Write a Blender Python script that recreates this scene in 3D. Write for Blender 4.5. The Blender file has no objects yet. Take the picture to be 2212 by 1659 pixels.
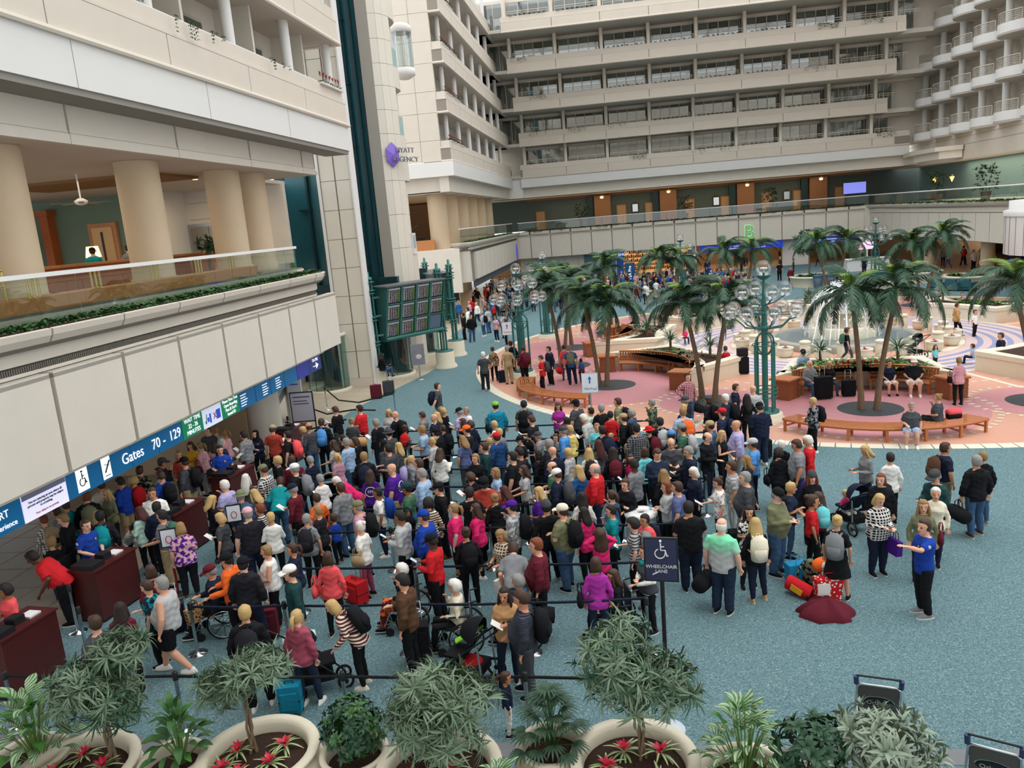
import bpy, math, random
import numpy as np
from mathutils import Vector, Matrix
PI = math.pi
rnd = random.Random(7)
C = bpy.context.scene.collection
# ---------------------------------------------------------------- camera, light, exposure
cam = bpy.data.cameras.new('camera'); camo = bpy.data.objects.new('camera', cam); C.objects.link(camo)
cam.sensor_fit = 'HORIZONTAL'; cam.sensor_width = 36.0
cam.lens = 36.0*1696.66/2212.0; cam.clip_end = 400; cam.clip_start = .1
def cam_axes(y, p, r):
    cy, sy, cp, sp, cr, sr = math.cos(y), math.sin(y), math.cos(p), math.sin(p), math.cos(r), math.sin(r)
    f = Vector((sy*cp, cy*cp, -sp)); rt = Vector((cy, -sy, 0)); up = rt.cross(f)
    return rt*cr+up*sr, -rt*sr+up*cr, f
_r, _u, _f = cam_axes(math.radians(-8.3268), math.radians(11.677), math.radians(-4.650))
camo.matrix_world = Matrix(((_r[0], _u[0], -_f[0], 0), (_r[1], _u[1], -_f[1], 0), (_r[2], _u[2], -_f[2], 7.3), (0, 0, 0, 1)))
bpy.context.scene.camera = camo
S = bpy.context.scene
S.view_settings.view_transform = 'Standard'; S.view_settings.look = 'None'
S.view_settings.gamma = 1; S.view_settings.use_curve_mapping = False
S.view_settings.exposure = 0.02
S.cycles.max_bounces = 5; S.cycles.diffuse_bounces = 3; S.cycles.glossy_bounces = 3
S.cycles.transmission_bounces = 4; S.cycles.transparent_max_bounces = 12
S.cycles.caustics_reflective = False; S.cycles.caustics_refractive = False
S.cycles.use_adaptive_sampling = True; S.cycles.adaptive_threshold = .03
S.cycles.use_denoising = True
W = bpy.data.worlds.new('sky'); S.world = W; W.use_nodes = True
bg = W.node_tree.nodes['Background']; bg.inputs[0].default_value = (.93, .965, 1, 1); bg.inputs[1].default_value = 2.2
def light(name, kind, loc, energy, col=(1, 1, 1), size=1, sy=None, rot=(0, 0, 0)):
    l = bpy.data.lights.new(name, kind); l.energy = energy; l.color = col
    o = bpy.data.objects.new(name, l); o.location = loc; o.rotation_euler = rot; C.objects.link(o)
    if kind == 'AREA':
        l.shape = 'RECTANGLE'; l.size = size; l.size_y = sy or size
    elif kind == 'SUN': l.angle = size
    else: l.shadow_soft_size = size
    return o
light('skylight_sun', 'SUN', (0, 40, 40), 1.3, (1, .98, .94), .9, rot=(.18, .22, 0))
# ---------------------------------------------------------------- materials
MC = {}
def lin(c): return c/12.92 if c <= .04045 else ((c+.055)/1.055)**2.4
def rgb(c):
    if isinstance(c, str): c = [int(c[i:i+2], 16)/255 for i in (0, 2, 4)]
    return tuple(lin(x) for x in c)+(1,)
def mat(name, col, rough=.6, metal=0, noise=0, nscale=8, bump=0, bscale=40, emit=0, spec=.4, sub=0):
    if name in MC: return MC[name]
    m = bpy.data.materials.new(name); m.use_nodes = True; N = m.node_tree.nodes; L = m.node_tree.links
    b = N['Principled BSDF']; c = rgb(col)
    b.inputs['Base Color'].default_value = c; b.inputs['Roughness'].default_value = rough
    b.inputs['Metallic'].default_value = metal; b.inputs['Specular IOR Level'].default_value = spec
    if emit:
        b.inputs['Emission Color'].default_value = c; b.inputs['Emission Strength'].default_value = emit
    if noise or bump:
        tc = N.new('ShaderNodeTexCoord')
    if noise:
        n = N.new('ShaderNodeTexNoise'); n.inputs['Scale'].default_value = nscale; n.inputs['Detail'].default_value = 4
        L.new(tc.outputs['Object'], n.inputs['Vector'])
        mx = N.new('ShaderNodeMix'); mx.data_type = 'RGBA'
        mx.inputs[6].default_value = tuple(x*(1-noise) for x in c[:3])+(1,); mx.inputs[7].default_value = tuple(min(1, x*(1+noise)) for x in c[:3])+(1,)
        L.new(n.outputs['Fac'], mx.inputs[0]); L.new(mx.outputs[2], b.inputs['Base Color'])
    if bump:
        n2 = N.new('ShaderNodeTexNoise'); n2.inputs['Scale'].default_value = bscale; n2.inputs['Detail'].default_value = 3
        L.new(tc.outputs['Object'], n2.inputs['Vector'])
        bp = N.new('ShaderNodeBump'); bp.inputs['Strength'].default_value = bump; bp.inputs['Distance'].default_value = .02
        L.new(n2.outputs['Fac'], bp.inputs['Height']); L.new(bp.outputs[0], b.inputs['Normal'])
    MC[name] = m; return m
def glass(name, col=(.9, .97, .95), gl=.12, rough=.02, fr=.55):
    """thin architectural glass: mostly see-through with a sharp mirror sheen"""
    if name in MC: return MC[name]
    m = bpy.data.materials.new(name); m.use_nodes = True; N = m.node_tree.nodes; L = m.node_tree.links; N.clear()
    o = N.new('ShaderNodeOutputMaterial'); t = N.new('ShaderNodeBsdfTransparent'); t.inputs[0].default_value = tuple(col)+(1,)
    g = N.new('ShaderNodeBsdfGlossy'); g.inputs['Roughness'].default_value = rough
    lw = N.new('ShaderNodeLayerWeight'); lw.inputs[0].default_value = .35
    ma = N.new('ShaderNodeMath'); ma.operation = 'MULTIPLY_ADD'; ma.inputs[1].default_value = fr; ma.inputs[2].default_value = gl
    L.new(lw.outputs['Fresnel'], ma.inputs[0])
    mx = N.new('ShaderNodeMixShader'); L.new(ma.outputs[0], mx.inputs[0]); L.new(t.outputs[0], mx.inputs[1]); L.new(g.outputs[0], mx.inputs[2])
    L.new(mx.outputs[0], o.inputs[0]); MC[name] = m; return m
# ---------------------------------------------------------------- mesh builder
class B:
    def __init__(s): s.v = []; s.f = []; s.mi = []; s.sm = []; s.m = 0
    def add(s, vs, fs, smooth=False):
        k = len(s.v); s.v += [tuple(p) for p in vs]
        for f in fs: s.f.append(tuple(i+k for i in f)); s.mi.append(s.m); s.sm.append(smooth)
        return s
    def box(s, x0, x1, y0, y1, z0, z1):
        x0, x1 = min(x0, x1), max(x0, x1); y0, y1 = min(y0, y1), max(y0, y1); z0, z1 = min(z0, z1), max(z0, z1)
        return s.add([(x0, y0, z0), (x1, y0, z0), (x1, y1, z0), (x0, y1, z0), (x0, y0, z1), (x1, y0, z1), (x1, y1, z1), (x0, y1, z1)],
                     [(0, 3, 2, 1), (4, 5, 6, 7), (0, 1, 5, 4), (1, 2, 6, 5), (2, 3, 7, 6), (3, 0, 4, 7)])
    def bar(s, a, b, w, h, up=(0, 0, 1)):
        """a box beam from a to b, w wide, h high"""
        a, b = Vector(a), Vector(b); d = (b-a).normalized(); up = Vector(up)
        if abs(d.dot(up)) > .98: up = Vector((0, 1, 0))
        x = d.cross(up).normalized(); z = x.cross(d)
        p = [c+x*i*w/2+z*j*h/2 for c in (a, b) for i, j in ((-1, -1), (1, -1), (1, 1), (-1, 1))]
        return s.add(p, [(0, 1, 2, 3), (7, 6, 5, 4), (0, 4, 5, 1), (1, 5, 6, 2), (2, 6, 7, 3), (3, 7, 4, 0)])
    def tube(s, path, r, n=8, cap=True, up=(0, 0, 1)):
        """a round tube along a path; r is one radius, a list, or a list of (ru, rv)"""
        P = [Vector(p) for p in path]; R = r if isinstance(r, (list, tuple)) else [r]*len(P); vs = []; prev = None
        for i, p in enumerate(P):
            d = (P[min(i+1, len(P)-1)]-P[max(i-1, 0)])
            d = d.normalized() if d.length > 1e-9 else Vector((0, 0, 1))
            if prev is None:
                u0 = Vector(up) if abs(d.dot(Vector(up))) < .95 else Vector((0, 1, 0))
                x = d.cross(u0).normalized()
            else:
                x = (prev-d*prev.dot(d)); x = x.normalized() if x.length > 1e-6 else prev
            prev = x; y = d.cross(x); rr = R[i]; ra, rb = rr if isinstance(rr, (list, tuple)) else (rr, rr)
            for k in range(n):
                t = 2*PI*k/n; vs.append(p+x*math.cos(t)*ra+y*math.sin(t)*rb)
        fs = [(i*n+k, i*n+(k+1) % n, (i+1)*n+(k+1) % n, (i+1)*n+k) for i in range(len(P)-1) for k in range(n)]
        s.add(vs, fs, True)
        if cap: s.add(vs[:n], [tuple(range(n))[::-1]]); s.add(vs[-n:], [tuple(range(n))])
        return s
    def lathe(s, prof, n=20, c=(0, 0, 0), a0=0, a1=2*PI, smooth=True):
        full = abs(a1-a0-2*PI) < 1e-6; m = n if full else n+1; vs = []
        for r, z in prof:
            for k in range(m):
                t = a0+(a1-a0)*k/n; vs.append((c[0]+r*math.cos(t), c[1]+r*math.sin(t), c[2]+z))
        fs = []
        for i in range(len(prof)-1):
            for k in range(n):
                a, b_ = i*m+k, i*m+(k+1) % m; fs.append((a, b_, b_+m, a+m))
        return s.add(vs, fs, smooth)
    def ball(s, c, r, n=12, m=8, sc=(1, 1, 1)):
        vs = []; fs = []
        for i in range(m+1):
            a = PI*i/m
            for k in range(n):
                t = 2*PI*k/n; vs.append((c[0]+sc[0]*r*math.sin(a)*math.cos(t), c[1]+sc[1]*r*math.sin(a)*math.sin(t), c[2]-sc[2]*r*math.cos(a)))
        for i in range(m):
            for k in range(n): fs.append((i*n+k, i*n+(k+1) % n, (i+1)*n+(k+1) % n, (i+1)*n+k))
        return s.add(vs, fs, True)
    def prism(s, poly, z0, z1):
        n = len(poly)
        s.add([(x, y, z0) for x, y in poly]+[(x, y, z1) for x, y in poly],
              [tuple(range(n))[::-1], tuple(range(n, 2*n))]+[(i, (i+1) % n, n+(i+1) % n, n+i) for i in range(n)])
        return s
    def sweep(s, path, prof, closed=False):
        """sweep a profile [(offset to the left of travel, z)] (closed loop) along a 2-D path, mitred"""
        n = len(path); vs = []
        for i, p in enumerate(path):
            a = path[i-1] if (i or closed) else p; b = path[(i+1) % n] if (i < n-1 or closed) else p
            d1 = Vector((p[0]-a[0], p[1]-a[1])); d2 = Vector((b[0]-p[0], b[1]-p[1]))
            d1 = d1.normalized() if d1.length > 1e-9 else d2.normalized(); d2 = d2.normalized() if d2.length > 1e-9 else d1
            n1 = Vector((-d1.y, d1.x)); n2 = Vector((-d2.y, d2.x)); nn = n1+n2; nn = nn.normalized(); k = 1/max(.35, nn.dot(n1))
            for o, z in prof: vs.append((p[0]+nn.x*o*k, p[1]+nn.y*o*k, z))
        m = len(prof); fs = []
        for i in range(n if closed else n-1):
            j = (i+1) % n
            for k in range(m): fs.append((i*m+k, i*m+(k+1) % m, j*m+(k+1) % m, j*m+k))
        if not closed: fs += [tuple(range(m)), tuple(range((n-1)*m, n*m))[::-1]]
        return s.add(vs, fs)
    def mesh(s, name, mats):
        me = bpy.data.meshes.new(name); me.from_pydata(s.v, [], s.f)
        mats = mats if isinstance(mats, (list, tuple)) else [mats]
        for m in mats: me.materials.append(m)
        if s.f:
            me.polygons.foreach_set('material_index', [min(i, len(mats)-1) for i in s.mi]); me.polygons.foreach_set('use_smooth', s.sm)
        me.update(); return me
    def build(s, name, mats, parent=None, loc=(0, 0, 0), rz=0):
        return obj(name, s.mesh(name, mats), parent, loc, rz)
def obj(name, me, parent=None, loc=(0, 0, 0), rz=0, scale=None):
    o = bpy.data.objects.new(name, me); o.location = loc; o.rotation_euler = (0, 0, rz)
    if scale is not None: o.scale = (scale,)*3 if not isinstance(scale, (tuple, list)) else scale
    if parent is not None: o.parent = parent
    C.objects.link(o); return o
def tag(o, label, cat, group=None):
    o['label'] = label; o['category'] = cat
    if group: o['group'] = group
    return o
def thing(name, label, cat, loc=(0, 0, 0), rz=0, group=None, scale=None):
    o = obj(name, None, None, loc, rz, scale); o.empty_display_size = .1; return tag(o, label, cat, group)
def struct(o): o['kind'] = 'structure'; return o
def sempty(name, loc=(0, 0, 0)): return struct(obj(name, None, None, loc))
def dup(o, parent=None, loc=None, rz=None, kids=True):
    c = o.copy(); C.objects.link(c)
    if parent is not None: c.parent = parent
    if loc is not None: c.location = loc
    if rz is not None: c.rotation_euler = (0, 0, rz)
    if kids:
        for ch in o.children:
            d = ch.copy(); C.objects.link(d); d.parent = c
            for g in ch.children:
                e = g.copy(); C.objects.link(e); e.parent = d
    return c
def text(body, size, m, loc, rot, parent=None, name='lettering', ext=.01, align='CENTER', space=1.0, shear=0, off=0):
    cu = bpy.data.curves.new(name, 'FONT'); cu.body = body; cu.size = size; cu.extrude = ext; cu.align_x = align; cu.align_y = 'CENTER'
    cu.space_line = space; cu.shear = shear; cu.offset = off; cu.resolution_u = 3; cu.materials.append(m)
    f = bpy.data.objects.new('tmp', cu); me = bpy.data.meshes.new_from_object(f); me.name = name; bpy.data.objects.remove(f)
    o = bpy.data.objects.new(name, me); o.location = loc; o.rotation_euler = rot; C.objects.link(o)
    if parent is not None: o.parent = parent
    return o
# ================================================================ PEOPLE
COL = dict(k='17181c', dk='232329', w='e9e7e2', g='7e8084', dg='45474c', lg='b4b5b6', n='1d2438', b='2b5f9e', rb='1c3f9b', lb='9ab6d6', sb='4f8fd0',
           r='c4232a', m='5f1f2c', pk='d92a6b', lp='dba6ae', mg='a9349b', p='4a1f86', gn='3f6650', dgn='1f3f41', mint='b9ddd0', lime='7ec03a', ol='74775a',
           kh='a99470', br='553c2c', tan='b98f62', t='128a90', tq='6fcfd6', y='d9a02a', yl='ead27a', o='ee6a2c', cr='e0d8c2', co='e8565a', lv='a9a3cf', dn='3d5878',
           dd='222e42', rose='9c4a5d', teal='1b7f9c', blk='111114', sl='5a6490', mauve='b98a9b', brick='a33d33')
CN = dict(k='black', dk='black', w='white', g='grey', dg='charcoal', lg='light grey', n='navy', b='blue', rb='royal blue', lb='pale blue', sb='sky blue',
          r='red', m='maroon', pk='hot pink', lp='pale pink', mg='magenta', p='purple', gn='green', dgn='dark teal', mint='mint', lime='lime green', ol='olive',
          kh='khaki', br='brown', tan='tan', t='teal', tq='aqua', y='mustard', yl='cream yellow', o='orange', cr='cream', co='coral', lv='lavender', dn='denim blue',
          dd='dark denim', rose='dusty rose', teal='deep blue', blk='black', sl='slate blue', mauve='mauve pink', brick='brick red')
HAIR = dict(k='1c1715', br='3f2a1e', dbr='2a1c16', bl='c2a26b', db='93744a', gy='8c8a87', g='8c8a87', w='dedad2', r='7a3f24', m='4a211c')
HN = dict(k='black', br='brown', dbr='dark brown', bl='blond', db='dark blond', gy='grey', g='grey', w='white', r='auburn', m='reddish')
def fabric(code):
    """code: colour[.pattern[.colour2]]"""
    key = 'cloth_'+code
    if key in MC: return MC[key]
    p = code.split('.'); m = mat(key, COL[p[0]], .85, noise=.12, nscale=5, bump=.35, bscale=14, spec=.15)
    if len(p) > 1:
        N = m.node_tree.nodes; L = m.node_tree.links; b = N['Principled BSDF']; c2 = rgb(COL[p[2]] if len(p) > 2 else 'e9e7e2')
        tc = N.new('ShaderNodeTexCoord'); mx = N.new('ShaderNodeMix'); mx.data_type = 'RGBA'
        mx.inputs[6].default_value = rgb(COL[p[0]]); mx.inputs[7].default_value = c2
        def wave(d, sc, thr):
            wv = N.new('ShaderNodeTexWave'); wv.bands_direction = d; wv.inputs['Scale'].default_value = sc; L.new(tc.outputs['Object'], wv.inputs['Vector'])
            g = N.new('ShaderNodeMath'); g.operation = 'GREATER_THAN'; g.inputs[1].default_value = thr; L.new(wv.outputs['Fac'], g.inputs[0]); return g.outputs[0]
        if p[1] == 'plaid':
            a, c = wave('Z', 5.5, .72), wave('X', 5.5, .72); ad = N.new('ShaderNodeMath'); ad.operation = 'ADD'; ad.use_clamp = True
            hf = N.new('ShaderNodeMath'); hf.operation = 'MULTIPLY'; hf.inputs[1].default_value = .8; L.new(a, ad.inputs[0]); L.new(c, ad.inputs[1]); L.new(ad.outputs[0], hf.inputs[0]); L.new(hf.outputs[0], mx.inputs[0])
        elif p[1] == 'stripe': L.new(wave('Z', 5.5, .5), mx.inputs[0])
        elif p[1] == 'pin': L.new(wave('Z', 13, .55), mx.inputs[0])
        elif p[1] == 'ombre':
            sp = N.new('ShaderNodeSeparateXYZ'); L.new(tc.outputs['Object'], sp.inputs[0]); mr = N.new('ShaderNodeMapRange'); mr.inputs[1].default_value = 1.1; mr.inputs[2].default_value = 1.38
            L.new(sp.outputs[2], mr.inputs[0]); L.new(mr.outputs[0], mx.inputs[0]); mx.inputs[7].default_value = rgb('7fdcae')
        else:
            v = N.new('ShaderNodeTexVoronoi' if p[1] == 'dots' else 'ShaderNodeTexNoise'); v.inputs['Scale'].default_value = 16 if p[1] == 'dots' else 14
            L.new(tc.outputs['Object'], v.inputs['Vector']); g = N.new('ShaderNodeMath'); g.operation = 'LESS_THAN'
            g.inputs[1].default_value = .35 if p[1] == 'dots' else .5; L.new(v.outputs[0], g.inputs[0]); L.new(g.outputs[0], mx.inputs[0])
        L.new(mx.outputs[2], b.inputs['Base Color'])
    return m
SKIN = ['d9a488', 'cf9879', 'e0b098', 'c48a6a', '9a6547', '5e3b29']
def skin(i): return mat('skin_%d' % i, SKIN[i], .55, noise=.06, nscale=6, spec=.3)
eye_m = mat('eye_dark', '241a16', .4); lip_m = mat('lips', 'a5584e', .5); brow_m = mat('brow', '4a3326', .8)
# torso profiles: z, half width, half depth, y centre
TOR = {'M': [(.83, .15, .115, 0), (.92, .168, .12, 0), (1.02, .158, .112, .005), (1.12, .155, .108, .01), (1.24, .175, .118, .005), (1.35, .19, .12, -.005), (1.42, .172, .1, -.01), (1.465, .1, .075, -.01)],
       'B': [(.83, .175, .15, .01), (.92, .2, .165, .02), (1.02, .215, .185, .045), (1.12, .215, .185, .05), (1.24, .21, .16, .02), (1.35, .21, .135, -.005), (1.42, .185, .11, -.01), (1.465, .11, .08, -.01)],
       'F': [(.83, .165, .12, -.01), (.9, .178, .125, -.01), (1.0, .155, .108, 0), (1.1, .13, .095, .005), (1.2, .145, .105, .01), (1.28, .158, .125, .02), (1.36, .158, .1, 0), (1.42, .14, .085, -.01), (1.455, .085, .065, -.01)],
       'G': [(.83, .2, .15, -.01), (.9, .215, .16, -.005), (1.0, .205, .155, .02), (1.1, .19, .15, .025), (1.2, .185, .145, .025), (1.28, .185, .15, .02), (1.36, .175, .115, 0), (1.42, .152, .092, -.01), (1.455, .09, .07, -.01)],
       'C': [(.83, .14, .115, 0), (.9, .15, .12, 0), (1.0, .14, .115, .01), (1.1, .135, .11, .01), (1.22, .14, .105, .005), (1.3, .14, .1, 0), (1.36, .125, .085, 0), (1.4, .08, .065, 0)]}
SHW = {'M': .185, 'B': .2, 'F': .158, 'G': .172, 'C': .135}
SHZ = {'M': 1.4, 'B': 1.4, 'F': 1.38, 'G': 1.38, 'C': 1.33}
LMB = {'M': 1, 'B': 1.2, 'F': .86, 'G': 1.1, 'C': .88}
HDZ = {'M': 1.625, 'B': 1.625, 'F': 1.625, 'G': 1.625, 'C': 1.6}
HDS = {'M': 1.07, 'B': 1.08, 'F': 1.03, 'G': 1.04, 'C': 1.33}
# arm poses: elbow and wrist of right (+x) and left arm, relative to body (x outward from the shoulder for the elbow), plus head pitch, head turn
ARM = {'down': (((.07, -.03, 1.13), (.26, .03, .89)), ((.07, -.03, 1.13), (.26, .03, .89)), 5, 0),
       'look': (((.07, -.03, 1.13), (.26, .03, .89)), ((.06, 0, 1.13), (.24, .08, .9)), 0, 35),
       'phone': (((.05, -.01, 1.13), (.06, .3, 1.17)), ((.05, -.01, 1.13), (.1, .27, 1.14)), 24, 0),
       'read': (((.05, -.02, 1.13), (.12, .3, 1.12)), ((.07, -.03, 1.13), (.26, .03, .89)), 20, 0),
       'cross': (((.06, .02, 1.14), (-.07, .2, 1.16)), ((.06, .02, 1.13), (-.08, .21, 1.12)), 4, 10),
       'hips': (((.17, -.08, 1.17), (.2, .05, .98)), ((.07, -.03, 1.13), (.26, .03, .89)), 0, 0),
       'face': (((.05, .1, 1.12), (.05, .17, 1.42)), ((.06, 0, 1.13), (.05, .22, 1.08)), 8, 0),
       'push': (((.05, .03, 1.14), (.2, .34, 1.04)), ((.05, .03, 1.14), (.2, .34, 1.04)), 10, 0),
       'point': (((.05, .05, 1.13), (.0, .19, 1.26)), ((.1, .2, 1.34), (.34, .46, 1.46)), 0, 20),
       'hold': (((.05, .02, 1.13), (-.04, .24, 1.18)), ((.05, .02, 1.12), (.0, .26, 1.05)), 6, -15),
       'pull': (((.09, -.12, 1.15), (.28, -.22, .95)), ((.07, 0, 1.13), (.25, .1, .92)), 3, 0),
       'up': (((.16, .02, 1.52), (.05, -.02, 1.68)), ((.16, .02, 1.52), (.05, -.02, 1.68)), -5, 0),
       'lap': (((.06, .02, 1.14), (.08, .26, 1.0)), ((.06, .02, 1.14), (.08, .26, 1.0)), 8, 0)}
LEG = {'stand': (((.1, .02, .5), (.11, -.03, .08)), ((.1, .02, .5), (.11, -.03, .08))),
       'ease': (((.13, .09, .5), (.17, .08, .08)), ((.09, 0, .5), (.08, -.04, .08))),
       'walk': (((.1, .17, .53), (.1, .24, .09)), ((.1, .03, .5), (.1, -.27, .13))),
       'sit': (((.13, .42, .5), (.14, .45, .08)), ((.13, .42, .5), (.14, .45, .08)))}
def geom(sex, arm, leg, lean):
    """joint positions of one posed figure, facing +y"""
    sit = leg == 'sit'; drop = -.42 if sit else 0; q = math.radians(lean)
    def up(p):  # upper body: lean about the hips, then drop if seated
        p = Vector(p); d = p-Vector((0, 0, .93)); c, s_ = math.cos(q), math.sin(q)
        return Vector((d.x, d.y*c+d.z*s_, .93+d.z*c-d.y*s_+drop))
    w, z = SHW[sex], SHZ[sex]; A = ARM[arm]; g = {}
    g['up'] = up
    for sd, a in ((1, A[0]), (-1, A[1])):
        k = (z-1.4)
        g['arm', sd] = [up((sd*(w-.035), -.005, z+.0)), up((sd*(w+a[0][0]), a[0][1], a[0][2]+k)), up((sd*a[1][0]*(1 if abs(a[1][0]) < .2 else w/.185), a[1][1], a[1][2]+k))]
    L = LEG[leg]; hx = .095 if sex not in 'BG' else .11
    for sd, l in ((1, L[0]), (-1, L[1])):
        g['leg', sd] = [Vector((sd*hx, 0, .88+drop)), Vector((sd*l[0][0], l[0][1], l[0][2])), Vector((sd*l[1][0], l[1][1], l[1][2]))]
    hp, ht = math.radians(A[2]), math.radians(A[3])
    hc = up((0, .022, HDZ[sex])); Rm = Matrix.Rotation(-q*.55-hp, 4, 'X') if True else None
    g['head'] = Matrix.Translation(hc) @ Matrix.Rotation(ht, 4, 'Z') @ Matrix.Rotation(-(q*.6+hp), 4, 'X') @ Matrix.Scale(HDS[sex], 4)
    g['back'] = Matrix.Translation(up((0, -.11 if sex not in 'BG' else -.13, 1.22))) @ Matrix.Rotation(-q, 4, 'X')
    return g
def torso_rings(b, sex, g, z0, z1, inf, n=14):
    rings = []; T = TOR[sex]
    zs = [z for z, *_ in T if z0 < z < z1]; zs = [z0]+zs+([z1] if z1 < T[-1][0] else [])
    ar = np.array(T); vs = []
    for z in zs:
        rx, ry, cy = (np.interp(z, ar[:, 0], ar[:, i]) for i in (1, 2, 3))
        for k in range(n):
            t = 2*PI*k/n; c, s_ = math.cos(t), math.sin(t)
            vs.append(g['up'](((rx+inf)*math.copysign(abs(c)**.85, c), cy+(ry+inf)*math.copysign(abs(s_)**.85, s_), z)))
    m = len(zs); fs = [(i*n+k, i*n+(k+1) % n, (i+1)*n+(k+1) % n, (i+1)*n+k) for i in range(m-1) for k in range(n)]
    fs += [tuple(range(n))[::-1], tuple(range((m-1)*n, m*n))]
    b.add(vs, fs, True)
HEADR = [(-.122, .02, .022, .052), (-.108, .042, .046, .038), (-.075, .056, .068, .018), (-.04, .066, .082, .006), (0, .073, .092, 0), (.04, .076, .097, -.005), (.075, .07, .09, -.008), (.1, .055, .07, -.01), (.118, .03, .04, -.01), (.122, .005, .006, -.01)]
def shell(b, M, rings, n=16, fn=None):
    vs = []
    for z, rx, ry, cy in rings:
        for k in range(n):
            t = 2*PI*k/n; p = Vector((rx*math.cos(t), cy+ry*math.sin(t), z))
            if fn: p = fn(p)
            vs.append(M @ p)
    m = len(rings); fs = [(i*n+k, i*n+(k+1) % n, (i+1)*n+(k+1) % n, (i+1)*n+k) for i in range(m-1) for k in range(n)]
    b.add(vs, fs+[tuple(range(n))[::-1], tuple(range((m-1)*n, m*n))], True)
def hand(b, w, d, side, r):
    """palm, four unequal bent fingers and a thumb leaving the side of the palm"""
    d = d.normalized(); s_ = Vector((0, 0, 1)).cross(d)
    s_ = s_.normalized() if s_.length > .1 else Vector((0, 1, 0)); nrm = d.cross(s_)
    if nrm.z > 0: nrm = -nrm
    b.tube([w-d*.02, w+d*.03, w+d*.085], [(.024*r, .02*r), (.036*r, .017*r), (.038*r, .015*r)], 8, up=tuple(s_.cross(d)))
    for i, ln in enumerate((.062, .074, .068, .052)):
        o = (i-1.5)*.0215; a = w+d*.075+s_*o; m_ = a+d*ln*.55+nrm*.008; e = m_+d*ln*.35+nrm*ln*.4
        b.tube([a, m_, e], [.0095*r, .009*r, .0075*r], 6)
    t0 = w+d*.03+s_*side*.03; b.tube([t0, t0+d*.03+s_*side*.025, t0+d*.06+s_*side*.022+nrm*.012], [.012*r, .011*r, .009*r], 6)
SCR = bpy.data.scenes.new('scratch')   # a scratch scene, so each evaluation touches one object only
def remesh(b, vox, name, wrinkle=0, adapt=0):
    me = bpy.data.meshes.new('tmp'); me.from_pydata(b.v, [], b.f); o = bpy.data.objects.new('tmp', me); SCR.collection.objects.link(o)
    md = o.modifiers.new('r', 'REMESH'); md.mode = 'VOXEL'; md.voxel_size = vox; md.adaptivity = adapt; md.use_smooth_shade = True
    if not adapt:
        sm = o.modifiers.new('s', 'SMOOTH'); sm.iterations = 2; sm.factor = .5
    SCR.view_layers[0].update(); dg = SCR.view_layers[0].depsgraph; out = bpy.data.meshes.new_from_object(o.evaluated_get(dg)); out.name = name
    bpy.data.objects.remove(o); bpy.data.meshes.remove(me)
    n = len(out.vertices); co = np.empty(n*3, np.float32); out.vertices.foreach_get('co', co); co = co.reshape(-1, 3)
    if wrinkle:
        no = np.empty(n*3, np.float32); out.vertices.foreach_get('normal', no); no = no.reshape(-1, 3)
        x, y, z = co.T
        w = np.sin(z*52+np.sin(x*23+1)*1.6+np.sin(y*19)*1.3)*.6+np.sin(z*27-x*31+y*17+2)*.6
        co = co+no*(w*wrinkle)[:, None]; out.vertices.foreach_set('co', co.ravel())
    out.polygons.foreach_set('use_smooth', [True]*len(out.polygons)); out.update(); return out, co
PC = {}
def limb(b, pts, rad, n=10): b.tube(pts, rad, n)
def lerp(a, b_, t): return a+(b_-a)*t
def body_mesh(sex, arm, leg, lean):
    key = ('body', sex, arm, leg, lean)
    if key in PC: return PC[key]
    g = geom(sex, arm, leg, lean); b = B(); L = LMB[sex]; torso_rings(b, sex, g, .86, 1.5, 0)
    zt = TOR[sex][-1][0]; hm = g['head']; hc = hm.translation
    b.tube([g['up']((0, -.01, zt-.06)), g['up']((0, -.006, zt+.02)), hm @ Vector((0, -.012, -.06))], [(.075, .07), (.058*min(L, 1.1), .058), (.054*min(L, 1.1), .056)], 12)
    shell(b, hm, HEADR)
    b.tube([hm @ Vector((0, .086, .02)), hm @ Vector((0, .102, -.008)), hm @ Vector((0, .112, -.03)), hm @ Vector((0, .09, -.04))], [.008, .012, .016, .01], 6)
    for sd in (1, -1): b.ball(tuple(hm @ Vector((sd*.075, -.006, -.012))), .022, 8, 6, (.5, .8, 1.25))
    for sd in (1, -1):
        s_, e, w = g['arm', sd]
        limb(b, [s_, lerp(s_, e, .35), e, lerp(e, w, .35), w], [.056*L, .05*L, .04*L, .041*L, .027*L]); hand(b, w, w-e, -sd, max(.9, L))
        h, k, a = g['leg', sd]
        limb(b, [h, lerp(h, k, .4), k, lerp(k, a, .3), a], [.085*L, .078*L, .055*L, .058*L, .036*L], 10)
        b.ball((a.x, a.y+.05, .04), .045, 8, 6, (.8, 2.1, .75))
    me, co = remesh(b, .0105, 'body')
    inv = hm.inverted(); pc = np.empty(len(me.polygons)*3, np.float32); me.polygons.foreach_get('center', pc); pc = pc.reshape(-1, 3)
    h = pc @ np.array(inv.to_3x3()).T+np.array(inv.translation); x, y, z = np.abs(h[:, 0]), h[:, 1], h[:, 2]
    idx = np.zeros(len(pc), np.int32); fr = y > .045
    idx[fr & (((x-.031)/.0155)**2+((z-.008)/.009)**2 < 1)] = 1
    idx[fr & ((x/.026)**2+((z+.068)/.009)**2 < 1)] = 2
    idx[fr & (((x-.032)/.021)**2+((z-.036)/.0045)**2 < 1)] = 3
    for m_ in (skin(0), eye_m, lip_m, brow_m): me.materials.append(m_)
    me.polygons.foreach_set('material_index', idx); PC[key] = (me, g); return PC[key]
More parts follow.
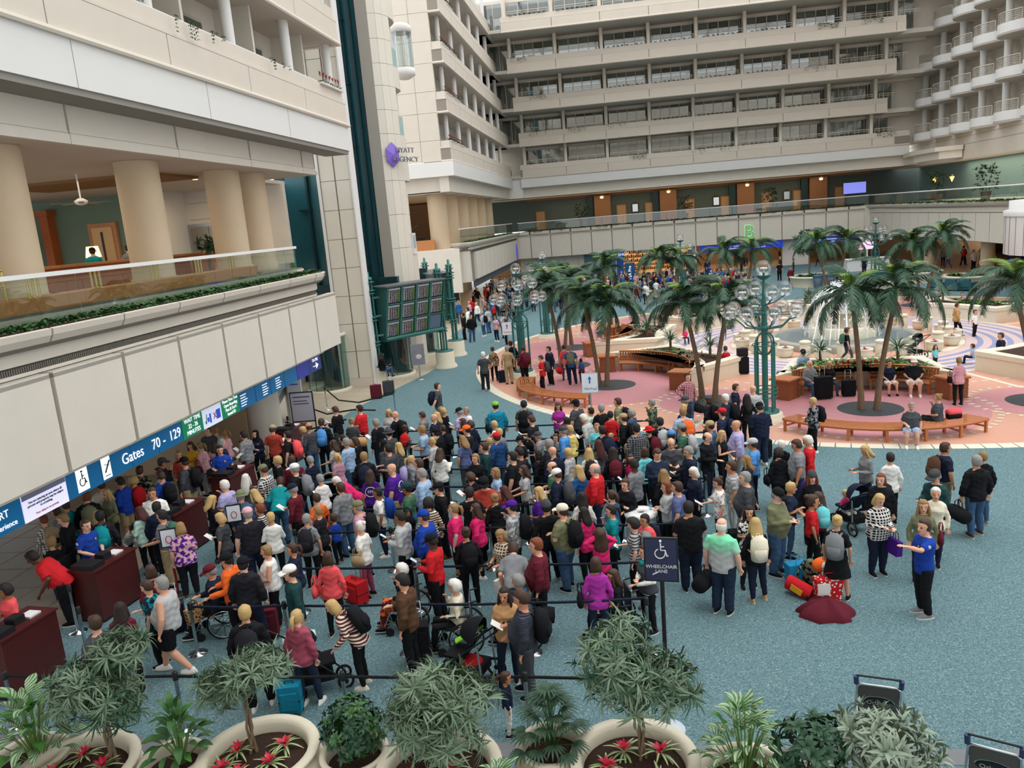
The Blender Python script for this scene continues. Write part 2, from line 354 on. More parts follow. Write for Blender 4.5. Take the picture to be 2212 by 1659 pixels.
def top_mesh(sex, arm, leg, lean, kind):
    key = ('top', sex, arm, leg == 'sit', lean, kind)
    if key in PC: return PC[key]
    g = geom(sex, arm, leg, lean); b = B(); L = LMB[sex]; big = kind == 'J'; inf = .028 if big else .014
    torso_rings(b, sex, g, .86 if leg == 'sit' else (.8 if kind != 'V' else .84), 1.5, inf)
    zt = TOR[sex][-1][0]
    b.tube([g['up']((0, -.01, zt-.05)), g['up']((0, -.008, zt+.005))], [(.09+inf, .08+inf), (.062+inf*.6, .062+inf*.6)], 12)
    if big: b.tube([g['up']((x, -.1+.03*(1-abs(x)/.08), zt-.005)) for x in (-.08, 0, .08)], [.03, .045, .03], 8)
    if kind == 'D': torso_rings(b, sex, g, .8, 1.0, .03); b.tube([(0, 0, .95), (0, .01, .55)], [(.19, .14), (.27, .22)], 16)
    if kind != 'V':
        for sd in (1, -1):
            s_, e, w = g['arm', sd]; a = .02 if big else .01
            if kind in ('T', 'D'): limb(b, [s_, lerp(s_, e, .4), lerp(s_, e, .82)], [.062*L+a, .062*L+a, .066*L])
            else: limb(b, [s_, lerp(s_, e, .4), e, lerp(e, w, .4), lerp(e, w, .93)], [.06*L+a, .054*L+a, .047*L+a, .043*L+a, .034*L+a])
    me, co = remesh(b, .015, 'top', .0045 if not big else .006); me.materials.append(fabric('g')); PC[key] = me; return me
def bottom_mesh(sex, leg, kind):
    key = ('bottom', sex, leg, kind)
    if key in PC: return PC[key]
    g = geom(sex, 'down', leg, 0); b = B(); L = LMB[sex]; torso_rings(b, sex, g, .83, .97, .01)
    if kind == 'K': b.tube([(0, 0, .97), (0, 0, .9), (0, .02, .52)], [(.17*L, .13), (.2*L, .15), (.25, .2)], 16)
    else:
        for sd in (1, -1):
            h, k, a = g['leg', sd]; h2 = h+Vector((0, 0, .02))
            if kind == 'S': limb(b, [h2, lerp(h, k, .5), lerp(h, k, .95)], [.105*L, .1*L, .098*L])
            else: limb(b, [h2, lerp(h, k, .4), k, lerp(k, a, .35), a+Vector((0, 0, .0))], [.105*L, .097*L, .078*L, .075*L, (.062 if sex in 'MB' else .05)*L])
    me, co = remesh(b, .015, 'trousers', .003); me.materials.append(fabric('n')); PC[key] = me; return me
def jit(b, amp, f=60):
    b.v = [(x+amp*math.sin(f*z+y*f*.7), y+amp*math.sin(f*x+z*f*.9+1), z+amp*.5*math.sin(f*y*1.1+x*f)) for x, y, z in b.v]
def hair_mesh(style):
    key = ('hair', style)
    if key in PC: return PC[key]
    b = B(); I = Matrix.Identity(4)
    def face_clear(p):
        if p.z < .062 and p.y > .015: return Vector((p.x*.86, p.y*.72, p.z))
        return p
    cap = [(-.075, .045, .04, -.045), (-.055, .07, .07, -.03), (-.02, .083, .09, -.018), (.02, .087, .1, -.012), (.062, .086, .103, -.01), (.095, .073, .09, -.01), (.122, .048, .062, -.01), (.137, .01, .012, -.01)]
    if style == 'ring': shell(b, I, [(-.06, .06, .06, -.04), (-.04, .078, .08, -.028), (.01, .083, .09, -.02), (.04, .079, .087, -.022), (.05, .06, .07, -.02)], 18, lambda p: Vector((p.x*.86, p.y*.6, p.z)) if p.y > -.005 else p)
    else: shell(b, I, cap, 18, face_clear)
    if style == 'bob': b.tube([(0, -.03, .05), (0, -.03, -.03), (0, -.035, -.12), (0, -.04, -.14)], [(.08, .09), (.1, .082), (.103, .075), (.08, .05)], 18, up=(0, 1, 0)); b.v = [(x, (y if not (y > .02 and z < .05) else .02-.3*(y-.02)), z) for x, y, z in b.v]
    if style in ('long', 'vlong', 'wavy'):
        e = -.27 if style != 'vlong' else -.42
        b.tube([(0, -.03, .06), (0, -.035, -.03), (0, -.055, -.13), (0, -.1, e*.75), (0, -.105, e)], [(.08, .085), (.1, .078), (.112, .068), (.105, .045), (.05, .02)], 18, up=(0, 1, 0)); b.v = [(x, (y if not (y > .02 and z < .05) else .02-.4*(y-.02)), z) for x, y, z in b.v]
        for sd in (1, -1): b.tube([(sd*.075, .03, .04), (sd*.09, .03, -.06), (sd*.1, .035, -.15), (sd*.09, .05, -.24)], [.018, .026, .026, .01], 8)
    if style == 'pony': b.tube([(0, -.1, .05), (0, -.15, .04), (0, -.165, -.05), (0, -.15, -.17)], [.025, .034, .032, .008], 10)
    if style == 'bun': b.ball((0, -.1, .085), .045, 12, 8)
    if style == 'curly': shell(b, I, [(-.1, .06, .05, -.04), (-.07, .1, .09, -.03), (-.02, .112, .115, -.02), (.04, .115, .12, -.012), (.09, .098, .1, -.01), (.13, .06, .065, -.01), (.15, .01, .01, -.01)], 22, lambda p: Vector((p.x*.8, p.y*.55, p.z)) if (p.z < .06 and p.y > .02) else p)
    if style == 'hijab':
        b.tube([(0, -.01, .05), (0, -.005, -.05), (0, 0, -.13), (0, 0, -.2)], [(.09, .1), (.088, .088), (.1, .09), (.15, .11)], 16, up=(0, 1, 0)); b.v = [(x, (y if not (y > .03 and -.1 < z < .06) else .05), z) for x, y, z in b.v]
    jit(b, .0035 if style != 'curly' else .009, 70 if style != 'curly' else 95)
    me = b.mesh('hair', mat('hair_br', HAIR['br'], .6)); PC[key] = me; return me
def hat_mesh(style):
    key = ('hat', style)
    if key in PC: return PC[key]
    b = B(); I = Matrix.Identity(4)
    dome = [(.03, .09, .106, -.01), (.065, .09, .106, -.01), (.1, .08, .093, -.01), (.125, .055, .068, -.01), (.14, .012, .014, -.01)]
    if style == 'beanie': dome = [(.02, .093, .108, -.01), (.04, .096, .11, -.01), (.08, .09, .104, -.015), (.125, .07, .08, -.02), (.155, .03, .035, -.025), (.16, .005, .005, -.025)]
    shell(b, I, dome, 18)
    if style == 'cap':
        vs = []; n = 9
        for j, (r, dz) in enumerate(((.088, .035), (.125, .032), (.165, .018))):
            for i in range(n):
                t = PI*.5+(i-(n-1)/2)*(.28-.055*j); vs.append((r*1.0*math.cos(t)*(.95), -.01+(r+.01)*math.sin(t)*1.05, dz+.012*math.cos((i-4)*.35)))
        vs += [(x, y, z-.006) for x, y, z in vs]; m = 3*n; fs = []
        for j in range(2):
            for i in range(n-1): a = j*n+i; fs += [(a, a+1, a+n+1, a+n), (m+a, m+a+n, m+a+n+1, m+a+1)]
        for i in range(n-1): a = 2*n+i; fs.append((a, a+1, m+a+1, m+a))
        b.add(vs, fs, True)
    if style == 'brim': b.lathe([(.085, .045), (.16, .03), (.162, .024), (.085, .035)], 22, (0, -.01, 0))
    me = b.mesh('hat', fabric('k')); PC[key] = me; return me
def shoe_mesh():
    if 'shoe' in PC: return PC['shoe']
    b = B()
    def ring(z, k): return [(k*.046*math.cos(t)*(1+.12*math.sin(t)), .045+k*.14*math.sin(t), z) for t in [2*PI*i/12 for i in range(12)]]
    b.m = 1; R = [ring(0, 1.04), ring(.025, 1.04)]; vs = R[0]+R[1]; b.add(vs, [(i, (i+1) % 12, 12+(i+1) % 12, 12+i) for i in range(12)]+[tuple(range(12))[::-1], tuple(range(12, 24))], False)
    b.m = 0; R = [ring(.025, 1), ring(.055, .92)]; R2 = [(x*.7, .0+(y-.045)*.36, z+.05) for x, y, z in ring(.055, 1)]
    vs = R[0]+R[1]+R2; b.add(vs, [(j*12+i, j*12+(i+1) % 12, j*12+12+(i+1) % 12, j*12+12+i) for j in range(2) for i in range(12)]+[tuple(range(24, 36))], True)
    PC['shoe'] = b.mesh('shoe', [fabric('k'), mat('sole_white', 'd8d5cc', .7)]); return PC['shoe']
def slot(o, m, i=0): o.material_slots[i].link = 'OBJECT'; o.material_slots[i].material = m
def pack_mesh(kind):
    """backpack pieces, origin at the back panel centre, pack on the -y side"""
    key = ('pack', kind)
    if key in PC: return PC[key]
    b = B()
    if kind == 'shell': b.tube([(0, -.02, -.23), (0, -.1, -.22), (0, -.115, 0), (0, -.1, .17), (0, -.06, .25)], [.01, (.15, .1), (.165, .115), (.15, .1), (.05, .035)], 16, up=(0, 1, 0))
    elif kind == 'pocket': b.tube([(0, -.2, -.19), (0, -.2, -.12), (0, -.2, .0), (0, -.19, .03)], [(.06, .015), (.12, .045), (.115, .045), (.05, .01)], 12, up=(0, 1, 0))
    elif kind == 'strap': b.tube([(.085, -.015, -.16), (.15, .07, -.1), (.14, .18, 0), (.11, .19, .12), (.095, .1, .215), (.085, .0, .215), (.08, -.04, .18)], [(.02, .008)]*7, 6)
    elif kind == 'strap2': b.tube([(-.085, -.015, -.16), (-.15, .07, -.1), (-.14, .18, 0), (-.11, .19, .12), (-.095, .1, .215), (-.085, .0, .215), (-.08, -.04, .18)], [(.02, .008)]*7, 6)
    elif kind == 'handle': b.tube([(-.03, -.03, .23), (-.02, -.03, .275), (.02, -.03, .275), (.03, -.03, .23)], .008, 6)
    PC[key] = b.mesh('pack_'+kind, fabric('k')); return PC[key]
def place(o, M): o.matrix_local = M
def add_pack(P, g, code, label, s):
    t = thing('backpack', label, 'backpack'); t.matrix_world = P @ g['back']; m = fabric(code)
    for nm, kd in (('main_compartment', 'shell'), ('front_pocket', 'pocket'), ('shoulder_strap', 'strap'), ('shoulder_strap', 'strap2'), ('grab_handle', 'handle')):
        o = obj(nm, pack_mesh(kd), t); slot(o, m if nm != 'shoulder_strap' else fabric('k' if code in ('k', 'dk', 'n', 'm', 'br') else code))
    t['group'] = 'backpacks worn in the crowd'; return t
def bag_mesh(kind):
    key = ('bag', kind)
    if key in PC: return PC[key]
    b = B()
    if kind == 'duffel': b.tube([(-.26, 0, 0), (-.25, 0, 0), (-.1, 0, .01), (.1, 0, .01), (.25, 0, 0), (.26, 0, 0)], [.02, (.13, .13), (.15, .15), (.15, .15), (.13, .13), .02], 16)
    elif kind == 'tote': b.add([(x*w_, y*d, z) for z, w_, d in ((-.18, .15, .06), (.14, .2, .035)) for x, y in ((-1, -1), (1, -1), (1, 1), (-1, 1))], [(0, 3, 2, 1), (4, 5, 6, 7), (0, 1, 5, 4), (1, 2, 6, 5), (2, 3, 7, 6), (3, 0, 4, 7)])
    elif kind == 'purse': b.tube([(0, 0, -.12), (0, 0, -.11), (0, 0, 0), (0, 0, .1), (0, 0, .11)], [(.02, .02), (.14, .055), (.155, .06), (.12, .04), (.02, .01)], 14, up=(0, 1, 0))
    elif kind == 'handle': 
        for y in (-.03, .03): b.tube([(-.08, y, .12), (-.07, y, .26), (0, y*.3, .32), (.07, y, .26), (.08, y, .12)], .009, 6)
    PC[key] = b.mesh('bag_'+kind, fabric('k')); return PC[key]
def add_bag(P, g, kind, code, label, side=-1, cat='bag', s=1):
    """a bag hanging from the wrist or the shoulder"""
    if kind == 'purse': loc = g['up']((side*.3, -.02, .98))
    else: loc = g['arm', side][2]+Vector((side*.05, 0, -.38))
    t = thing({'duffel': 'duffel_bag', 'tote': 'tote_bag', 'purse': 'shoulder_bag'}[kind], label, cat)
    t.matrix_world = P @ Matrix.Translation(loc) @ Matrix.Rotation(PI/2, 4, 'Z'); m = fabric(code)
    o = obj('bag_body', bag_mesh(kind), t); slot(o, m); o = obj('handle', bag_mesh('handle'), t); slot(o, m if kind != 'tote' else fabric('br'))
    t['group'] = 'bags carried in the crowd'; return t
def phone(P, g, kind='phone', side=1):
    """what the hand holds: a phone or a sheet of paper, as its own thing"""
    p = g['arm', side]; d = (p[2]-p[1]).normalized(); loc = p[2]+d*.1+Vector((0, 0, .03))
    return loc
def person(x, y, z, h, sex, hd, hair, top, bottom, arm='down', leg='stand', lean=0, hat=None, shoe='k', sk=0, label='', group=None):
    me, g = body_mesh(sex, arm, leg, lean); s = h/1.745
    r = thing('person', label, 'person', (x, y, z), math.radians(hd), group, (s*1.07, s*1.07, s))
    o = obj('body', me, r); slot(o, skin(sk))
    kind, code = top
    o = obj({'T': 'short_sleeved_shirt', 'L': 'long_sleeved_top', 'J': 'jacket', 'V': 'tank_top', 'D': 'dress'}[kind], top_mesh(sex, arm, leg, lean, kind), r); slot(o, fabric(code))
    kb, cb = bottom
    o = obj({'P': 'trousers', 'S': 'shorts', 'K': 'skirt'}[kb], bottom_mesh(sex, leg, kb), r); slot(o, fabric(cb))
    if hair and hair[0] != 'bald':
        st, hc = hair; o = obj('hair' if st != 'hijab' else 'headscarf', hair_mesh(st), r); o.matrix_local = g['head']; slot(o, mat('hair_'+hc, HAIR[hc], .65, noise=.25, nscale=60, bump=.5, bscale=90) if st != 'hijab' else fabric(hc))
    if hat:
        st, hc = hat; o = obj({'cap': 'cap', 'brim': 'sun_hat', 'beanie': 'beanie'}[st], hat_mesh(st), r); o.matrix_local = g['head']; slot(o, fabric(hc))
    for sd in (1, -1):
        a = g['leg', sd][2]; k = g['leg', sd][1]; o = obj('shoe', shoe_mesh(), r); o.location = (a.x, a.y-.0, a.z-.08); slot(o, fabric(shoe)); sc = 1 if sex in 'MB' else .9; o.scale = (sc,)*3
    P = Matrix.Translation((x, y, z)) @ Matrix.Rotation(math.radians(hd), 4, 'Z') @ Matrix.Diagonal((s*1.07, s*1.07, s, 1))
    return r, P, g
# ================================================================ MATERIALS OF THE PLACE
wallm = mat('wall_cream', 'd8d0c3', .75, noise=.05, nscale=1.5, bump=.08, bscale=60)
wallp = mat('wall_pinkish', 'd2c8ba', .75, noise=.05, nscale=1.2, bump=.08, bscale=60)
wallw = mat('wall_white', 'dcdad6', .7, noise=.03, nscale=1)
wallg = mat('wall_groove', '8f867b', .85)
colm = mat('column_tan', 'c3ad90', .6, noise=.05, nscale=2)
ceilm = mat('ceiling_cream', 'cfc4b6', .8, noise=.03)
tealw = mat('wall_teal', '4f5e5c', .7, noise=.06, nscale=2)
greenw = mat('wall_sage', '6f8270', .7, noise=.05, nscale=2)
woodl = mat('wood_light', 'b87a48', .45, noise=.18, nscale=9)
woodd = mat('wood_orange', 'b35c28', .5, noise=.2, nscale=7)
brass = mat('brass', 'c9b06a', .3, metal=.9)
chrome = mat('chrome', 'c8ccd0', .2, metal=1)
steel = mat('brushed_steel', 'a9adb0', .4, metal=.8)
black = mat('black_paint', '16171a', .5)
rubber = mat('rubber_black', '141414', .8)
tealm = mat('teal_steel', '2f6b66', .45, noise=.08, nscale=6)
tealp = mat('teal_panel', '0b5c66', .35, noise=.15, nscale=2, spec=.6)
tealdk = mat('teal_dark', '0c3138', .4)
white = mat('white_paint', 'e4e4e2', .5)
stonem = mat('planter_stone', 'd8cfb9', .7, noise=.06, nscale=5, bump=.15, bscale=70)
leafd = mat('leaf_dark', '294b32', .5, noise=.35, nscale=7)
leafm = mat('leaf_mid', '38602f', .5, noise=.35, nscale=9)
leafg = mat('leaf_grey_green', '687d63', .5, noise=.3, nscale=8)
leafl = mat('leaf_light', '62833f', .5, noise=.3, nscale=9)
soil = mat('bark_mulch', '3a2419', .95, noise=.6, nscale=40, bump=.9, bscale=50)
trunkm = mat('palm_trunk', '75634d', .9, noise=.25, nscale=10, bump=.5, bscale=30)
winglass = glass('window_glass', (.72, .76, .75), .16, .03)
railglass = glass('rail_glass', (.9, .95, .93), .03, .01, .3)
shaftglass = glass('shaft_glass', (.62, .85, .8), .06, .02)
frame_m = mat('window_frame', 'c9c3b4', .6)
curtain_m = mat('curtain', 'c4c4ba', .9, noise=.1, nscale=4)
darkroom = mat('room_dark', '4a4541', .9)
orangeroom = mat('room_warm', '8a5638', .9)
# ================================================================ FLOOR
def carpet_mat():
    m = mat('carpet_teal', '456a70', .95); N = m.node_tree.nodes; L = m.node_tree.links; b = N['Principled BSDF']; b.inputs['Specular IOR Level'].default_value = .1
    tc = N.new('ShaderNodeTexCoord'); n = N.new('ShaderNodeTexNoise'); n.inputs['Scale'].default_value = 34; n.inputs['Detail'].default_value = 6; n.inputs['Roughness'].default_value = .8
    n.inputs['Distortion'].default_value = 1.5
    r = N.new('ShaderNodeValToRGB'); r.color_ramp.elements[0].position = .38; r.color_ramp.elements[0].color = rgb('425d63'); r.color_ramp.elements[1].position = .64; r.color_ramp.elements[1].color = rgb('9cb2b1')
    e = r.color_ramp.elements.new(.5); e.color = rgb('557279')
    L.new(tc.outputs['Object'], n.inputs['Vector']); L.new(n.outputs['Fac'], r.inputs[0]); L.new(r.outputs[0], b.inputs['Base Color']); return m
fl = sempty('floor')
def fpart(b, name, m): o = b.build(name, m, fl); return o
fpart(B().box(-11.52, 45, -3, 112, -.2, 0), 'carpet', carpet_mat())
tilem = mat('tile_beige', 'b3a793', .45, noise=.08, nscale=3)
fpart(B().box(-45, -11.52, -3, 112, -.2, 0), 'tile_floor', tilem)
gt = mat('tile_joint', '8d8272', .8); b = B()
for i in range(60): b.box(-20, -11.52, i, i+.012, 0, .002)
for i in range(9): b.box(-12.5-i, -12.512-i, 0, 60, 0, .002)
fpart(b, 'tile_joints', gt)['kind'] = 'stuff'
fpart(B().prism([(-11.6, 31.0), (-10.0, 38.6), (-9.7, 42), (-10.4, 49), (-11.6, 52)], -.05, .006), 'tile_apron', tilem)
fpart(B().box(-11.5, 30, 9.5, 9.82, 0, .006), 'tile_border', mat('tile_slate', '6f7072', .5, noise=.1))
PX, PY, PR = 11.05, 41.4, 18.25
terr = mat('terrazzo_salmon', 'cf9a84', .4, noise=.07, nscale=4); pink = mat('terrazzo_pink', 'c4858a', .4, noise=.07, nscale=4)
cream = mat('terrazzo_cream', 'ddd6c2', .4, noise=.04); lav = mat('terrazzo_lavender', '8a90b4', .4, noise=.06, nscale=4)
def ring(r0, r1, c, z, n=96, a0=0, a1=2*PI):
    b = B(); b.lathe([(r0, z), (r1, z), (r1, z-.02)], n, (c[0], c[1], 0), a0, a1, False); b.f = [f[::-1] for f in b.f]; return b
fpart(ring(.01, PR, (PX, PY), .006, 128), 'plaza_base', terr)
vt = B().box(-.2, .2, -.215, .215, 0, .008).mesh('border_tile', cream)
n = 268
for i in range(n):
    a = 2*PI*i/n
    if not (PI*.78 < a < PI*1.86): continue
    o = obj('border_tile', vt, fl, (PX+(PR+.22)*math.cos(a), PY+(PR+.22)*math.sin(a), 0), a-PI/2); 
fpart(ring(PR-.02, PR+.4, (PX, PY), .008, 128, -PI*.14, PI*.78), 'border_ring', cream)
for k, (r0, r1, mm) in enumerate([(5.0, 5.45, cream), (5.95, 6.2, lav), (6.55, 6.8, lav), (7.15, 7.4, lav), (7.75, 8.0, lav), (8.35, 8.55, lav), (8.75, 8.95, cream)]):
    fpart(ring(r0, r1, (PX, PY), .009, 96), 'inlay_ring', mm)
fpart(ring(5.5, 8.75, (PX, PY), .007, 96), 'inlay_ring', mat('terrazzo_blush', 'cfb6b4', .4))
TH = [math.radians(-101.2+22.5*i) for i in range(16)]
discm = mat('tree_grate', '3b3d40', .7, noise=.1)
dash = B().box(-.11, .11, -.06, .06, 0, .004).mesh('dash', cream); bd = B()
for i, t in enumerate(TH):
    cx, cy = PX+14*math.cos(t), PY+14*math.sin(t)
    if i % 2 == 0: fpart(ring(.9, 3.6, (cx, cy), .009, 60), 'inlay_circle', pink)
    else: fpart(ring(.9, 2.0, (cx, cy), .0125, 40), 'inlay_circle', pink)
    rr = 3.85 if i % 2 == 0 else 2.2
    for k in range(60 if i % 2 == 0 else 36):
        a = 2*PI*k/(60 if i % 2 == 0 else 36); x, y = cx+rr*math.cos(a), cy+rr*math.sin(a); c_, s_ = math.cos(a), math.sin(a)
        if math.hypot(x-PX, y-PY) > PR-.4: continue
        q = [(x+c_*u-s_*v, y+s_*u+c_*v, .0145) for u, v in ((-.1, -.06), (.1, -.06), (.1, .06), (-.1, .06))]; bd.add(q, [(0, 1, 2, 3)])
    gr = struct(B().lathe([(0.01, .02), (1.05, .02), (1.08, 0)], 32).build('tree_grate', discm, fl, (cx, cy, 0))); gr.parent = fl
for k in range(150):
    a = 2*PI*k/150; x, y = PX+10.6*math.cos(a), PY+10.6*math.sin(a); c_, s_ = math.cos(a), math.sin(a)
    bd.add([(x+c_*u-s_*v, y+s_*u+c_*v, .011) for u, v in ((-.05, -.12), (.05, -.12), (.05, .12), (-.05, .12))], [(0, 1, 2, 3)])
bd.build('mosaic_dashes', cream, fl)['kind'] = 'stuff'
for i in range(8):   # cream radial strips between the planters
    t = TH[1]+i*PI/4; c_, s_ = math.cos(t+.06), math.sin(t+.06)
    fpart(B().add([(PX+c_*u-s_*v, PY+s_*u+c_*v, .0085) for u, v in ((9, -.09), (PR-.1, -.09), (PR-.1, .09), (9, .09))], [(0, 1, 2, 3)]), 'inlay_strip', cream)
# ================================================================ LEFT HALL FRONT: planter ledge and wall panels
M1 = 2.315
wl = sempty('wall_left')
def wp(b, name, m, parent=None): return b.build(name, m, parent or wl)
path = [(-11.4, 2.0), (-11.4, 28.6), (-11.6, 29.2), (-12.1, 29.6), (-13.4, 29.8)]
wp(B().sweep(path, [(.05, 2.95), (0.05, 5.45), (.5, 5.45), (.5, 2.95)]), 'wall_core', wallg)
wp(B().sweep(path, [(0, 5.34), (-.05, 5.36), (-.05, 5.6), (.3, 5.6), (.3, 5.34)]), 'cornice', wallm)
wp(B().sweep(path, [(.03, 5.2), (.03, 5.34), (.3, 5.34), (.3, 5.2)]), 'vent_grille', mat('grille_dark', '4d4a45', .8))
bg_ = B()
for i in range(410): bg_.box(-11.39, -11.365, 4+i*.06, 4.03+i*.06, 5.215, 5.325)
wp(bg_, 'grille_bars', mat('grille_bar', '77716a', .7))['kind'] = 'stuff'
wp(B().sweep(path, [(-.02, 5.13), (-.02, 5.2), (.3, 5.2), (.3, 5.13)]), 'moulding', wallm)
wp(B().sweep(path, [(-.03, 2.95), (-.03, 3.04), (.3, 3.04), (.3, 2.95)]), 'moulding', wallm)
pm = B().box(-.06, .2, .06, M1-.06, 3.07, 5.08).box(-.085, .2, .06, M1-.06, 5.0, 5.11).mesh('wall_panel', wallm)
for i in range(-4, 7): obj('wall_panel', pm, wl, (-11.37, 13.9+i*M1-.02, 0))
wp(B().sweep([(-11.4, 30.1-.4), (-11.4, 28.75)][::-1], [(-.02, 3.07), (-.02, 5.1), (.2, 5.1), (.2, 3.07)]) if 0 else B().box(-11.45, -11.2, 27.86, 28.7, 3.07, 5.1), 'wall_panel', wallm)
pt = B()   # one planter trough unit (bowl section)
prof = [(-.02, 5.6), (-.2, 5.63), (-.34, 5.72), (-.42, 5.85), (-.44, 5.97), (-.36, 5.99), (-.3, 5.88), (.1, 5.85), (.1, 5.6)]
tm = B().sweep([(0, .028), (0, M1-.028)], prof).mesh('planter_trough', wallp)
for i in range(-4, 6): obj('planter_trough', tm, wl, (-11.4, 13.9+i*M1, 0))
wp(B().sweep([(-11.4, 13.9+6*M1+.05), (-11.4, 28.5), (-11.6, 29.15), (-12.15, 29.55), (-13.4, 29.7)], prof), 'planter_trough', wallp)
wp(B().sweep(path, [(o+.012, z-.01) for o, z in prof]), 'trough_liner', wallg)
wp(B().box(-26, -12.15, 2, 29.6, 5.6, 6.15), 'upper_floor', ceilm); wp(B().box(-12.2, -11.35, 2, 29.2, 5.6, 5.9), 'planter_bed', soil)
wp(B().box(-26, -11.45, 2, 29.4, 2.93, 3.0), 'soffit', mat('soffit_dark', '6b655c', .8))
# ---- upper lobby behind the ledge
lob = sempty('wall_lobby')
def lp(b, name, m, **k): return b.build(name, m, lob, **k)
lp(B().box(-26, -12.2, 2, 29.6, 6.15, 6.2).box(-40, -16.5, 29.6, 36, 6.15, 6.2), 'lobby_floor', mat('lobby_floor', '6d6a62', .4, noise=.2, nscale=2))
for (cx, cy) in ((-13.75, 16.6), (-13.75, 22.1), (-13.75, 27.2), (-13.75, 29.3), (-13.75, 11.5)):
    lp(B().lathe([(.66, 6.2), (.66, 6.5), (.6, 6.52), (.6, 9.84)], 32).lathe([(.58, 9.84), (.58, 9.9)], 32), 'round_column', colm, loc=(cx, cy, 0))
lp(B().box(-40, -12.4, 2, 33.0, 9.85, 10.0).box(-40, -15.4, 33, 36.6, 9.85, 10.0), 'ceiling_slab', ceilm)
lp(B().box(-12.5, -12.35, 2, 32.6, 9.84, 10.75).box(-12.35, -12.31, 2, 32.6, 9.84, 10.07).box(-12.35, -12.33, 2, 32.6, 10.09, 10.13), 'lobby_beam', wallm)
for i in range(7): lp(B().box(-12.36, -12.305, 3.5+i*M1*2, 3.515+i*M1*2, 9.84, 10.75), 'beam_joint', mat('joint_soft', 'a9a196', .8))
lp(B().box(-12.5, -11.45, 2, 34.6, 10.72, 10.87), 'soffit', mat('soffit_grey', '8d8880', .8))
lp(B().box(-40, -20.3, 34.0, 34.3, 6.2, 9.85), 'back_wall', greenw)
lp(B().box(-20.3, -15.3, 36.0, 36.3, 6.2, 9.85), 'back_wall', wallm)
lp(B().box(-20.4, -20.2, 34.0, 36.2, 6.2, 9.85), 'back_wall', wallm)
lp(B().box(-40, -39.8, 2, 34, 6.2, 9.85), 'back_wall', mat('daylight_wall', 'c8d0c4', .8))
lp(B().box(-26.0, -25.6, 33.5, 34.0, 6.2, 9.2).box(-26.2, -25.5, 33.4, 34, 9.2, 9.45), 'wood_pilaster', woodd)
d = struct(B().box(-23.95, -22.55, 33.85, 33.99, 6.2, 8.7).build('door_1', woodl))
B().box(-23.75, -22.75, 33.8, 33.87, 6.2, 8.5).build('door_leaf', mat('door_leaf', 'd9a970', .5), d); B().box(-23.3, -23.22, 33.76, 33.8, 7.0, 8.3).build('door_pull', black, d)
d = struct(B().box(-20.2, -18.2, 35.85, 35.99, 6.2, 8.35).build('door_2', steel))
for i in range(2): B().box(-20.05+i*.93, -19.15+i*.93, 35.8, 35.87, 6.2, 8.2).build('door_leaf', mat('lift_door', '8c877e', .35, metal=.5), d)
lp(B().box(-21.3, -15.2, 25.2, 28.3, 9.75, 9.87), 'ceiling_cove', mat('wood_cove', '8a6436', .6, noise=.1))
for (x, y) in ((-14.7, 15.2), (-15.5, 19.6), (-17, 17.2), (-15.4, 24.6), (-16, 29.5), (-19, 21.5)):
    t = thing('ceiling_downlight', 'recessed round downlight in the upper lobby ceiling', 'ceiling light', (x, y, 9.84), 0, 'lobby downlights')
    B().lathe([(.1, 0), (.13, -.01), (.13, 0)], 16).build('trim_ring', white, t); B().lathe([(0.01, -.004), (.1, -.004)], 16).build('lamp_lens', mat('lamp_glow', 'ffe6bd', .5, emit=6), t)
light('lobby_light', 'AREA', (-17.5, 20, 9.6), 260, (1, .82, .6), 5, 14)
light('lobby_light', 'AREA', (-28, 22, 9.6), 500, (1, .93, .8), 8, 14)
light('lobby_light', 'AREA', (-17.5, 32, 9.6), 120, (1, .82, .6), 4, 3)
# wood base, brass balusters and glass rail behind the planter
lp(B().box(-13.2, -12.4, 9, 26.2, 6.2, 6.5), 'wood_plinth', woodl)
lp(B().box(-16.9, -16.6, 18, 33, 6.2, 7.0), 'low_wall', woodd)
lp(B().box(-17.0, -16.5, 18, 33, 7.0, 7.08), 'wood_ledge', woodl)
t = thing('glass_railing', 'glass balustrade with thick white top rail along the left upper planter', 'railing', (-11.92, 18, 6.0))
for i in range(8):
    y = 28.4-i*2.45; B().box(-.01, .01, y-2.43-18, y-18, 0, .95).build('glass_pane', railglass, t)
B().box(-.075, .075, -12, 10.42, .94, 1.03).build('top_rail', white, t)
t = thing('brass_railing', 'brass stair handrail beside the nearest upper column', 'railing', (-12.9, 15.6, 6.2))
for q, y in enumerate((-3, -1.6, -.4)): B().tube([(0, y, 0), (0, y, .95)], .025).build('post', brass, t)
B().tube([(0, -4, .78), (0, -1.6, .93), (0, -.4, .93)], .03).build('handrail', brass, t); B().tube([(0, -4, .45), (0, -1.6, .6), (0, -.4, .6)], .02).build('mid_rail', brass, t)
for q, y in enumerate((14.3, 16.4, 18.9, 21.2, 23.3)):
    t = thing('brass_baluster_set', 'cluster of vertical brass balusters behind the glass rail', 'railing', (-12.45, y+1, 6.5), 0, 'brass baluster clusters')
    for k in range(3): B().tube([(0, k*.16, 0), (0, k*.16, .48)], .028, 6).build('baluster', brass, t)
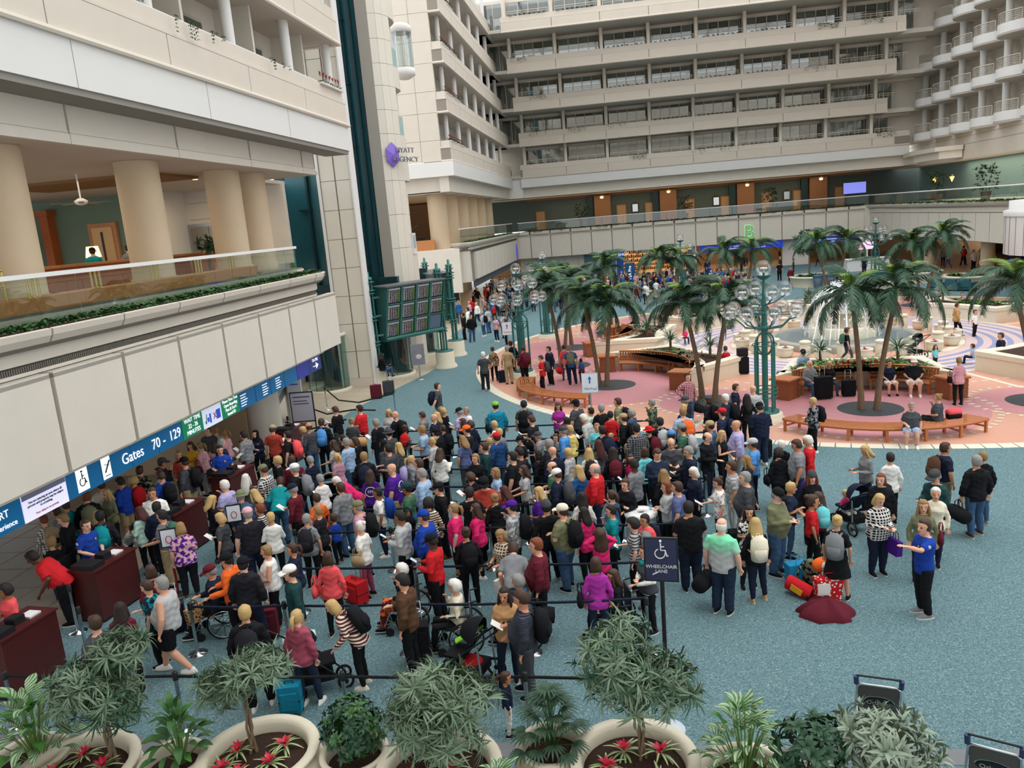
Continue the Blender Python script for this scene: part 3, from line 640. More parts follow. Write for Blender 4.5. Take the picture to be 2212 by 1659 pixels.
# ================================================================ HOTEL FLOORS
ZB = [11.95, 15.3, 18.65, 22.0, 25.35]
hl = sempty('wall_hotel_left')
def hp(b, name, m, parent=None, **k): return b.build(name, m, parent or hl, **k)
E0 = 34.75
hp(B().box(-12.6, -11.4, 0, E0, 10.87, 11.9), 'white_band', wallw)
for y in (5.1, 10.9, 16.68, 22.46, 28.2): hp(B().box(-11.41, -11.395, y, y+.015, 10.87, 11.9), 'band_joint', wallg)
bead = [(-.03, 11.87), (-.09, 11.91), (-.09, 11.99), (-.03, 12.03), (.1, 12.03), (.1, 11.87)]
def balcony_run(P, dz, spans, side, parent, white_rail=True):
    """pieces of one balcony front along +travel; P(path pts), offsets to the right of travel are outside (side=-1)"""
    def sw(prof): return B().sweep(P, [(side*o, z+dz) for o, z in prof])
    sw([(.08, -.08), (.11, -.02), (.08, .06), (-.2, .06), (-.2, -.08)]).build('bead_moulding', wallp, parent)
    sw([(-.02, .06), (-.02, .88), (-.3, .88), (-.3, .06)]).build('lower_core', wallg, parent)
    sw([(-.08, .9), (-.08, 1.4), (-.32, 1.4), (-.32, .9)]).build('parapet', wallp, parent)
    sw([(.02, .86), (.02, .93), (-.3, .93), (-.3, .86)]).build('ledge', wallp, parent)
Jl = [-2.6, 2.05, 6.7, 11.35, 16.03, 20.68, 25.4, 30.08, 34.72]
for k in range(4):
    dz = ZB[k]; balcony_run([(-11.4, 0), (-11.4, E0), (-13.6, E0)], dz, None, -1, hl)
    for a, b2 in zip(Jl, Jl[1:]): hp(B().box(-11.5, -11.385, a+.02, b2-.02, dz+.07, dz+.85), 'balcony_panel', wallp)
    if k: hp(B().box(-13.4, -11.45, 0, E0-.05, dz-.05, dz+.3), 'balcony_slab', ceilm)
    else: hp(B().box(-13.4, -11.45, 0, E0-.05, dz, dz+.3), 'balcony_slab', ceilm)
    hp(B().box(-14.2, -13.4, 0, E0-.3, dz+.2, dz+3.4), 'inner_wall', wallm)
    for y in (16.1, 20.75, 25.4, 30.05, 34.4): hp(B().lathe([(.19, dz+1.1), (.19, dz+3.35)], 20, (0, 0, 0)), 'balcony_column', wallw, loc=(-11.9, y, 0))
    for y in (18.4, 23.0, 27.7, 32.3): hp(B().box(-13.4, -12.1, y-.07, y+.07, dz+.3, dz+3.35), 'partition_wall', wallm)
    for q, y in enumerate((16.8, 21.4, 26.0, 30.6)):
        w_ = struct(B().box(-13.42, -13.34, y-.65, y+.65, dz+.3, dz+2.7).build('window_%d' % (200+k*4+q), frame_m))
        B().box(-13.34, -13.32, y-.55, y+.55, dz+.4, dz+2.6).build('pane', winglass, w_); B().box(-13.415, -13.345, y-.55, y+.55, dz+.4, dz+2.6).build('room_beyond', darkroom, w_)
    t = hp(B().tube([(-11.62, 0, dz+1.46), (-11.62, E0-.1, dz+1.46)], .035), 'balcony_rail', cream if 0 else wallw)
def facade_far():
    XL, XR = -10.2, 28.1; wf = sempty('wall_back'); YF = [91.0, 89.9, 86.9, 84.0, 81.4]
    XRk = [29.5, 28.4, 28.25, 28.1, 28.0]; wn = [1]
    B().box(-10.4, 31, 91.0, 93, 10.87, 11.95).build('white_band', wallw, wf); B().box(-14, -10.3, 91.3, 93, 9.75, 12.2).build('corner_band', wallw, wf)
    B().box(-14, 33, 91.8, 94, 9.75, 10.87).build('lower_beam', wallm, wf)
    cols = [-9.86+4.635*i for i in range(9)]
    wm = {}
    def window(x0, x1, y, z0, z1, k, i):
        nonlocal_ = 0; w_ = sempty('window_%d' % wn[0], (x0, y, z0)); wn[0] += 1; n = max(2, round((x1-x0)/1.05)); d = (x1-x0)/n; h = z1-z0
        key = (n, round(h, 2), round(d, 2))
        if key not in wm:
            fb = B().box(0, x1-x0, -.04, .06, h-.07, h).box(0, x1-x0, -.04, .06, 0, .07)
            for j in range(n+1): fb.box(max(0, j*d-.035), min(x1-x0, j*d+.035), -.04, .06, 0, h)
            cb = B(); m_ = 12
            vs = []; fs = []
            for q in range(m_+1):
                for zz in (.05, h-.05): vs.append((.05+(d-.1)*q/m_, .14+.025*math.sin(q*PI/1.5), zz))
            for q in range(m_): fs.append((2*q, 2*q+2, 2*q+3, 2*q+1))
            cb.add(vs, fs, True)
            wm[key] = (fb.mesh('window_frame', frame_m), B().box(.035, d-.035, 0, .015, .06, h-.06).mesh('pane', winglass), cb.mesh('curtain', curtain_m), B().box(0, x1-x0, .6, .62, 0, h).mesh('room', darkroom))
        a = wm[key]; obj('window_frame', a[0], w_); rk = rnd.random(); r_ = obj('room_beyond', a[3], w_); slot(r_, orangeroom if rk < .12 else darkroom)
        for j in range(n):
            obj('pane', a[1], w_, (j*d, 0, 0))
            if (rk < .5) or j in (0, n-1) or rnd.random() < .3: obj('curtain', a[2], w_, (j*d, 0, 0))
    for k in range(5):
        dz, yf, xr = ZB[k], YF[k], XRk[k]; fk = obj('floor_band', None, wf)
        balcony_run([(XL+.0, yf), (xr, yf)] if k else [(-10.4, yf), (31, yf)], dz, None, -1, fk)
        cs = [c for c in cols if c < xr+.2]
        js = [XL]+[c+4.635/1 for c in cs if c+4.6 < xr]+[xr]
        js = sorted(set([XL]+[c for c in cs[1:]]+([xr] if xr-cs[-1] > .6 else []))); 
        if js[-1] < xr-.1: js[-1] = xr
        for a, b2 in zip(js, js[1:]): B().box(a+.03, b2-.03, yf-.02, yf+.1, dz+.07, dz+.85).build('balcony_panel', wallp, fk)
        yb = (YF[k-1] if k else 91)+2.2; wy0 = yf+1.6
        B().box(xr, 36, wy0, yb+.9, dz-.02, dz+.4).build('balcony_slab', wallm, fk); B().box(-15, xr+.0, yf+.05, yb+.9, dz-.02, dz+.3).build('balcony_slab', mat('slab_grey', 'bcb8ae', .85), fk)
        top = ZB[k+1] if k < 4 else dz+3.35; wy = yf+1.7
        # wall around the windows
        B().box(-15, 36, wy+.7, wy+.9, dz, top).build('window_wall', wallm, fk)
        B().box(-13, 31.5, wy-.03, wy+.1, top-.28, top).build('lintel', wallm, fk); B().box(-13, 31.5, wy-.03, wy+.1, dz, dz+.35).build('sill', wallm, fk)
        for i, c in enumerate(cs):
            x = c+(.06 if k == 1 else .12 if k == 2 else 0)
            B().lathe([(.19, dz+1.15), (.19, top)], 18).build('balcony_column', wallm, fk, (x, yf+.28, 0)); B().box(-.17, .17, yf+.3, yf+.5, dz+.95, dz+1.35).build('column_foot', steel, fk, (x, 0, 0))
            B().box(x-.1, x+.1, yf+.45, wy+.7, dz+.3, top).build('partition_wall', wallm, fk)
            if i+1 < len(cs): x1 = cs[i+1]
            else: x1 = 29.6
            if x1-x > 1.5:
                window(x+.28, x1-.28, wy, dz+.35, top-.28, k, i)
                rb = B().bar((x+.3, yf+.2, dz+1.85), (x1-.25, yf+.2, dz+1.85), .05, .05).bar((x+.3, yf+.2, dz+1.66), (x1-.25, yf+.2, dz+1.66), .03, .03)
                for q in range(5): rb.box(x+.32+q*(x1-x-.6)/4.02, x+.35+q*(x1-x-.6)/4.02, yf+.18, yf+.22, dz+1.4, dz+1.85)
                rb.build('balcony_rail', frame_m, fk)
        if k: window(XL-1.9, XL+.15, wy, dz+.35, top-.28, k, -1)
    return wf
wf = facade_far()
# left wing beyond the lift tower
wg = sempty('wall_wing_left')
def gp(b, name, m, **k): return b.build(name, m, wg, **k)
gp(B().box(-22, -11.4, 57.6, 91, 10.87, 11.9), 'white_band', wallw); gp(B().box(-12.6, -11.9, 57.9, 93, 9.78, 10.87), 'lower_beam', wallm); gp(B().box(-30, -12.4, 58.2, 62, 9.78, 10.87), 'lower_beam', wallm)
gp(B().box(-40, -12, 58.2, 91, 9.75, 9.85), 'lobby_ceiling', ceilm)
for k in range(5):
    dz = ZB[k]; balcony_run([(-12.25, 57.7), (-11.5, 57.7), (-11.5, 92)][::1], dz, None, -1, wg)
    gp(B().box(-24, -12.25, 57.72, 58.0, dz+1.46, dz+3.34), 'end_panel', wallp); gp(B().box(-24, -12.25, 57.72, 58.0, dz+.01, dz+1.44), 'end_panel', wallp)
    for q in range(2): gp(B().box(-18.6+q*4.9, -18.58+q*4.9, 57.71, 57.8, dz, dz+3.35), 'panel_joint', wallg)
    gp(B().box(-13.6, -13.4, 58, 92, dz, dz+3.35), 'inner_wall', wallw); gp(B().box(-13.6, -11.55, 57.8, 92, dz-.02, dz+.25), 'balcony_slab', ceilm)
    for q in range(7):
        y = 59.2+q*4.6; a = 57.7+q*4.75
        gp(B().lathe([(.19, dz+1.15), (.19, dz+3.33)], 18), 'balcony_column', wallw, loc=(-12.0, y, 0)); gp(B().box(-11.6, -11.485, a+.03, a+4.72, dz+.07, dz+.85), 'balcony_panel', wallp)
for i, y in enumerate((58.9, 63.2, 67.8, 72.4, 77, 81.6)): gp(B().lathe([(.72, 5.6), (.72, 9.8)], 28), 'round_column', colm, loc=(-13.3, y+.6, 0))
gp(B().box(-30, -11.6, 57.8, 58.1, 2.4, 5.6), 'end_wall', wallm); gp(B().box(-30, -16.3, 57.9, 58.1, 0, 2.4), 'end_wall', wallm)
gp(B().box(-17.3, -17.1, 57.9, 91, 0, 6), 'end_wall', wallm)
gp(B().box(-26, -12, 58, 92, 5.4, 5.65), 'lobby_floor', ceilm); gp(B().box(-26.2, -26, 58, 91, 5.6, 9.8), 'back_wall', mat('warm_dark', '5b4532', .7))
gp(B().box(-26, -13.5, 58.2, 58.5, 5.65, 6.4), 'wood_ledge', woodl); gp(B().box(-30, -14.6, 78, 78.2, 5.6, 9.8).box(-30, -29.8, 50, 78, 5.6, 9.8), 'back_wall', mat('warm_dark', '5b4532'))
gp(B().sweep([(-12.2, 60.4), (-11.45, 61), (-11.4, 62), (-11.4, 90.9)], [(0, 2.92), (0, 5.4), (.3, 5.4), (.3, 2.92)]), 'wall_core', wallg)
gp(B().lathe([(.72, 2.92), (.72, 5.3)], 24), 'corner_drum', wallm, loc=(-12.1, 61.1, 0))
gp(B().sweep([(-13, 60.0), (-12.1, 60.2), (-11.5, 60.8), (-11.4, 62), (-11.4, 90.8)], [(o, z) for o, z in prof]), 'planter_trough', wallp)
for i in range(12): gp(B().box(-.03, .2, .05, 2.26, 3.02, 5.15), 'wall_panel', wallm, loc=(-11.4, 62.4+i*M1, 0))
gp(B().box(-11.45, -11.3, 61.2, 91, 5.38, 5.7), 'cornice', wallm); gp(B().box(-11.3, -11.28, 61.5, 90, 5.24, 5.32), 'vent_grille', mat('grille_dark', '4d4a45'))
gp(B().box(-11.5, -11.4, 62, 90.5, 2.4, 2.92), 'sign_band', mat('band_dark', '4a5560', .6))
# bridge across the back
br = sempty('wall_bridge')
def bp_(b, name, m, **k): return b.build(name, m, br, **k)
bp_(B().box(-11.4, 27, 91.1, 91.5, 2.92, 5.7), 'wall_core', wallg)
for i in range(-1, 16):
    x = -9.83+i*M1
    if x > 26.5: continue
    bp_(B().box(.05, 2.27, 0, .12, 2.95, 5.45), 'wall_panel', wallm, loc=(x, 91, 0)); bp_(B().box(.08, 2.22, -.22, .3, 5.62, 5.95), 'planter_trough', wallp, loc=(x, 91, 0))
bp_(B().box(-11.4, 27, 90.95, 91.4, 5.47, 5.6), 'moulding', wallm); bp_(B().box(-11.4, 27.2, 91.2, 112, 5.5, 5.9), 'bridge_floor', ceilm)
Q = [(27.0, 91.2), (27.3, 61), (27.3, 55)]
bp_(B().sweep(Q, [(.05, 2.92), (.05, 5.4), (.4, 5.4), (.4, 2.92)]), 'wall_core', wallg)
bp_(B().sweep(Q, prof), 'planter_trough', wallp); bp_(B().sweep(Q, [(-.04, 5.15), (-.04, 5.5), (.2, 5.5), (.2, 5.15)]), 'cornice', wallm)
bp_(B().lathe([(.5, 2.92), (.5, 5.95)], 24), 'corner_post', wallm, loc=(27.0, 91, 0))
for i in range(13): bp_(B().box(-.02, .2, .04, 2.27, 2.98, 5.1), 'wall_panel', wallm, loc=(27.02+.01*i, 88.4-i*M1, 0))
bp_(B().lathe([(4.0, 2.92), (4.0, 5.2)], 48), 'drum_wall', wallw, loc=(27.3, 51.3, 0)); bp_(B().lathe([(4.06, 5.2), (4.1, 5.5), (3.8, 5.6), (3.8, 6.1), (.01, 6.1)], 48), 'drum_cap', wallw, loc=(27.3, 51.3, 0))
for i in range(24):
    a = PI/2+i*PI/24*1.3; bp_(B().box(-.012, .012, -.01, .02, 2.92, 5.2), 'panel_joint', wallg, loc=(27.3+4.0*math.cos(a), 51.3+4.0*math.sin(a), 0), rz=a-PI/2)
bp_(B().lathe([(.01, 2.92), (4, 2.92)], 48), 'drum_soffit', ceilm, loc=(27.3, 51.3, 0))
bp_(B().box(27.3, 45, 20, 112, 5.5, 5.9), 'bridge_floor', ceilm)
t = thing('glass_railing', 'long glass balustrade with a pale rail along the far bridge', 'railing', (8, 91.7, 5.9))
for i in range(16): B().box(-19.2+i*2.4, -16.84+i*2.4, -.01, .01, .1, 1.02).build('glass_pane', railglass, t)
B().tube([(-19.3, 0, 1.08), (19.2, 0, 1.08)], .055).build('top_rail', white, t)
t = thing('glass_railing', 'glass balustrade with a pale rail along the right bridge to the drum', 'railing', (27.5, 73, 5.9))
for i in range(15): B().box(-.01, .01, -18+i*2.4, -15.64+i*2.4, .1, 1.02).build('glass_pane', railglass, t)
B().tube([(-.3, 18.7, 1.08), (0, -12, 1.08), (-.2, -23.5, 1.08)], .055).build('top_rail', white, t)
t = thing('glass_railing', 'glass balustrade with a pale rail beside the round columns beyond the lifts', 'railing', (-11.9, 75, 5.65))
for i in range(13): B().box(-.01, .01, -14.6+i*2.4, -12.24+i*2.4, .1, 1.3).build('glass_pane', railglass, t)
B().tube([(0, -15, 1.36), (0, 16.5, 1.36)], .05).build('top_rail', white, t)
# upper back wall: teal wall, doors, pilasters
ub = sempty('wall_gallery')
def up_(b, name, m, **k): return b.build(name, m, ub, **k)
up_(B().box(-27, 40, 101, 101.3, 5.9, 9.8), 'back_wall', tealw); up_(B().box(-26, 33, 92, 101, 9.75, 9.85), 'gallery_ceiling', ceilm); up_(B().box(-11, 30, 100.7, 101, 9.5, 9.75), 'wood_cornice', mat('pilaster_wood', '8a6242', .5, noise=.12))
for x in (-1.6, 6.4, 15.6, 24.0): up_(B().box(-1.0, 1.0, 100.2, 101, 5.9, 9.5), 'wood_pilaster', mat('pilaster_wood', '8a6242'), loc=(x, 0, 0)); up_(B().box(-1.9, -1.15, 100.5, 101, 5.9, 9.5), 'niche', tealdk, loc=(x, 0, 0))
dn = 3
for x in (-9.4, .7, 4.2, 9.0, 13.3, 18.1, 21.8, 26.6):
    d = struct(B().box(-.62, .62, 100.85, 101.02, 5.9, 8.25).build('door_%d' % dn, mat('door_frame_tan', '8f6a48', .5), None, (x, 0, 0))); dn += 1
    B().box(-.5, .5, 100.8, 100.86, 5.9, 8.12).build('door_leaf', mat('door_pale', 'ab8a64', .5), d); B().ball((.4, 100.76, 7.0), .04).build('door_knob', brass, d)
for i, (x, w_) in enumerate(((2.4, 'left'), (12.2, 'middle'), (20.5, 'right'))):
    t = thing('wall_mirror', 'ornate framed mirror on the teal gallery wall, %s of three' % w_, 'mirror', (x, 100.95, 7.7))
    B().box(-.42, .42, -.08, 0, -.55, .55).box(-.2, .2, -.08, 0, .55, .68).build('mirror_frame', mat('bronze', '4c3a22', .4, metal=.6), t); B().box(-.32, .32, -.1, -.075, -.45, .45).build('mirror_glass', chrome, t)
for i, (x, w_) in enumerate(((-1.6, 'leftmost'), (6.4, 'second'), (15.6, 'third'), (24.0, 'rightmost'))):
    t = thing('chandelier', 'small glowing chandelier over the far gallery, %s of four' % w_, 'chandelier', (x, 99, 9.75))
    B().tube([(0, 0, 0), (0, 0, -.35)], .02).build('stem', brass, t); B().ball((0, 0, -.5), .16, sc=(1.3, 1.3, .8)).build('lamp_globe', mat('lamp_warm', 'ffcf8a', .5, emit=5), t)
    for q in range(5): a = q*PI*.4; B().tube([(0, 0, -.35), (.25*math.cos(a), .25*math.sin(a), -.3), (.32*math.cos(a), .32*math.sin(a), -.45)], .012, 5).build('arm', brass, t)
light('gallery_light', 'AREA', (8, 97, 9.6), 550, (1, .8, .55), 34, 5)
light('wing_light', 'AREA', (-18, 70, 9.6), 300, (1, .78, .5), 8, 22)
# ground level behind: shop fronts and concourse
gb = sempty('wall_concourse')
def cp_(b, name, m, **k): return b.build(name, m, gb, **k)
cp_(B().box(-17, 45, 104, 104.3, 0, 2.95), 'back_wall', mat('warm_wall', 'b0875c', .7)); cp_(B().box(-17, 45, 91.5, 111, 2.93, 3.0), 'soffit', ceilm)
cp_(B().box(-11.3, -.2, 92.2, 92.5, 0, 2.93), 'tiled_wall', wallm); cp_(B().box(-3.9, -.3, 92.1, 92.2, 0, 2.8), 'blue_mural', mat('mural_blue', '5c7c86', .6, noise=.25, nscale=1.2))
for i in range(5): cp_(B().box(-11+i*1.6, -10.98+i*1.6, 92.17, 92.2, 0, 2.93), 'panel_joint', wallg)
cp_(B().box(18.2, 21.0, 92.0, 92.5, 0, 2.93), 'tiled_wall', wallm); cp_(B().box(8.3, 8.7, 91.8, 95, 0, 2.93), 'pier', wallm); cp_(B().box(26.3, 27.2, 91.8, 93, 0, 2.93), 'pier', colm)
cp_(B().box(8.8, 45, 92, 111, 0, .01), 'concourse_floor', mat('concourse_floor', 'b08e6e', .3, noise=.1))
cp_(B().box(27.3, 45, 45, 92, 0, .01), 'concourse_floor', mat('concourse_floor', 'b08e6e', .3)); cp_(B().box(27.4, 45, 45, 92, 2.9, 2.95), 'soffit', ceilm); cp_(B().box(40, 40.3, 30, 92, 0, 3), 'back_wall', mat('lounge_dark', '3a2f28', .8))
for (x, y) in ((28.2, 77), (28.4, 66), (30, 58)): cp_(B().lathe([(.5, 0), (.5, 2.92)], 20), 'round_column', colm, loc=(x, y, 0))
light('concourse_light', 'AREA', (14, 98, 2.8), 260, (1, .85, .62), 12, 8)
light('concourse_light', 'AREA', (34, 68, 2.8), 90, (1, .75, .5), 8, 30)
light('concourse_light', 'AREA', (-14.4, 76, 2.8), 120, (1, .75, .45), 4, 24)
light('checkpoint_light', 'AREA', (-15, 17, 2.85), 10, (1, .86, .7), 5, 20)
# right wing: plain wall with rows of rounded balconies
wr = sempty('wall_right')
def rp(b, name, m, **k): return b.build(name, m, wr, **k)
XR_ = 32.2
rp(B().box(XR_, XR_+.4, 30, 96, 9.7, 12.0), 'lower_wall', wallp); rp(B().box(XR_-.02, XR_, 30, 96, 10.9, 10.92), 'wall_joint', wallg); rp(B().box(XR_-.02, XR_, 30, 96, 11.6, 11.62), 'wall_joint', wallg)
rp(B().box(XR_+3, XR_+3.2, 20, 100, 5.9, 9.7), 'gallery_wall', mat('wall_aqua', '6f8f90', .7, noise=.05)); rp(B().box(XR_, 45, 20, 100, 9.6, 9.7), 'gallery_ceiling', ceilm)
rp(B().box(XR_+1.6, XR_+1.8, 30, 100, 12, 32), 'inner_wall', wallp)
bm = B(); n = 14
arc = [(-1.0+1.25*math.sin(PI*i/n) if 0 else -1.15*math.sin(PI*i/n)**.75, -2.05+4.1*i/n) for i in range(n+1)]
bowl = B().sweep(arc, [(0, 0), (0, .82), (-.15, .82), (-.15, 0)]); pf = [(x, y) for x, y in arc]+[(1.6, 2.05), (1.6, -2.05)]
slab = B().prism(pf, -.04, .1); railb = B()
for zz, r_ in ((1.62, .045), (1.46, .018), (1.32, .018), (1.18, .018), (1.04, .018), (.92, .018)): railb.tube([(x+.08, y, zz) for x, y in arc[1:-1]], r_, 5)
for i in (1, 4, 7, 10, 13): railb.tube([(arc[i][0]+.08, arc[i][1], .8), (arc[i][0]+.08, arc[i][1], 1.62)], .03 if i in (1, 13) else .014, 5)
bm1, bm2, bm3 = bowl.mesh('balcony_bowl', wallw), slab.mesh('balcony_slab', ceilm), railb.mesh('balcony_rail', frame_m)
colr = B().lathe([(.3, .1), (.3, 3.35)], 16).mesh('balcony_column', wallw)
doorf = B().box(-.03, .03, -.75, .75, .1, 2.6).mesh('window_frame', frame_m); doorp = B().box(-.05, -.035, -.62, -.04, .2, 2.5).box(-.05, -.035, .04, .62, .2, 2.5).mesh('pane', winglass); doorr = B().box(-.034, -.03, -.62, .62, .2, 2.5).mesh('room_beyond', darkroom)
q_ = 100
for k in range(6):
    for j in range(9):
        y = 89.6-j*4.45; z = 12.0+3.35*k
        if j > 5 and k < 0: continue
        o = obj('balcony', None, wr, (XR_, y, z)); obj('balcony_bowl', bm1, o); obj('balcony_slab', bm2, o); obj('balcony_rail', bm3, o)
        obj('balcony_column', colr, wr, (XR_+.55, y+2.2, z))
        w_ = sempty('window_%d' % q_, (XR_+1.58, y+.2, z)); q_ += 1; obj('window_frame', doorf, w_); obj('pane', doorp, w_); obj('room_beyond', doorr, w_)
rp(B().sweep([(31.0, 93), (31.0, 88.2), (30.2, 86.5), (30.6, 81.5), (32.2, 80.8)], [(0, 9.8), (0, 10.5), (-.3, 10.5), (-.3, 9.8)]), 'canopy_fascia', wallm)
rp(B().sweep([(30.8, 91), (29.9, 86.5), (30.3, 81.5), (32.2, 80.6)], [(0, 10.5), (.25, 10.65), (.3, 10.9), (-.4, 10.9), (-.4, 10.5)]), 'canopy_trough', wallp)
light('right_gallery_light', 'AREA', (33.8, 72, 9.5), 700, (1, .82, .6), 2, 30)
# the building around and behind the camera (lights and reflections)
wz = sempty('wall_front'); B().box(-12, 45, -4.2, -4, -.2, 4.5).build('lower_wall', wallm, wz); B().box(-20, 45, -1.2, -.6, 10.8, 32).build('upper_wall', wallm, wz); B().box(-20, 45, -8, -.6, 10.7, 10.9).build('upper_soffit', wallm, wz)
for k in range(5): B().box(-14, 40, -.6, -.3, ZB[k], ZB[k]+1.4).build('balcony_band', wallp, wz)
# roof ribs over the atrium, glass between them
rf = sempty('ceiling'); 
for i in range(12): B().box(-24, 46, -6+i*10, -5.5+i*10, 34, 35.2).build('roof_beam', white, rf)
for i in range(8): B().box(-20+i*9, -19.7+i*9, -8, 112, 34.2, 34.8).build('roof_beam', white, rf)
# ================================================================ LIFT TOWER
tw = sempty('wall_lift_tower')
def tp(b, name, m, **k): return b.build(name, m, tw, **k)
def panel_grid(x0, x1, y0, y1, zs, axis):
    for a, c in zip(zs, zs[1:]):
        if axis == 'x': B().box(x0+.012, x1-.012, y0-.02, y0+.06, a+.012, c-.012).build('wall_panel', mat('tower_panel', 'd8d2c4', .6, noise=.04, nscale=1.3), tw)
        else: B().box(x0-.06, x0+.02, y0+.012, y1-.012, a+.012, c-.012).build('wall_panel', mat('tower_panel', 'd8d2c4', .6, noise=.04, nscale=1.3), tw)
ZS = [.45+1.33*i for i in range(24)]
tp(B().box(-13.45, -11.95, 36.02, 36.5, 0, 32), 'tower_core', wallg)
for a, c in ((-13.42, -12.72), (-12.68, -11.97)): panel_grid(a, c, 36.0, 0, ZS, 'x')
tp(B().box(-13.47, -11.93, 35.95, 36.1, 0, .45), 'tower_base', wallp)
tp(B().box(-13.56, -13.44, 35.9, 36.6, 0, 32), 'shaft_edge', wallw); tp(B().box(-11.95, -11.88, 35.9, 36.6, 0, 32), 'shaft_edge', wallw)
# recess with teal shafts
for (x0, x1, yb) in ((-16.6, -13.5, 38.2), (-14.2, -11.9, 40.3)):
    tp(B().box(x0, x1, yb, yb+.2, 0, 32), 'teal_back_wall', tealp); tp(B().box(x0, x0+.5, yb-.04, yb, 0, 32).box((x0+x1)/2+.1, (x0+x1)/2+.2, yb-.3, yb, 0, 32).box(x1-.6, x1-.5, yb-.3, yb, 0, 32).box(x1-.35, x1, yb-.05, yb, 0, 32), 'guide_rail', tealdk)
    for z in range(2, 32, 3): tp(B().box((x0+x1)/2-.35, (x0+x1)/2+.25, yb-.35, yb, 0, .07), 'bracket', tealdk, loc=(0, 0, z+.6))
tp(B().box(-20.3, -16.5, 35.9, 36.1, 3, 9.9), 'tiled_wall', wallm)
for q in range(6): tp(B().box(-20, -16.5, 35.87, 35.9, 6.3+q*.75, 6.31+q*.75), 'panel_joint', wallg)
tp(B().box(-16.5, -16.35, 35.9, 38.2, 0, 10), 'shaft_edge', wallw)
# curved pier between the second and third lift
pier = [(-12.1, 40.0), (-11.5, 39.95), (-11.15, 40.1), (-10.9, 40.5), (-10.75, 41.1), (-10.72, 41.8), (-10.85, 42.5), (-11.2, 43.1), (-12.1, 43.6)]
core = [(-12.1, 40.0), (-11.5, 39.96), (-11.25, 40.3), (-11.2, 41.0), (-11.2, 42.0), (-11.4, 42.8), (-12.1, 43.5)]
tp(B().prism(core, 0, 32), 'pier_core', mat('pier_shade_grey', '9b958b', .7)); tpan = mat('tower_panel', 'd8d2c4', .6, noise=.04, nscale=1.3)  # grey core colour paints the shade on the white pier's camera-facing side
OPEN = [(6.4, 9.8), (12.1, 14.4), (15.45, 17.75), (18.8, 21.1), (22.15, 24.45), (25.5, 27.8)]
ZP = [0, .45, 2.4, 4.4, 6.4, 8.1, 9.8, 11.0, 12.1, 13.25, 14.4, 15.45, 16.6, 17.75, 18.8, 19.95, 21.1, 22.15, 23.3, 24.45, 25.5, 26.65, 27.8, 29, 30.5, 32]
for i in range(1, 8):
    (xa, ya), (xb, yb) = pier[i], pier[i+1]; L_ = math.hypot(xb-xa, yb-ya); an = math.atan2(yb-ya, xb-xa)
    for a, c in zip(ZP, ZP[1:]):
        if i in (4, 5, 6) and any(o0-.01 < (a+c)/2 < o1 for o0, o1 in OPEN): continue
        B().box(.008, L_-.008, .0, .28 if i > 2 else .04, a+.008, c-.008).build('wall_panel', tpan, tw, (xa, ya, 0), an)
for o0, o1 in OPEN[1:]: tp(B().tube([(-10.9, 41.15, o0), (-10.88, 41.8, o0)], .02, 4).box(-10.9, -10.88, 41.12, 42.4, o0, o0+1.0), 'balcony_glass', mat('recess_glass', 'a9c4be', .2))
tp(B().box(-10.95, -10.7, 41.2, 41.9, 6.0, 7.1), 'wall_box', wallw); tp(B().box(-10.7, -10.69, 41.3, 41.75, 6.3, 7.0), 'screen', mat('screen_pale2', '9fb4b4', .3))
def lift_cab(x, y, z, label, h=2.7, r=.72):
    t = thing('glass_lift', label, 'elevator', (x, y, z))
    B().lathe([(.01, 0), (r*.5, 0), (r, .18), (r, .55), (.01, .55)], 28).build('cab_base', wallw, t); B().lathe([(.01, h), (r, h), (r, h+.35), (r*.6, h+.5), (.01, h+.5)], 28).build('cab_roof', wallw, t)
    B().lathe([(r-.03, .55), (r-.03, h)], 28).build('cab_glass', glass('cab_glass', (.8, .86, .86), .15), t)
    for q in range(7): a = q*2*PI/7; B().tube([((r-.02)*math.cos(a), (r-.02)*math.sin(a), .5), ((r-.02)*math.cos(a), (r-.02)*math.sin(a), h)], .02, 5).build('mullion', chrome, t)
lift_cab(-11.25, 45.3, 15.5, 'round glass lift cab hanging high on the white tower', 2.4, .6)
for i, (x, y, w_) in enumerate(((-14.15, 35.85, 'nearest'), (-11.75, 38.85, 'middle'), (-11.75, 45.1, 'farthest'))):
    t = thing('lift_enclosure', 'curved green glass lift enclosure on a cream kerb, %s of three' % w_, 'elevator', (x, y, 0))
    B().lathe([(1.08, 0), (1.08, .12), (.9, .12), (.9, 0)], 36).build('kerb', stonem, t); B().lathe([(.97, .12), (.97, 2.6)], 36, (0, 0, 0), -PI*.95, PI*.25).build('curved_glass', shaftglass, t)
    if i == 0: B().lathe([(.92, 2.6), (1.04, 2.6), (1.04, 2.75), (.92, 2.75), (.92, 2.6)], 36, (0, 0, 0), -PI*.95, PI*.25).build('top_ring', wallw, t)
    for q in range(4): a = -PI*.85+q*.75; B().tube([(.97*math.cos(a), .97*math.sin(a), .1), (.97*math.cos(a), .97*math.sin(a), 2.6)], .015, 5).build('mullion', tealdk, t)
    B().box(-.5, .5, .5, .9, .1, 5).build('lift_machinery', tealdk, t)
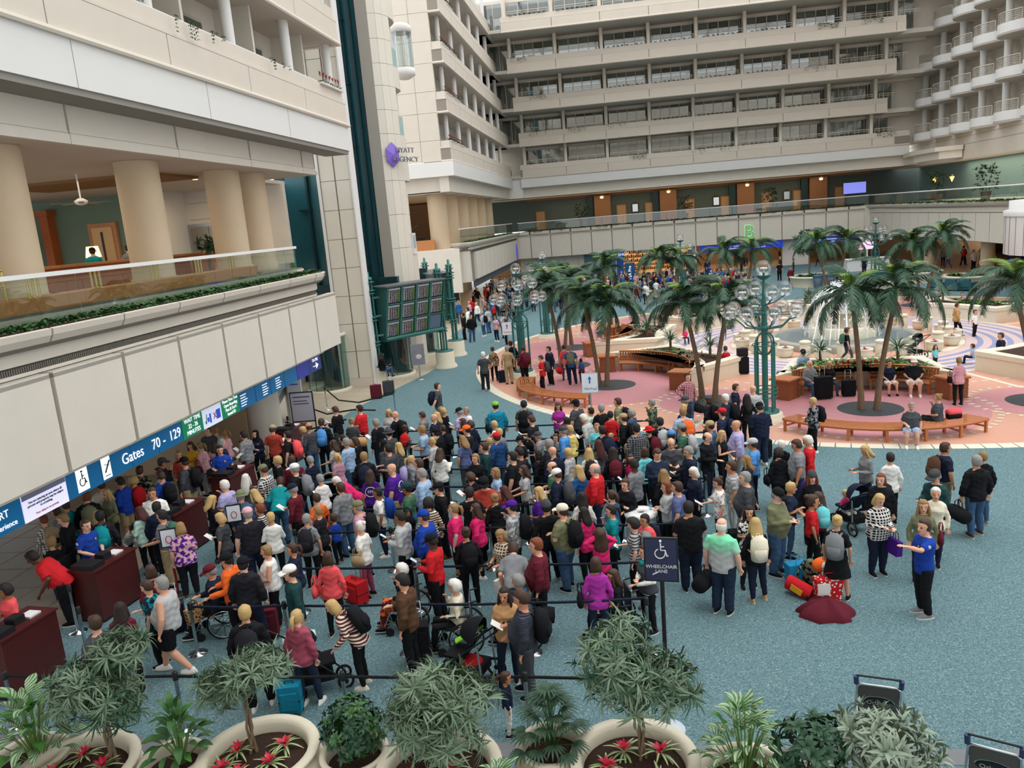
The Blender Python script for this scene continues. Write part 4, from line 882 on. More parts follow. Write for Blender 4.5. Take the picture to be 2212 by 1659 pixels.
for i, (dx, w_) in enumerate(((0, 1),)):
    t = thing('hotel_logo', 'purple faceted hotel emblem with grey lettering on the lift tower', 'sign', (-11.0, 40.12, 11.05), .7)
    h = [(0, .62), (.34, .3), (.34, -.3), (0, -.62), (-.34, -.3), (-.34, .3)]
    b = B(); b.add([(x, -.02, z) for x, z in h]+[(0, -.14, 0), (0, -.05, 0)]+[(x, .04, z) for x, z in h], [(i2, (i2+1) % 6, 6) for i2 in range(6)]+[(8+i2, 8+(i2+1) % 6, (i2+1) % 6, i2) for i2 in range(6)]); b.build('emblem', mat('emblem_purple', '7a5bc4', .3, spec=.8), t)
    text('HYATT', .36, mat('letter_grey', '8b9098', .4, metal=.4), (.72, .02, .2), (PI/2, 0, .2), t, 'lettering', .03); text('REGENCY', .36, mat('letter_grey', '8b9098', .4, metal=.4), (.72, .02, -.25), (PI/2, 0, .2), t, 'lettering', .03)
# ================================================================ PLAZA
def poly_ring(pts, w):  # inner offset of a polygon (toward its left when counter-clockwise)
    n = len(pts); out = []
    for i in range(n):
        a, p, b = Vector(pts[i-1]), Vector(pts[i]), Vector(pts[(i+1) % n]); d1 = (p-a).normalized(); d2 = (b-p).normalized()
        nn = Vector((-d1.y-d2.y, d1.x+d2.x)); nn = nn.normalized(); k = 1/max(.4, nn.dot(Vector((-d1.y, d1.x)))); out.append((p.x+nn.x*w*k, p.y+nn.y*w*k))
    return out
WH = ['in front of the fountain', 'left of the fountain front', 'left of the fountain', 'behind left of the fountain', 'behind the fountain', 'behind right of the fountain', 'right of the fountain', 'right of the fountain front']
leafblade = {}
def blade(L, w, droop, n=4, fold=.25, name='blade'):
    """one leaf along +x, bending down"""
    vs = []; fs = []
    for i in range(n+1):
        t = i/n; x = L*t*(1-.12*droop*t); z = -droop*L*.55*t*t+.12*L*math.sin(PI*t)*(1-droop*.5); h = w*math.sin(PI*min(1, .06+t*.92))**.8
        vs += [(x, -h/2, z+h*fold*.5), (x, 0, z), (x, h/2, z+h*fold*.5)]
    for i in range(n):
        a = i*3; fs += [(a, a+3, a+4, a+1), (a+1, a+4, a+5, a+2)]
    return vs, fs
def rotz(vs, a, pitch=0, off=(0, 0, 0), sc=1):
    M = Matrix.Rotation(a, 4, 'Z') @ Matrix.Rotation(-pitch, 4, 'Y'); o = Vector(off)
    return [tuple(M @ (Vector(v)*sc)+o) for v in vs]
def rosette(n, L, w, p0, p1, droop, seed=1):
    r = random.Random(seed); b = B()
    for i in range(n):
        vs, fs = blade(L*r.uniform(.75, 1.1), w, droop*r.uniform(.6, 1.3)); b.add(rotz(vs, i*2.4+r.uniform(-.3, .3), r.uniform(p0, p1)), fs, True)
    return b
shrub_ms = [rosette(14, .34, .075, .3, 1.2, .8, s).mesh('shrub', leafm) for s in (1, 2)]
shrub_l = [rosette(14, .36, .09, .3, 1.2, .8, s).mesh('shrub', leafl) for s in (5, 6)]
shrub_r = [rosette(16, .3, .06, .3, 1.1, .7, s).mesh('shrub', mat('leaf_bronze', '80553f', .5, noise=.3, nscale=9)) for s in (3, 4)]
spike = rosette(8, .26, .035, .9, 1.5, .2, 8).mesh('red_bromeliad', mat('petal_red', 'a3182e', .5))
fern_ms = [rosette(22, .8, .05, .2, 1.2, 1.0, s).mesh('fern', leafg) for s in (9, 10)]
def palm_frond(seed):
    r = random.Random(seed); b = B(); n = 12; L = 2.05; path = []
    for i in range(n+1):
        t = i/n; path.append(Vector((L*(t-.18*t**3), 0, .75*math.sin(t*2.1)*.6-1.05*t**2.4)))
    b.tube(path, [.022*(1-.8*i/n)+.004 for i in range(n+1)], 5)
    for i in range(46):
        t = .12+.88*i/46; k = t*n; j = min(int(k), n-1); p = path[j].lerp(path[j+1], k-j); d = (path[j+1]-path[j]).normalized()
        ln = .55*math.sin(PI*min(1, .15+t*.8))**.6*r.uniform(.85, 1.1)
        for sd in (1, -1):
            tip = p+d*ln*.62+Vector((0, sd*ln*.62, -ln*.5*r.uniform(.6, 1.3))); md = p.lerp(tip, .5)+Vector((0, 0, .06)); w = .022
            b.add([p+d*-w, p+d*w, md+d*w, md-d*w, tip], [(0, 1, 2, 3), (3, 2, 4)], True)
    return b.mesh('frond', leafd)
frm = [palm_frond(s) for s in range(4)]
frn = []
for m_ in frm[:2]:
    q = m_.copy(); q.materials[0] = mat('leaf_yellow_green', '6d8a33', .5, noise=.25); frn.append(q)
def palm(base, top, label, n=17, sc=1.0, seed=0):
    r = random.Random(seed); t = thing('palm_tree', label, 'palm tree', base, 0, 'palms around the plaza'); tp_ = Vector(top)-Vector(base); lean = Vector((tp_.x, tp_.y, 0))
    pts = [Vector((lean.x*s**1.5, lean.y*s**1.5, tp_.z*s)) for s in (0, .2, .4, .6, .8, 1)]
    B().tube(pts, [.13, .1, .09, .085, .08, .075], 10).build('trunk', trunkm, t); B().tube([pts[-1]-Vector((0, 0, .1)), pts[-1]+Vector((0, 0, .45))], [.075, .05], 8).build('crownshaft', leafl, t)
    c = pts[-1]+Vector((0, 0, .4))
    for i in range(n):
        o = obj('frond', frm[i % 4], t, c); el = r.choice((.9, .55, .25, .0, -.2, -.35)); o.rotation_euler = (r.uniform(-.3, .3), -el, i*2.399+r.uniform(-.2, .2)); o.scale = (sc*r.uniform(.85, 1.08),)*3
    for i in range(3):
        o = obj('frond', frn[i % 2], t, c); o.rotation_euler = (0, -1.05, i*2.1+r.uniform(-.4, .4)); o.scale = (sc*.7,)*3
    return t
benchm = mat('bench_teak', 'b06a38', .5, noise=.15, nscale=7)
def arc_bench(cx, cy, r0, a0, a1, label, back=False, seats=1):
    """curved slatted teak bench: every slat, leg and rail its own piece"""
    am = (a0+a1)/2; t = thing('bench', label, 'bench', (cx+r0*math.cos(am), cy+r0*math.sin(am), 0)); ox, oy = t.location.x, t.location.y
    def arcp(r, z, n=14): return [(cx+r*math.cos(a0+(a1-a0)*i/n)-ox, cy+r*math.sin(a0+(a1-a0)*i/n)-oy, z) for i in range(n+1)]
    ns = 5 if back else 8; d = .09
    sgn = 1 if back else 1
    for i in range(ns): B().tube(arcp(r0+(i-(ns-1)/2)*d, .44), [(.036, .012)]*15, 4).build('seat_slat', benchm, t)
    wd = (ns-1)/2*d+.04
    for r in (r0-wd, r0+wd): B().tube(arcp(r, .4), [(.015, .045)]*15, 4).build('apron', benchm, t)
    nl = max(2, int(abs(a1-a0)*r0/1.1)+1)
    for i in range(nl+1):
        a = a0+(a1-a0)*(i/nl); a = a+(.02 if i == 0 else -.02 if i == nl else 0)*(1 if a1 > a0 else -1)
        for r in (r0-wd+.03, r0+wd-.03): x, y = cx+r*math.cos(a)-ox, cy+r*math.sin(a)-oy; B().box(-.035, .035, -.035, .035, 0, .42).build('leg', benchm, t, (x, y, 0), a)
        pa = [(cx+r*math.cos(a)-ox, cy+r*math.sin(a)-oy, .2) for r in (r0-wd+.03, r0+wd-.03)]; B().bar(pa[0], pa[1], .03, .05).build('stretcher', benchm, t)
    if back:
        rb = r0-wd-.02 if back == 'in' else r0+wd+.02
        B().tube(arcp(rb, .9), [(.03, .04)]*15, 4).build('back_rail', benchm, t); B().tube(arcp(rb, .52), [(.02, .03)]*15, 4).build('back_rail', benchm, t)
        nb = int(abs(a1-a0)*rb/.12)
        sl = B().box(-.008, .008, -.035, .035, .52, .9).mesh('back_slat', benchm)
        for i in range(nb): a = a0+(a1-a0)*(i+.5)/nb; obj('back_slat', sl, t, (cx+rb*math.cos(a)-ox, cy+rb*math.sin(a)-oy, 0), a)
        for a in (a0, a1):
            p = [(cx+r*math.cos(a)-ox, cy+r*math.sin(a)-oy, .66) for r in (r0-wd+.02, r0+wd)]; B().bar(p[0], p[1], .06, .035).build('armrest', benchm, t); q = p[1] if back == 'in' else p[0]; B().bar((q[0], q[1], .42), (q[0], q[1], .66), .05, .05).build('arm_post', benchm, t)
    return t
def planter(i):
    th = TH[2*i]; k = [0, 7, 6, 5, 4, 3, 2, 1][i] if 0 else i; cx, cy = PX+14*math.cos(th), PY+14*math.sin(th); ax = Vector((-math.cos(th), -math.sin(th))); tv = Vector((-ax.y, ax.x))
    where = ['in front of the fountain', 'to the right front of the fountain', 'to the right of the fountain', 'behind the fountain on the right', 'straight behind the fountain', 'behind the fountain on the left', 'to the left of the fountain', 'to the left front of the fountain'][i]
    def P(u, v): return (cx+ax.x*u+tv.x*v, cy+ax.y*u+tv.y*v)
    pts = [P(3.6*math.cos(a), 3.6*math.sin(a)) for a in [math.radians(x) for x in range(-58, 60, 9)]]
    fr = pts
    ang = []
    for s in (1, -1): pass
    Rb = 8.95; da = math.radians(15.5)
    backp = [(PX+Rb*math.cos(th+da*q), PY+Rb*math.sin(th+da*q)) for q in (-1, -.5, 0, .5, 1)]
    # front goes from v=-3 to v=+3; find orientation so the loop is simple
    f0 = Vector(fr[-1])-Vector(backp[0]); f1 = Vector(fr[-1])-Vector(backp[-1])
    loop = fr+(backp if f0.length < f1.length else backp[::-1])
    ar = sum(loop[j-1][0]*loop[j][1]-loop[j][0]*loop[j-1][1] for j in range(len(loop)))
    if ar < 0: loop = loop[::-1]
    t = thing('planter', 'cream stone wedge planter %s' % where, 'planter', (0, 0, 0), 0, 'wedge planters around the fountain')
    inn = poly_ring(loop, .42); n = len(loop); b = B()
    vs = [(x, y, 0) for x, y in loop]+[(x, y, .62) for x, y in loop]; b.add(vs, [(j, (j+1) % n, n+(j+1) % n, n+j) for j in range(n)]); b.build('wall', stonem, t)
    out2 = poly_ring(loop, -.04); vs = [(x, y, .62) for x, y in out2]+[(x, y, .8) for x, y in out2]+[(x, y, .83) for x, y in poly_ring(loop, .03)]+[(x, y, .83) for x, y in poly_ring(loop, .36)]+[(x, y, .8) for x, y in inn]+[(x, y, .62) for x, y in inn]
    fs = [(r*n+j, r*n+(j+1) % n, (r+1)*n+(j+1) % n, (r+1)*n+j) for r in range(5) for j in range(n)]; B().add(vs, fs).build('coping', stonem, t)
    B().add([(x, y, .78) for x, y in inn], [tuple(range(n))]).build('mulch', soil, t)
    r = random.Random(i+3); cen = Vector((sum(p[0] for p in inn)/n, sum(p[1] for p in inn)/n))
    kinds = [(shrub_l, 'green shrubs'), (shrub_r, 'bronze shrubs')]; ms = shrub_l if i in (0, 3) else shrub_r
    nn_ = 110 if i in (0, 7, 1) else 60; fo = thing('planting_bed', '%s filling the planter %s' % ('low leafy green shrubs' if ms is shrub_l else 'low bronze-leaved shrubs', where), 'plants', (cen.x, cen.y, .7))
    for q in range(nn_):
        u = r.random(); j = r.randrange(n); p = Vector(inn[j]).lerp(Vector(inn[(j+1) % n]), r.random()).lerp(cen, .2+.8*r.random()**.8)
        o = obj('shrub', r.choice(ms if r.random() < .8 else shrub_ms), fo, (p.x-cen.x, p.y-cen.y, 0), r.uniform(0, 6)); o.scale = (r.uniform(.95, 1.4),)*3
    if i == 0:
        for q in range(14):
            p = cen+Vector((ax.y, -ax.x))*(-.8+q*.13)*-1+ax*-.7; o = obj('red_flower', spike, fo, (p.x-cen.x+r.uniform(-.1, .1), p.y-cen.y+r.uniform(-.2, .2), .25), r.uniform(0, 6))
    for q in range(2 if i in (0, 6, 7) else 1):
        p = cen+Vector((tv.x, tv.y))*(-1.4+2.8*q)+ax*.6; ft = thing('fern_palm', 'feathery pale-green fern palm %s in the planter %s' % ('first' if q else 'standing', where), 'plant', (p.x, p.y, .7)); B().tube([(0, 0, 0), (0, 0, .5)], .06, 8).build('trunk', trunkm, ft)
        for w_ in range(2):
            o = obj('fronds', fern_ms[w_], ft, (0, 0, .5), w_*.7); o.scale = (1.3,)*3
    # benches with backs along the arc, wooden boxes at both ends
    am = math.atan2(ax.y, ax.x)
    if i in (0, 7, 6, 1, 2):
        spans = [(-.83, -.08), (.1, .85)] if i != 7 else [(-.2, .62), (.72, .95)][::1]
        if i == 7: spans = [(-.75, -.22), (-.1, .86)]
        for q, (s0, s1) in enumerate(spans): arc_bench(cx, cy, 3.12, am+s0, am+s1, 'slatted teak bench, %s one, by the planter %s' % (('right', 'left')[q], where), 'out')
        for q, s in enumerate((-1.04, 1.04)):
            x, y = cx+3.2*math.cos(am+s), cy+3.2*math.sin(am+s); bt = thing('side_cabinet', 'teak box table at the %s end, bench %s' % (('right', 'left')[q], where), 'table', (x, y, 0), am+s, 'teak box tables beside the benches')
            B().box(-.36, .36, -.36, .36, .06, .72).build('box_body', woodd if 0 else mat('teak_dark', '8c5230', .5, noise=.15), bt); B().box(-.42, .42, -.42, .42, .72, .78).build('box_top', benchm, bt); B().box(-.38, .38, -.38, .38, 0, .06).build('plinth', mat('teak_dark', '8c5230'), bt)
            for z in range(4):
                B().box(-.365, .365, -.37+.0, -.36, .12+z*.15, .24+z*.15).build('side_board', mat('teak_dark', '8c5230'), bt)
    return cx, cy, am, where
PL = [planter(i) for i in range(8)]
for i, (s0, s1, lb) in {0: (2.37, 3.95, 'long curved backless teak bench at the front edge of the plaza'), 7: (2.5, 3.9, 'curved backless teak bench at the left front edge of the plaza')}.items():
    cx, cy, am, _ = PL[i]
    arc_bench(cx, cy, 3.75, am+s0-(.12 if i else 0), am+s1-(.0 if i else 0), lb)
PALMS = [((8.02, 27.6), (7.7, 27.5, 3.55), 'palm with straight trunk, left of the pair in the front grate'), ((8.5, 27.5), (9.0, 27.4, 3.75), 'palm leaning right in the front grate of the plaza'),
 ((2.95, 30.4), (2.45, 30.3, 3.3), 'palm leaning left, in the second grate from the front'), ((3.35, 29.7), (3.85, 29.8, 3.3), 'palm leaning right beside the tall lamp post'),
 ((-1.1, 33.7), (-1.5, 33.8, 3.2), 'palm leaning left behind the arrow sign'), ((-.75, 33.5), (-.45, 33.5, 3.2), 'palm nearly upright behind the arrow sign'),
 ((-3.1, 38.9), (-3.6, 39.2, 3.7), 'leftmost palm near the lamp posts'), ((-2.9, 38.6), (-2.5, 38.6, 3.2), 'short palm leaning right near the left lamp posts'),
 ((-2.9, 44.7), (-3.2, 44.4, 3.4), 'palm behind the second lamp post at left'), ((-.6, 49.5), (-.9, 49, 3.6), 'palm at the left rear rim of the plaza'),
 ((3.4, 53.1), (2.7, 54.5, 3.6), 'palm leaning left in front of the far queue'), ((3.6, 53.0), (3.9, 54.8, 3.5), 'palm right of the leaning one before the far queue'),
 ((8.1, 55.2), (7.0, 54.5, 3.7), 'left palm of the pair under the blue signs'), ((8.5, 55.2), (9.0, 55.5, 3.7), 'right palm of the pair under the blue signs'),
 ((13.9, 55.2), (13.2, 55.5, 3.8), 'palm below the second blue sign, left trunk'), ((14.3, 55.2), (15.4, 56.6, 3.8), 'palm below the second blue sign, right trunk'),
 ((18.9, 53.0), (18.0, 52.0, 3.5), 'palm before the right bridge, left one'), ((19.2, 53.0), (19.6, 51.5, 3.9), 'palm before the right bridge, right one'),
 ((13.6, 27.8), (12.85, 27.7, 3.55), 'palm reaching in at the right edge of the picture')]
for i, (b_, t_, lb) in enumerate(PALMS): palm((b_[0], b_[1], .01), t_, lb, seed=i, sc=1.0 if i != 18 else 1.05)
# fountain
fo = thing('fountain', 'round stone fountain with bubbling jets in the middle of the plaza', 'fountain', (PX, PY, 0))
B().lathe([(3.6, 0), (3.65, .32), (3.4, .38), (3.25, .38), (3.2, .2), (.01, .2)], 56).build('basin', mat('granite_grey', '9d988c', .5, noise=.12, nscale=6), fo)
B().lathe([(1.6, .2), (1.6, .8), (1.35, .85), (1.3, .7), (.01, .7)], 40).build('upper_bowl', stonem, fo); B().lathe([(.5, .7), (.4, 1.3), (.9, 1.5), (.01, 1.55)], 28).build('centre_bowl', stonem, fo)
wat = mat('water_surface', '66787f', .08, bump=.4, bscale=18, spec=.8); B().lathe([(3.22, .3), (.01, .3)], 40).build('water', wat, fo)
foam = mat('water_spray', 'eef3f6', .25, spec=.7); r_ = random.Random(4); b = B()
for i in range(900):
    a = r_.uniform(0, 6.28); q = r_.random(); rr = 1.9*q**.8; z = 2.9-2.2*q**2+r_.uniform(-.25, .15); s_ = r_.uniform(.02, .05)
    x, y = rr*math.cos(a), rr*math.sin(a); b.add([(x+s_, y, z), (x-s_, y, z), (x, y+s_, z), (x, y-s_, z), (x, y, z+s_*1.8), (x, y, z-s_*1.8)], [(0, 2, 4), (2, 1, 4), (1, 3, 4), (3, 0, 4), (2, 0, 5), (1, 2, 5), (3, 1, 5), (0, 3, 5)])
o = b.build('spray', foam, fo); o['kind'] = 'stuff'
for i in range(22):
    a = i*2*PI/22; p = [(rr*math.cos(a), rr*math.sin(a), z) for rr, z in ((.25, 1.5), (.5, 2.4), (.9, 2.75), (1.3, 2.4), (1.6, 1.5), (1.8, .35))]; B().tube(p, [.03, .035, .04, .035, .03, .03], 5).build('water_jet', foam, fo)
for i in range(6):
    a = -2.2+i*.11; p = [(PX*0+3.6*math.cos(a), 3.6*math.sin(a), .4), (2.9*math.cos(a), 2.9*math.sin(a), 1.7), (2.2*math.cos(a), 2.2*math.sin(a), 2.3)]; B().tube(p, .025, 5).build('water_jet', foam, fo)
cy_ = rosette(9, .22, .07, .1, .9, .6, 12).mesh('flower', mat('cyclamen_red', 'b01a48', .5)); cyl = rosette(12, .25, .09, .0, .5, .7, 13).mesh('leaves', leafd)
potp = [(.2, 0), (.38, .12), (.44, .32), (.4, .46), (.46, .54), (.42, .58), (.36, .54), (.34, .48), (.01, .48)]
pm1, pm2 = B().lathe(potp, 24).mesh('bowl', stonem), B().lathe([(.01, .481), (.35, .481)], 20).mesh('soil', soil)
for i in range(18):
    a = -PI+i*2*PI/18+.1; R_ = 5.0
    if -PI/2-.2 < a < -PI/2+.12: pass
    t = thing('flower_pot', 'round stone pot of red cyclamen, number %d clockwise around the fountain rim' % (i+1) if 0 else 'round stone pot of red cyclamen around the fountain rim', 'flower pot', (PX+R_*math.cos(a), PY+R_*math.sin(a), 0), a, 'cyclamen pots around the fountain')
    t.scale = (.85,)*3
    for nm, m_, z, s_ in (('bowl', pm1, 0, 1), ('soil', pm2, 0, 1), ('flowers', cy_, .58, 1), ('leaves', cyl, .5, 1)): obj(nm, m_, t, (0, 0, z))
    bo = thing('bollard', 'short cream stone bollard between the fountain pots', 'bollard', (PX+(R_-.3)*math.cos(a+.17), PY+(R_-.3)*math.sin(a+.17), 0), 0, 'bollards around the fountain'); B().lathe([(.24, 0), (.24, .62), (.22, .66)], 20).build('shaft', stonem, bo); B().lathe([(.22, .66), (.27, .7), (.27, .76), (.2, .8), (.01, .8)], 20).build('cap', stonem, bo)
# lamp posts
globe = glass('globe_glass', (.93, .95, .96), .04, .02, .4); gm = B().ball((0, 0, 0), .26, 22, 14).mesh('globe', globe)
bb = B(); 
for q in range(4): a = q*PI/2; bb.ball((.08*math.cos(a), .08*math.sin(a), -.02), .05, 8, 6)
bulb = bb.tube([(0, 0, -.24), (0, 0, -.05)], .03, 6).mesh('bulbs', mat('bulb_pearl', 'd9d4c8', .3))
def lamp_post(x, y, label, s=1):
    t = thing('lamp_post', label, 'lamp post', (x, y, 0), 0, 'globe lamp posts', s)
    B().lathe([(.62, 0), (.62, .12), (.56, .14), (.56, .26), (.5, .3), (.01, .3)], 32).build('stone_base', stonem, t); B().lathe([(.46, .3), (.46, .36), (.01, .36)], 28).build('base_plate', tealm, t)
    B().tube([(0, 0, .3), (0, 0, 3.3), (0, 0, 5.0)], [.1, .1, .035], 14).build('centre_pole', tealm, t)
    for q in range(4):
        a = q*PI/2+.5; c_, s_ = math.cos(a), math.sin(a); B().tube([(.38*c_, .38*s_, .3), (.38*c_, .38*s_, 2.65)], .045, 8).build('side_pole', tealm, t)
        B().tube([(.38*c_*math.cos(g_)+0, .38*s_*math.cos(g_), 2.65+.38*math.sin(g_)) for g_ in [k*2*PI/20 for k in range(21)]], .028, 6, False).build('hoop', tealm, t) if q < 2 else None
    for z in (.85, 1.0, 1.12, 2.62): B().tube([(.4*math.cos(g_), .4*math.sin(g_), z) for g_ in [k*2*PI/24 for k in range(25)]], .018, 5, False).build('ring_band', tealm, t)
    B().tube([(.45*math.cos(g_), .45*math.sin(g_), 3.72) for g_ in [k*2*PI/24 for k in range(25)]], .025, 5, False).build('ring_band', tealm, t); B().ball((0, 0, 3.15), .14).build('collar', tealm, t)
    spots = [(0, 0, 5.15)]+[(.72*math.cos(q*PI/2+.2), .72*math.sin(q*PI/2+.2), 4.42) for q in range(4)]+[(1.12*math.cos(q*PI/4+.1), 1.12*math.sin(q*PI/4+.1), 3.78) for q in range(8)]
    for q, (gx, gy, gz) in enumerate(spots):
        obj('globe', gm, t, (gx, gy, gz)); obj('bulbs', bulb, t, (gx, gy, gz))
        if q:
            h = math.hypot(gx, gy); ux, uy = gx/h, gy/h; z0 = gz-.55 if q > 4 else gz-.4; B().tube([(0, 0, z0-.1), (ux*h*.55, uy*h*.55, z0), (ux*h*.8, uy*h*.8, gz-.28), (ux*h*.98, uy*h*.98, gz-.22)], .026, 6).build('arm', tealm, t); B().tube([(0, 0, gz-.15), (ux*(h-.2), uy*(h-.2), gz-.12)], .016, 5).build('arm', tealm, t)
    B().lathe([(.1, 4.78), (.26, 4.9), (.28, 4.93), (.1, 4.9)], 20).build('cradle', tealm, t)
lamp_post(4.68, 26.75, 'tall green lamp post with glass globes right of the palms')
lamp_post(-4.72, 36.35, 'green lamp post with globes behind the left backless bench'); lamp_post(-4.6, 48.3, 'green lamp post with globes at the left rear of the plaza')
lamp_post(4.6, 60.2, 'green lamp post with globes before the orange shop'); lamp_post(20.2, 66.3, 'green lamp post with globes before the right bridge')
# ================================================================ FLIGHT BOARDS
def board(p1, p2, label, w_, screens=True):
    p1, p2 = Vector(p1), Vector(p2); d = (p2-p1); L_ = d.length; an = math.atan2(d.y, d.x); t = thing('flight_board', label, 'information board', (p1.x, p1.y, 0), an)
    # local x along the board, -y is the face
    for x in (0, L_):
        B().lathe([(.62, 0), (.6, .1), (.5, .22), (.5, .82), (.48, .86)], 28).build('stone_plinth', stonem, t, (x, 0, 0)); B().lathe([(.45, .86), (.45, .92), (.01, .92)], 24).build('base_plate', tealm, t, (x, 0, 0))
        for a in range(4): B().tube([(.14*math.cos(a*PI/2+.78), .14*math.sin(a*PI/2+.78), .9), (.13*math.cos(a*PI/2+.78), .13*math.sin(a*PI/2+.78), 5.1)], .055, 6).build('pole', tealm, t, (x, 0, 0))
        for z in (1.9, 2.05, 3.1, 3.25, 4.4, 4.55, 4.95): B().lathe([(.16, 0), (.27, 0), (.27, .05), (.16, .05), (.16, 0)], 20).build('collar', tealm, t, (x, 0, z))
        B().lathe([(.2, 5.1), (.2, 5.2), (.08, 5.22), (.07, 5.45), (.01, 5.5)], 16).build('finial', tealm, t, (x, 0, 0))
    x0, x1 = .42, L_-.3; zb, zt, yb, yt = 2.0, 4.68, -.25, -.85
    def F(u, v, o=0):  # a point of the leaning face
        return (x0+(x1-x0)*u, yb+(yt-yb)*v-o, zb+(zt-zb)*v)
    def quad(u0, u1, v0, v1, o, th=.02):
        b = B(); P = [F(u0, v0, o), F(u1, v0, o), F(u1, v1, o), F(u0, v1, o)]; Qd = [(x, y+th, z) for x, y, z in P]
        b.add(P+Qd, [(0, 1, 2, 3), (7, 6, 5, 4), (0, 4, 5, 1), (1, 5, 6, 2), (2, 6, 7, 3), (3, 7, 4, 0)]); return b
    cs = B(); P = [(x0, yb, zb), (x1, yb, zb), (x1, yt, zt), (x0, yt, zt), (x0, .1, zb), (x1, .1, zb), (x1, .1, zt), (x0, .1, zt)]
    cs.add(P, [(3, 2, 1, 0), (4, 5, 6, 7), (0, 4, 7, 3), (1, 2, 6, 5), (0, 1, 5, 4), (3, 7, 6, 2)]); cs.build('case', mat('board_green', '2f5f58', .5), t)
    B().box(x0-.12, x1+.12, yt-.1, .35, zt, zt+.06).build('roof_plate', mat('board_grey', '5d5c5e', .5), t)
    B().tube([(x0, yb-.12, zb+.12), (x1, yb-.12, zb+.12)], .1, 10).build('lower_tube', tealm, t)
    for z in (2.35, 3.3, 4.2):
        for x, xx in ((0, x0), (L_, x1)): B().tube([(x, 0, z), (xx, -.2, z)], .06, 8).build('bracket', tealm, t)
    if not screens: return t
    for c in range(5): quad(c/4-.012 if c else 0, c/4+.012 if c < 4 else 1, 0, 1, .07, .08).build('frame_bar', tealm, t)
    for r in range(4): v = .06+r*.31; quad(0, 1, v-.01, v+.012, .06, .07).build('frame_bar', tealm, t)
    scr = mat('screen_dark', '1b1a1d', .25); dk = mat('screen_text', '8d8f96', .5, emit=.2); gr = mat('screen_green', '4d7a38', .5, emit=.2); hd_ = mat('screen_header', '8c8f99', .5, emit=.25); bl = mat('screen_blue', '3f5566', .5, emit=.4); rr = random.Random(2)
    for c in range(4):
        for r in range(3):
            u0, u1, v0, v1 = c/4+.03, c/4+.225, .085+r*.31, .085+r*.31+.26; m_ = quad(u0-.008, u1+.008, v0-.012, v1+.012, .01).build('monitor', scr, t)
            if (c, r) == (3, 0): quad(u0, u1, v0, v1, .016, .004).build('screen_face', bl, m_); continue
            quad(u0, u1, v1-.035, v1, .016, .004).build('screen_header', hd_, m_); tb = B(); gb_ = B()
            for q in range(9):
                v = v0+.01+q*(v1-v0-.05)/9
                for (s0, s1) in ((0, .2), (.25, .38), (.43, .53), (.58, .68), (.72, .8)):
                    s1_ = s1-rr.random()*.04; e = quad(u0+(u1-u0)*s0, u0+(u1-u0)*s1_, v, v+.015, .016, .003); tb.add(e.v, e.f)
                e = quad(u0+(u1-u0)*.84, u1, v, v+.017, .016, .003); gb_.add(e.v, e.f)
            tb.build('screen_text', dk, m_)['kind'] = 'stuff'; gb_.build('screen_status', gr, m_)['kind'] = 'stuff'
    return t
board((-11.95, 36.75), (-9.35, 40.25), 'green steel flight information board with twelve screens beside the lift tower', 0)
board((-12.1, 48.9), (-9.5, 43.9), 'second green flight board behind the first, seen from its blank side', 0, False)
# ================================================================ SIGNS
sblue = mat('sign_blue', '0b5c8c', .4, emit=.25); slet = mat('sign_white', 'f2f4f6', .5, emit=.7); sgreen = mat('sign_green', '0e7a55', .4, emit=.3); sdk = mat('sign_glyph', '16181c', .5)
gs = thing('gate_sign', 'long blue overhead gate sign along the underside of the left ledge', 'sign', (-11.42, 14, 2.4))
def gseg(y0, y1, m_, nm='sign_panel', z0=0, z1=.55): return B().box(-.06, 0, y0-14+.01, y1-14-.01, z0, z1).build(nm, m_, gs)
RX = (PI/2, 0, PI/2)
def gtx(s, y, z, size, m_=slet, al='CENTER'): 
    o = text(s, size, m_, (.012, y-14, z), RX, gs, 'lettering', .004, al); return o
gseg(8.5, 12.75, sblue); gtx('AIRPORT', 12.0, .36, .2); gtx('The ORLANDO experience', 11.7, .14, .15)
gseg(12.75, 14.0, mat('screen_lilac', 'c9c8e4', .4, emit=.75), 'screen'); B().box(0, .004, 12.77-14, 13.98-14, .43, .54).build('screen_header', mat('screen_slate', '5d6076', .5, emit=.3), gs)
gtx('You are entering an area where all\npersons and property may be subject\nto screening.', 13.37, .29, .066, sdk); gtx('Your safety is our priority.', 13.37, .1, .06, mat('sign_orange', 'c46a50', .5))
gseg(14.0, 15.1, sblue); gseg(15.1, 16.2, sblue); gseg(16.2, 17.3, sblue); gseg(17.3, 18.4, sblue)
B().box(0, .006, 14.3-14, 14.66-14, .05, .53).build('pictogram_plate', slet, gs); B().box(0, .006, 15.13-14, 15.43-14, .05, .53).build('pictogram_plate', slet, gs)
def wheelchair_glyph(m_, P, s, parent, name='pictogram'):
    """P(u, v) gives a point of the sign face"""
    def L_(pts, w): b.tube([P(u*s, v*s) for u, v in pts], w*s, 5)
    b = B(); L_([(.0, .36), (.0, .05), (.17, .05), (.24, -.2), (.3, -.18)], .03); L_([(0, .2), (.14, .2)], .025)
    L_([(-.03+.2*math.cos(a), -.1+.2*math.sin(a)) for a in [math.radians(x) for x in range(110, 371, 20)]], .025); b.ball(P(0, .44*s), .055*s, 8, 6); return b.build(name, m_, parent)
wheelchair_glyph(sdk, lambda u, v: (.012, 14.47-14+u, .29+v), .42, gs)
B().bar((.012, .87+14.33-14, .2), (.012, .87+14.52-14, .44), .01, .05, (1, 0, 0)).bar((.012, .87+14.34-14, .38), (.012, .87+14.5-14, .34), .01, .04, (1, 0, 0)).bar((.012, .87+14.33-14, .12), (.012, .87+14.5-14, .12), .01, .03, (1, 0, 0)).build('pictogram', sdk, gs)
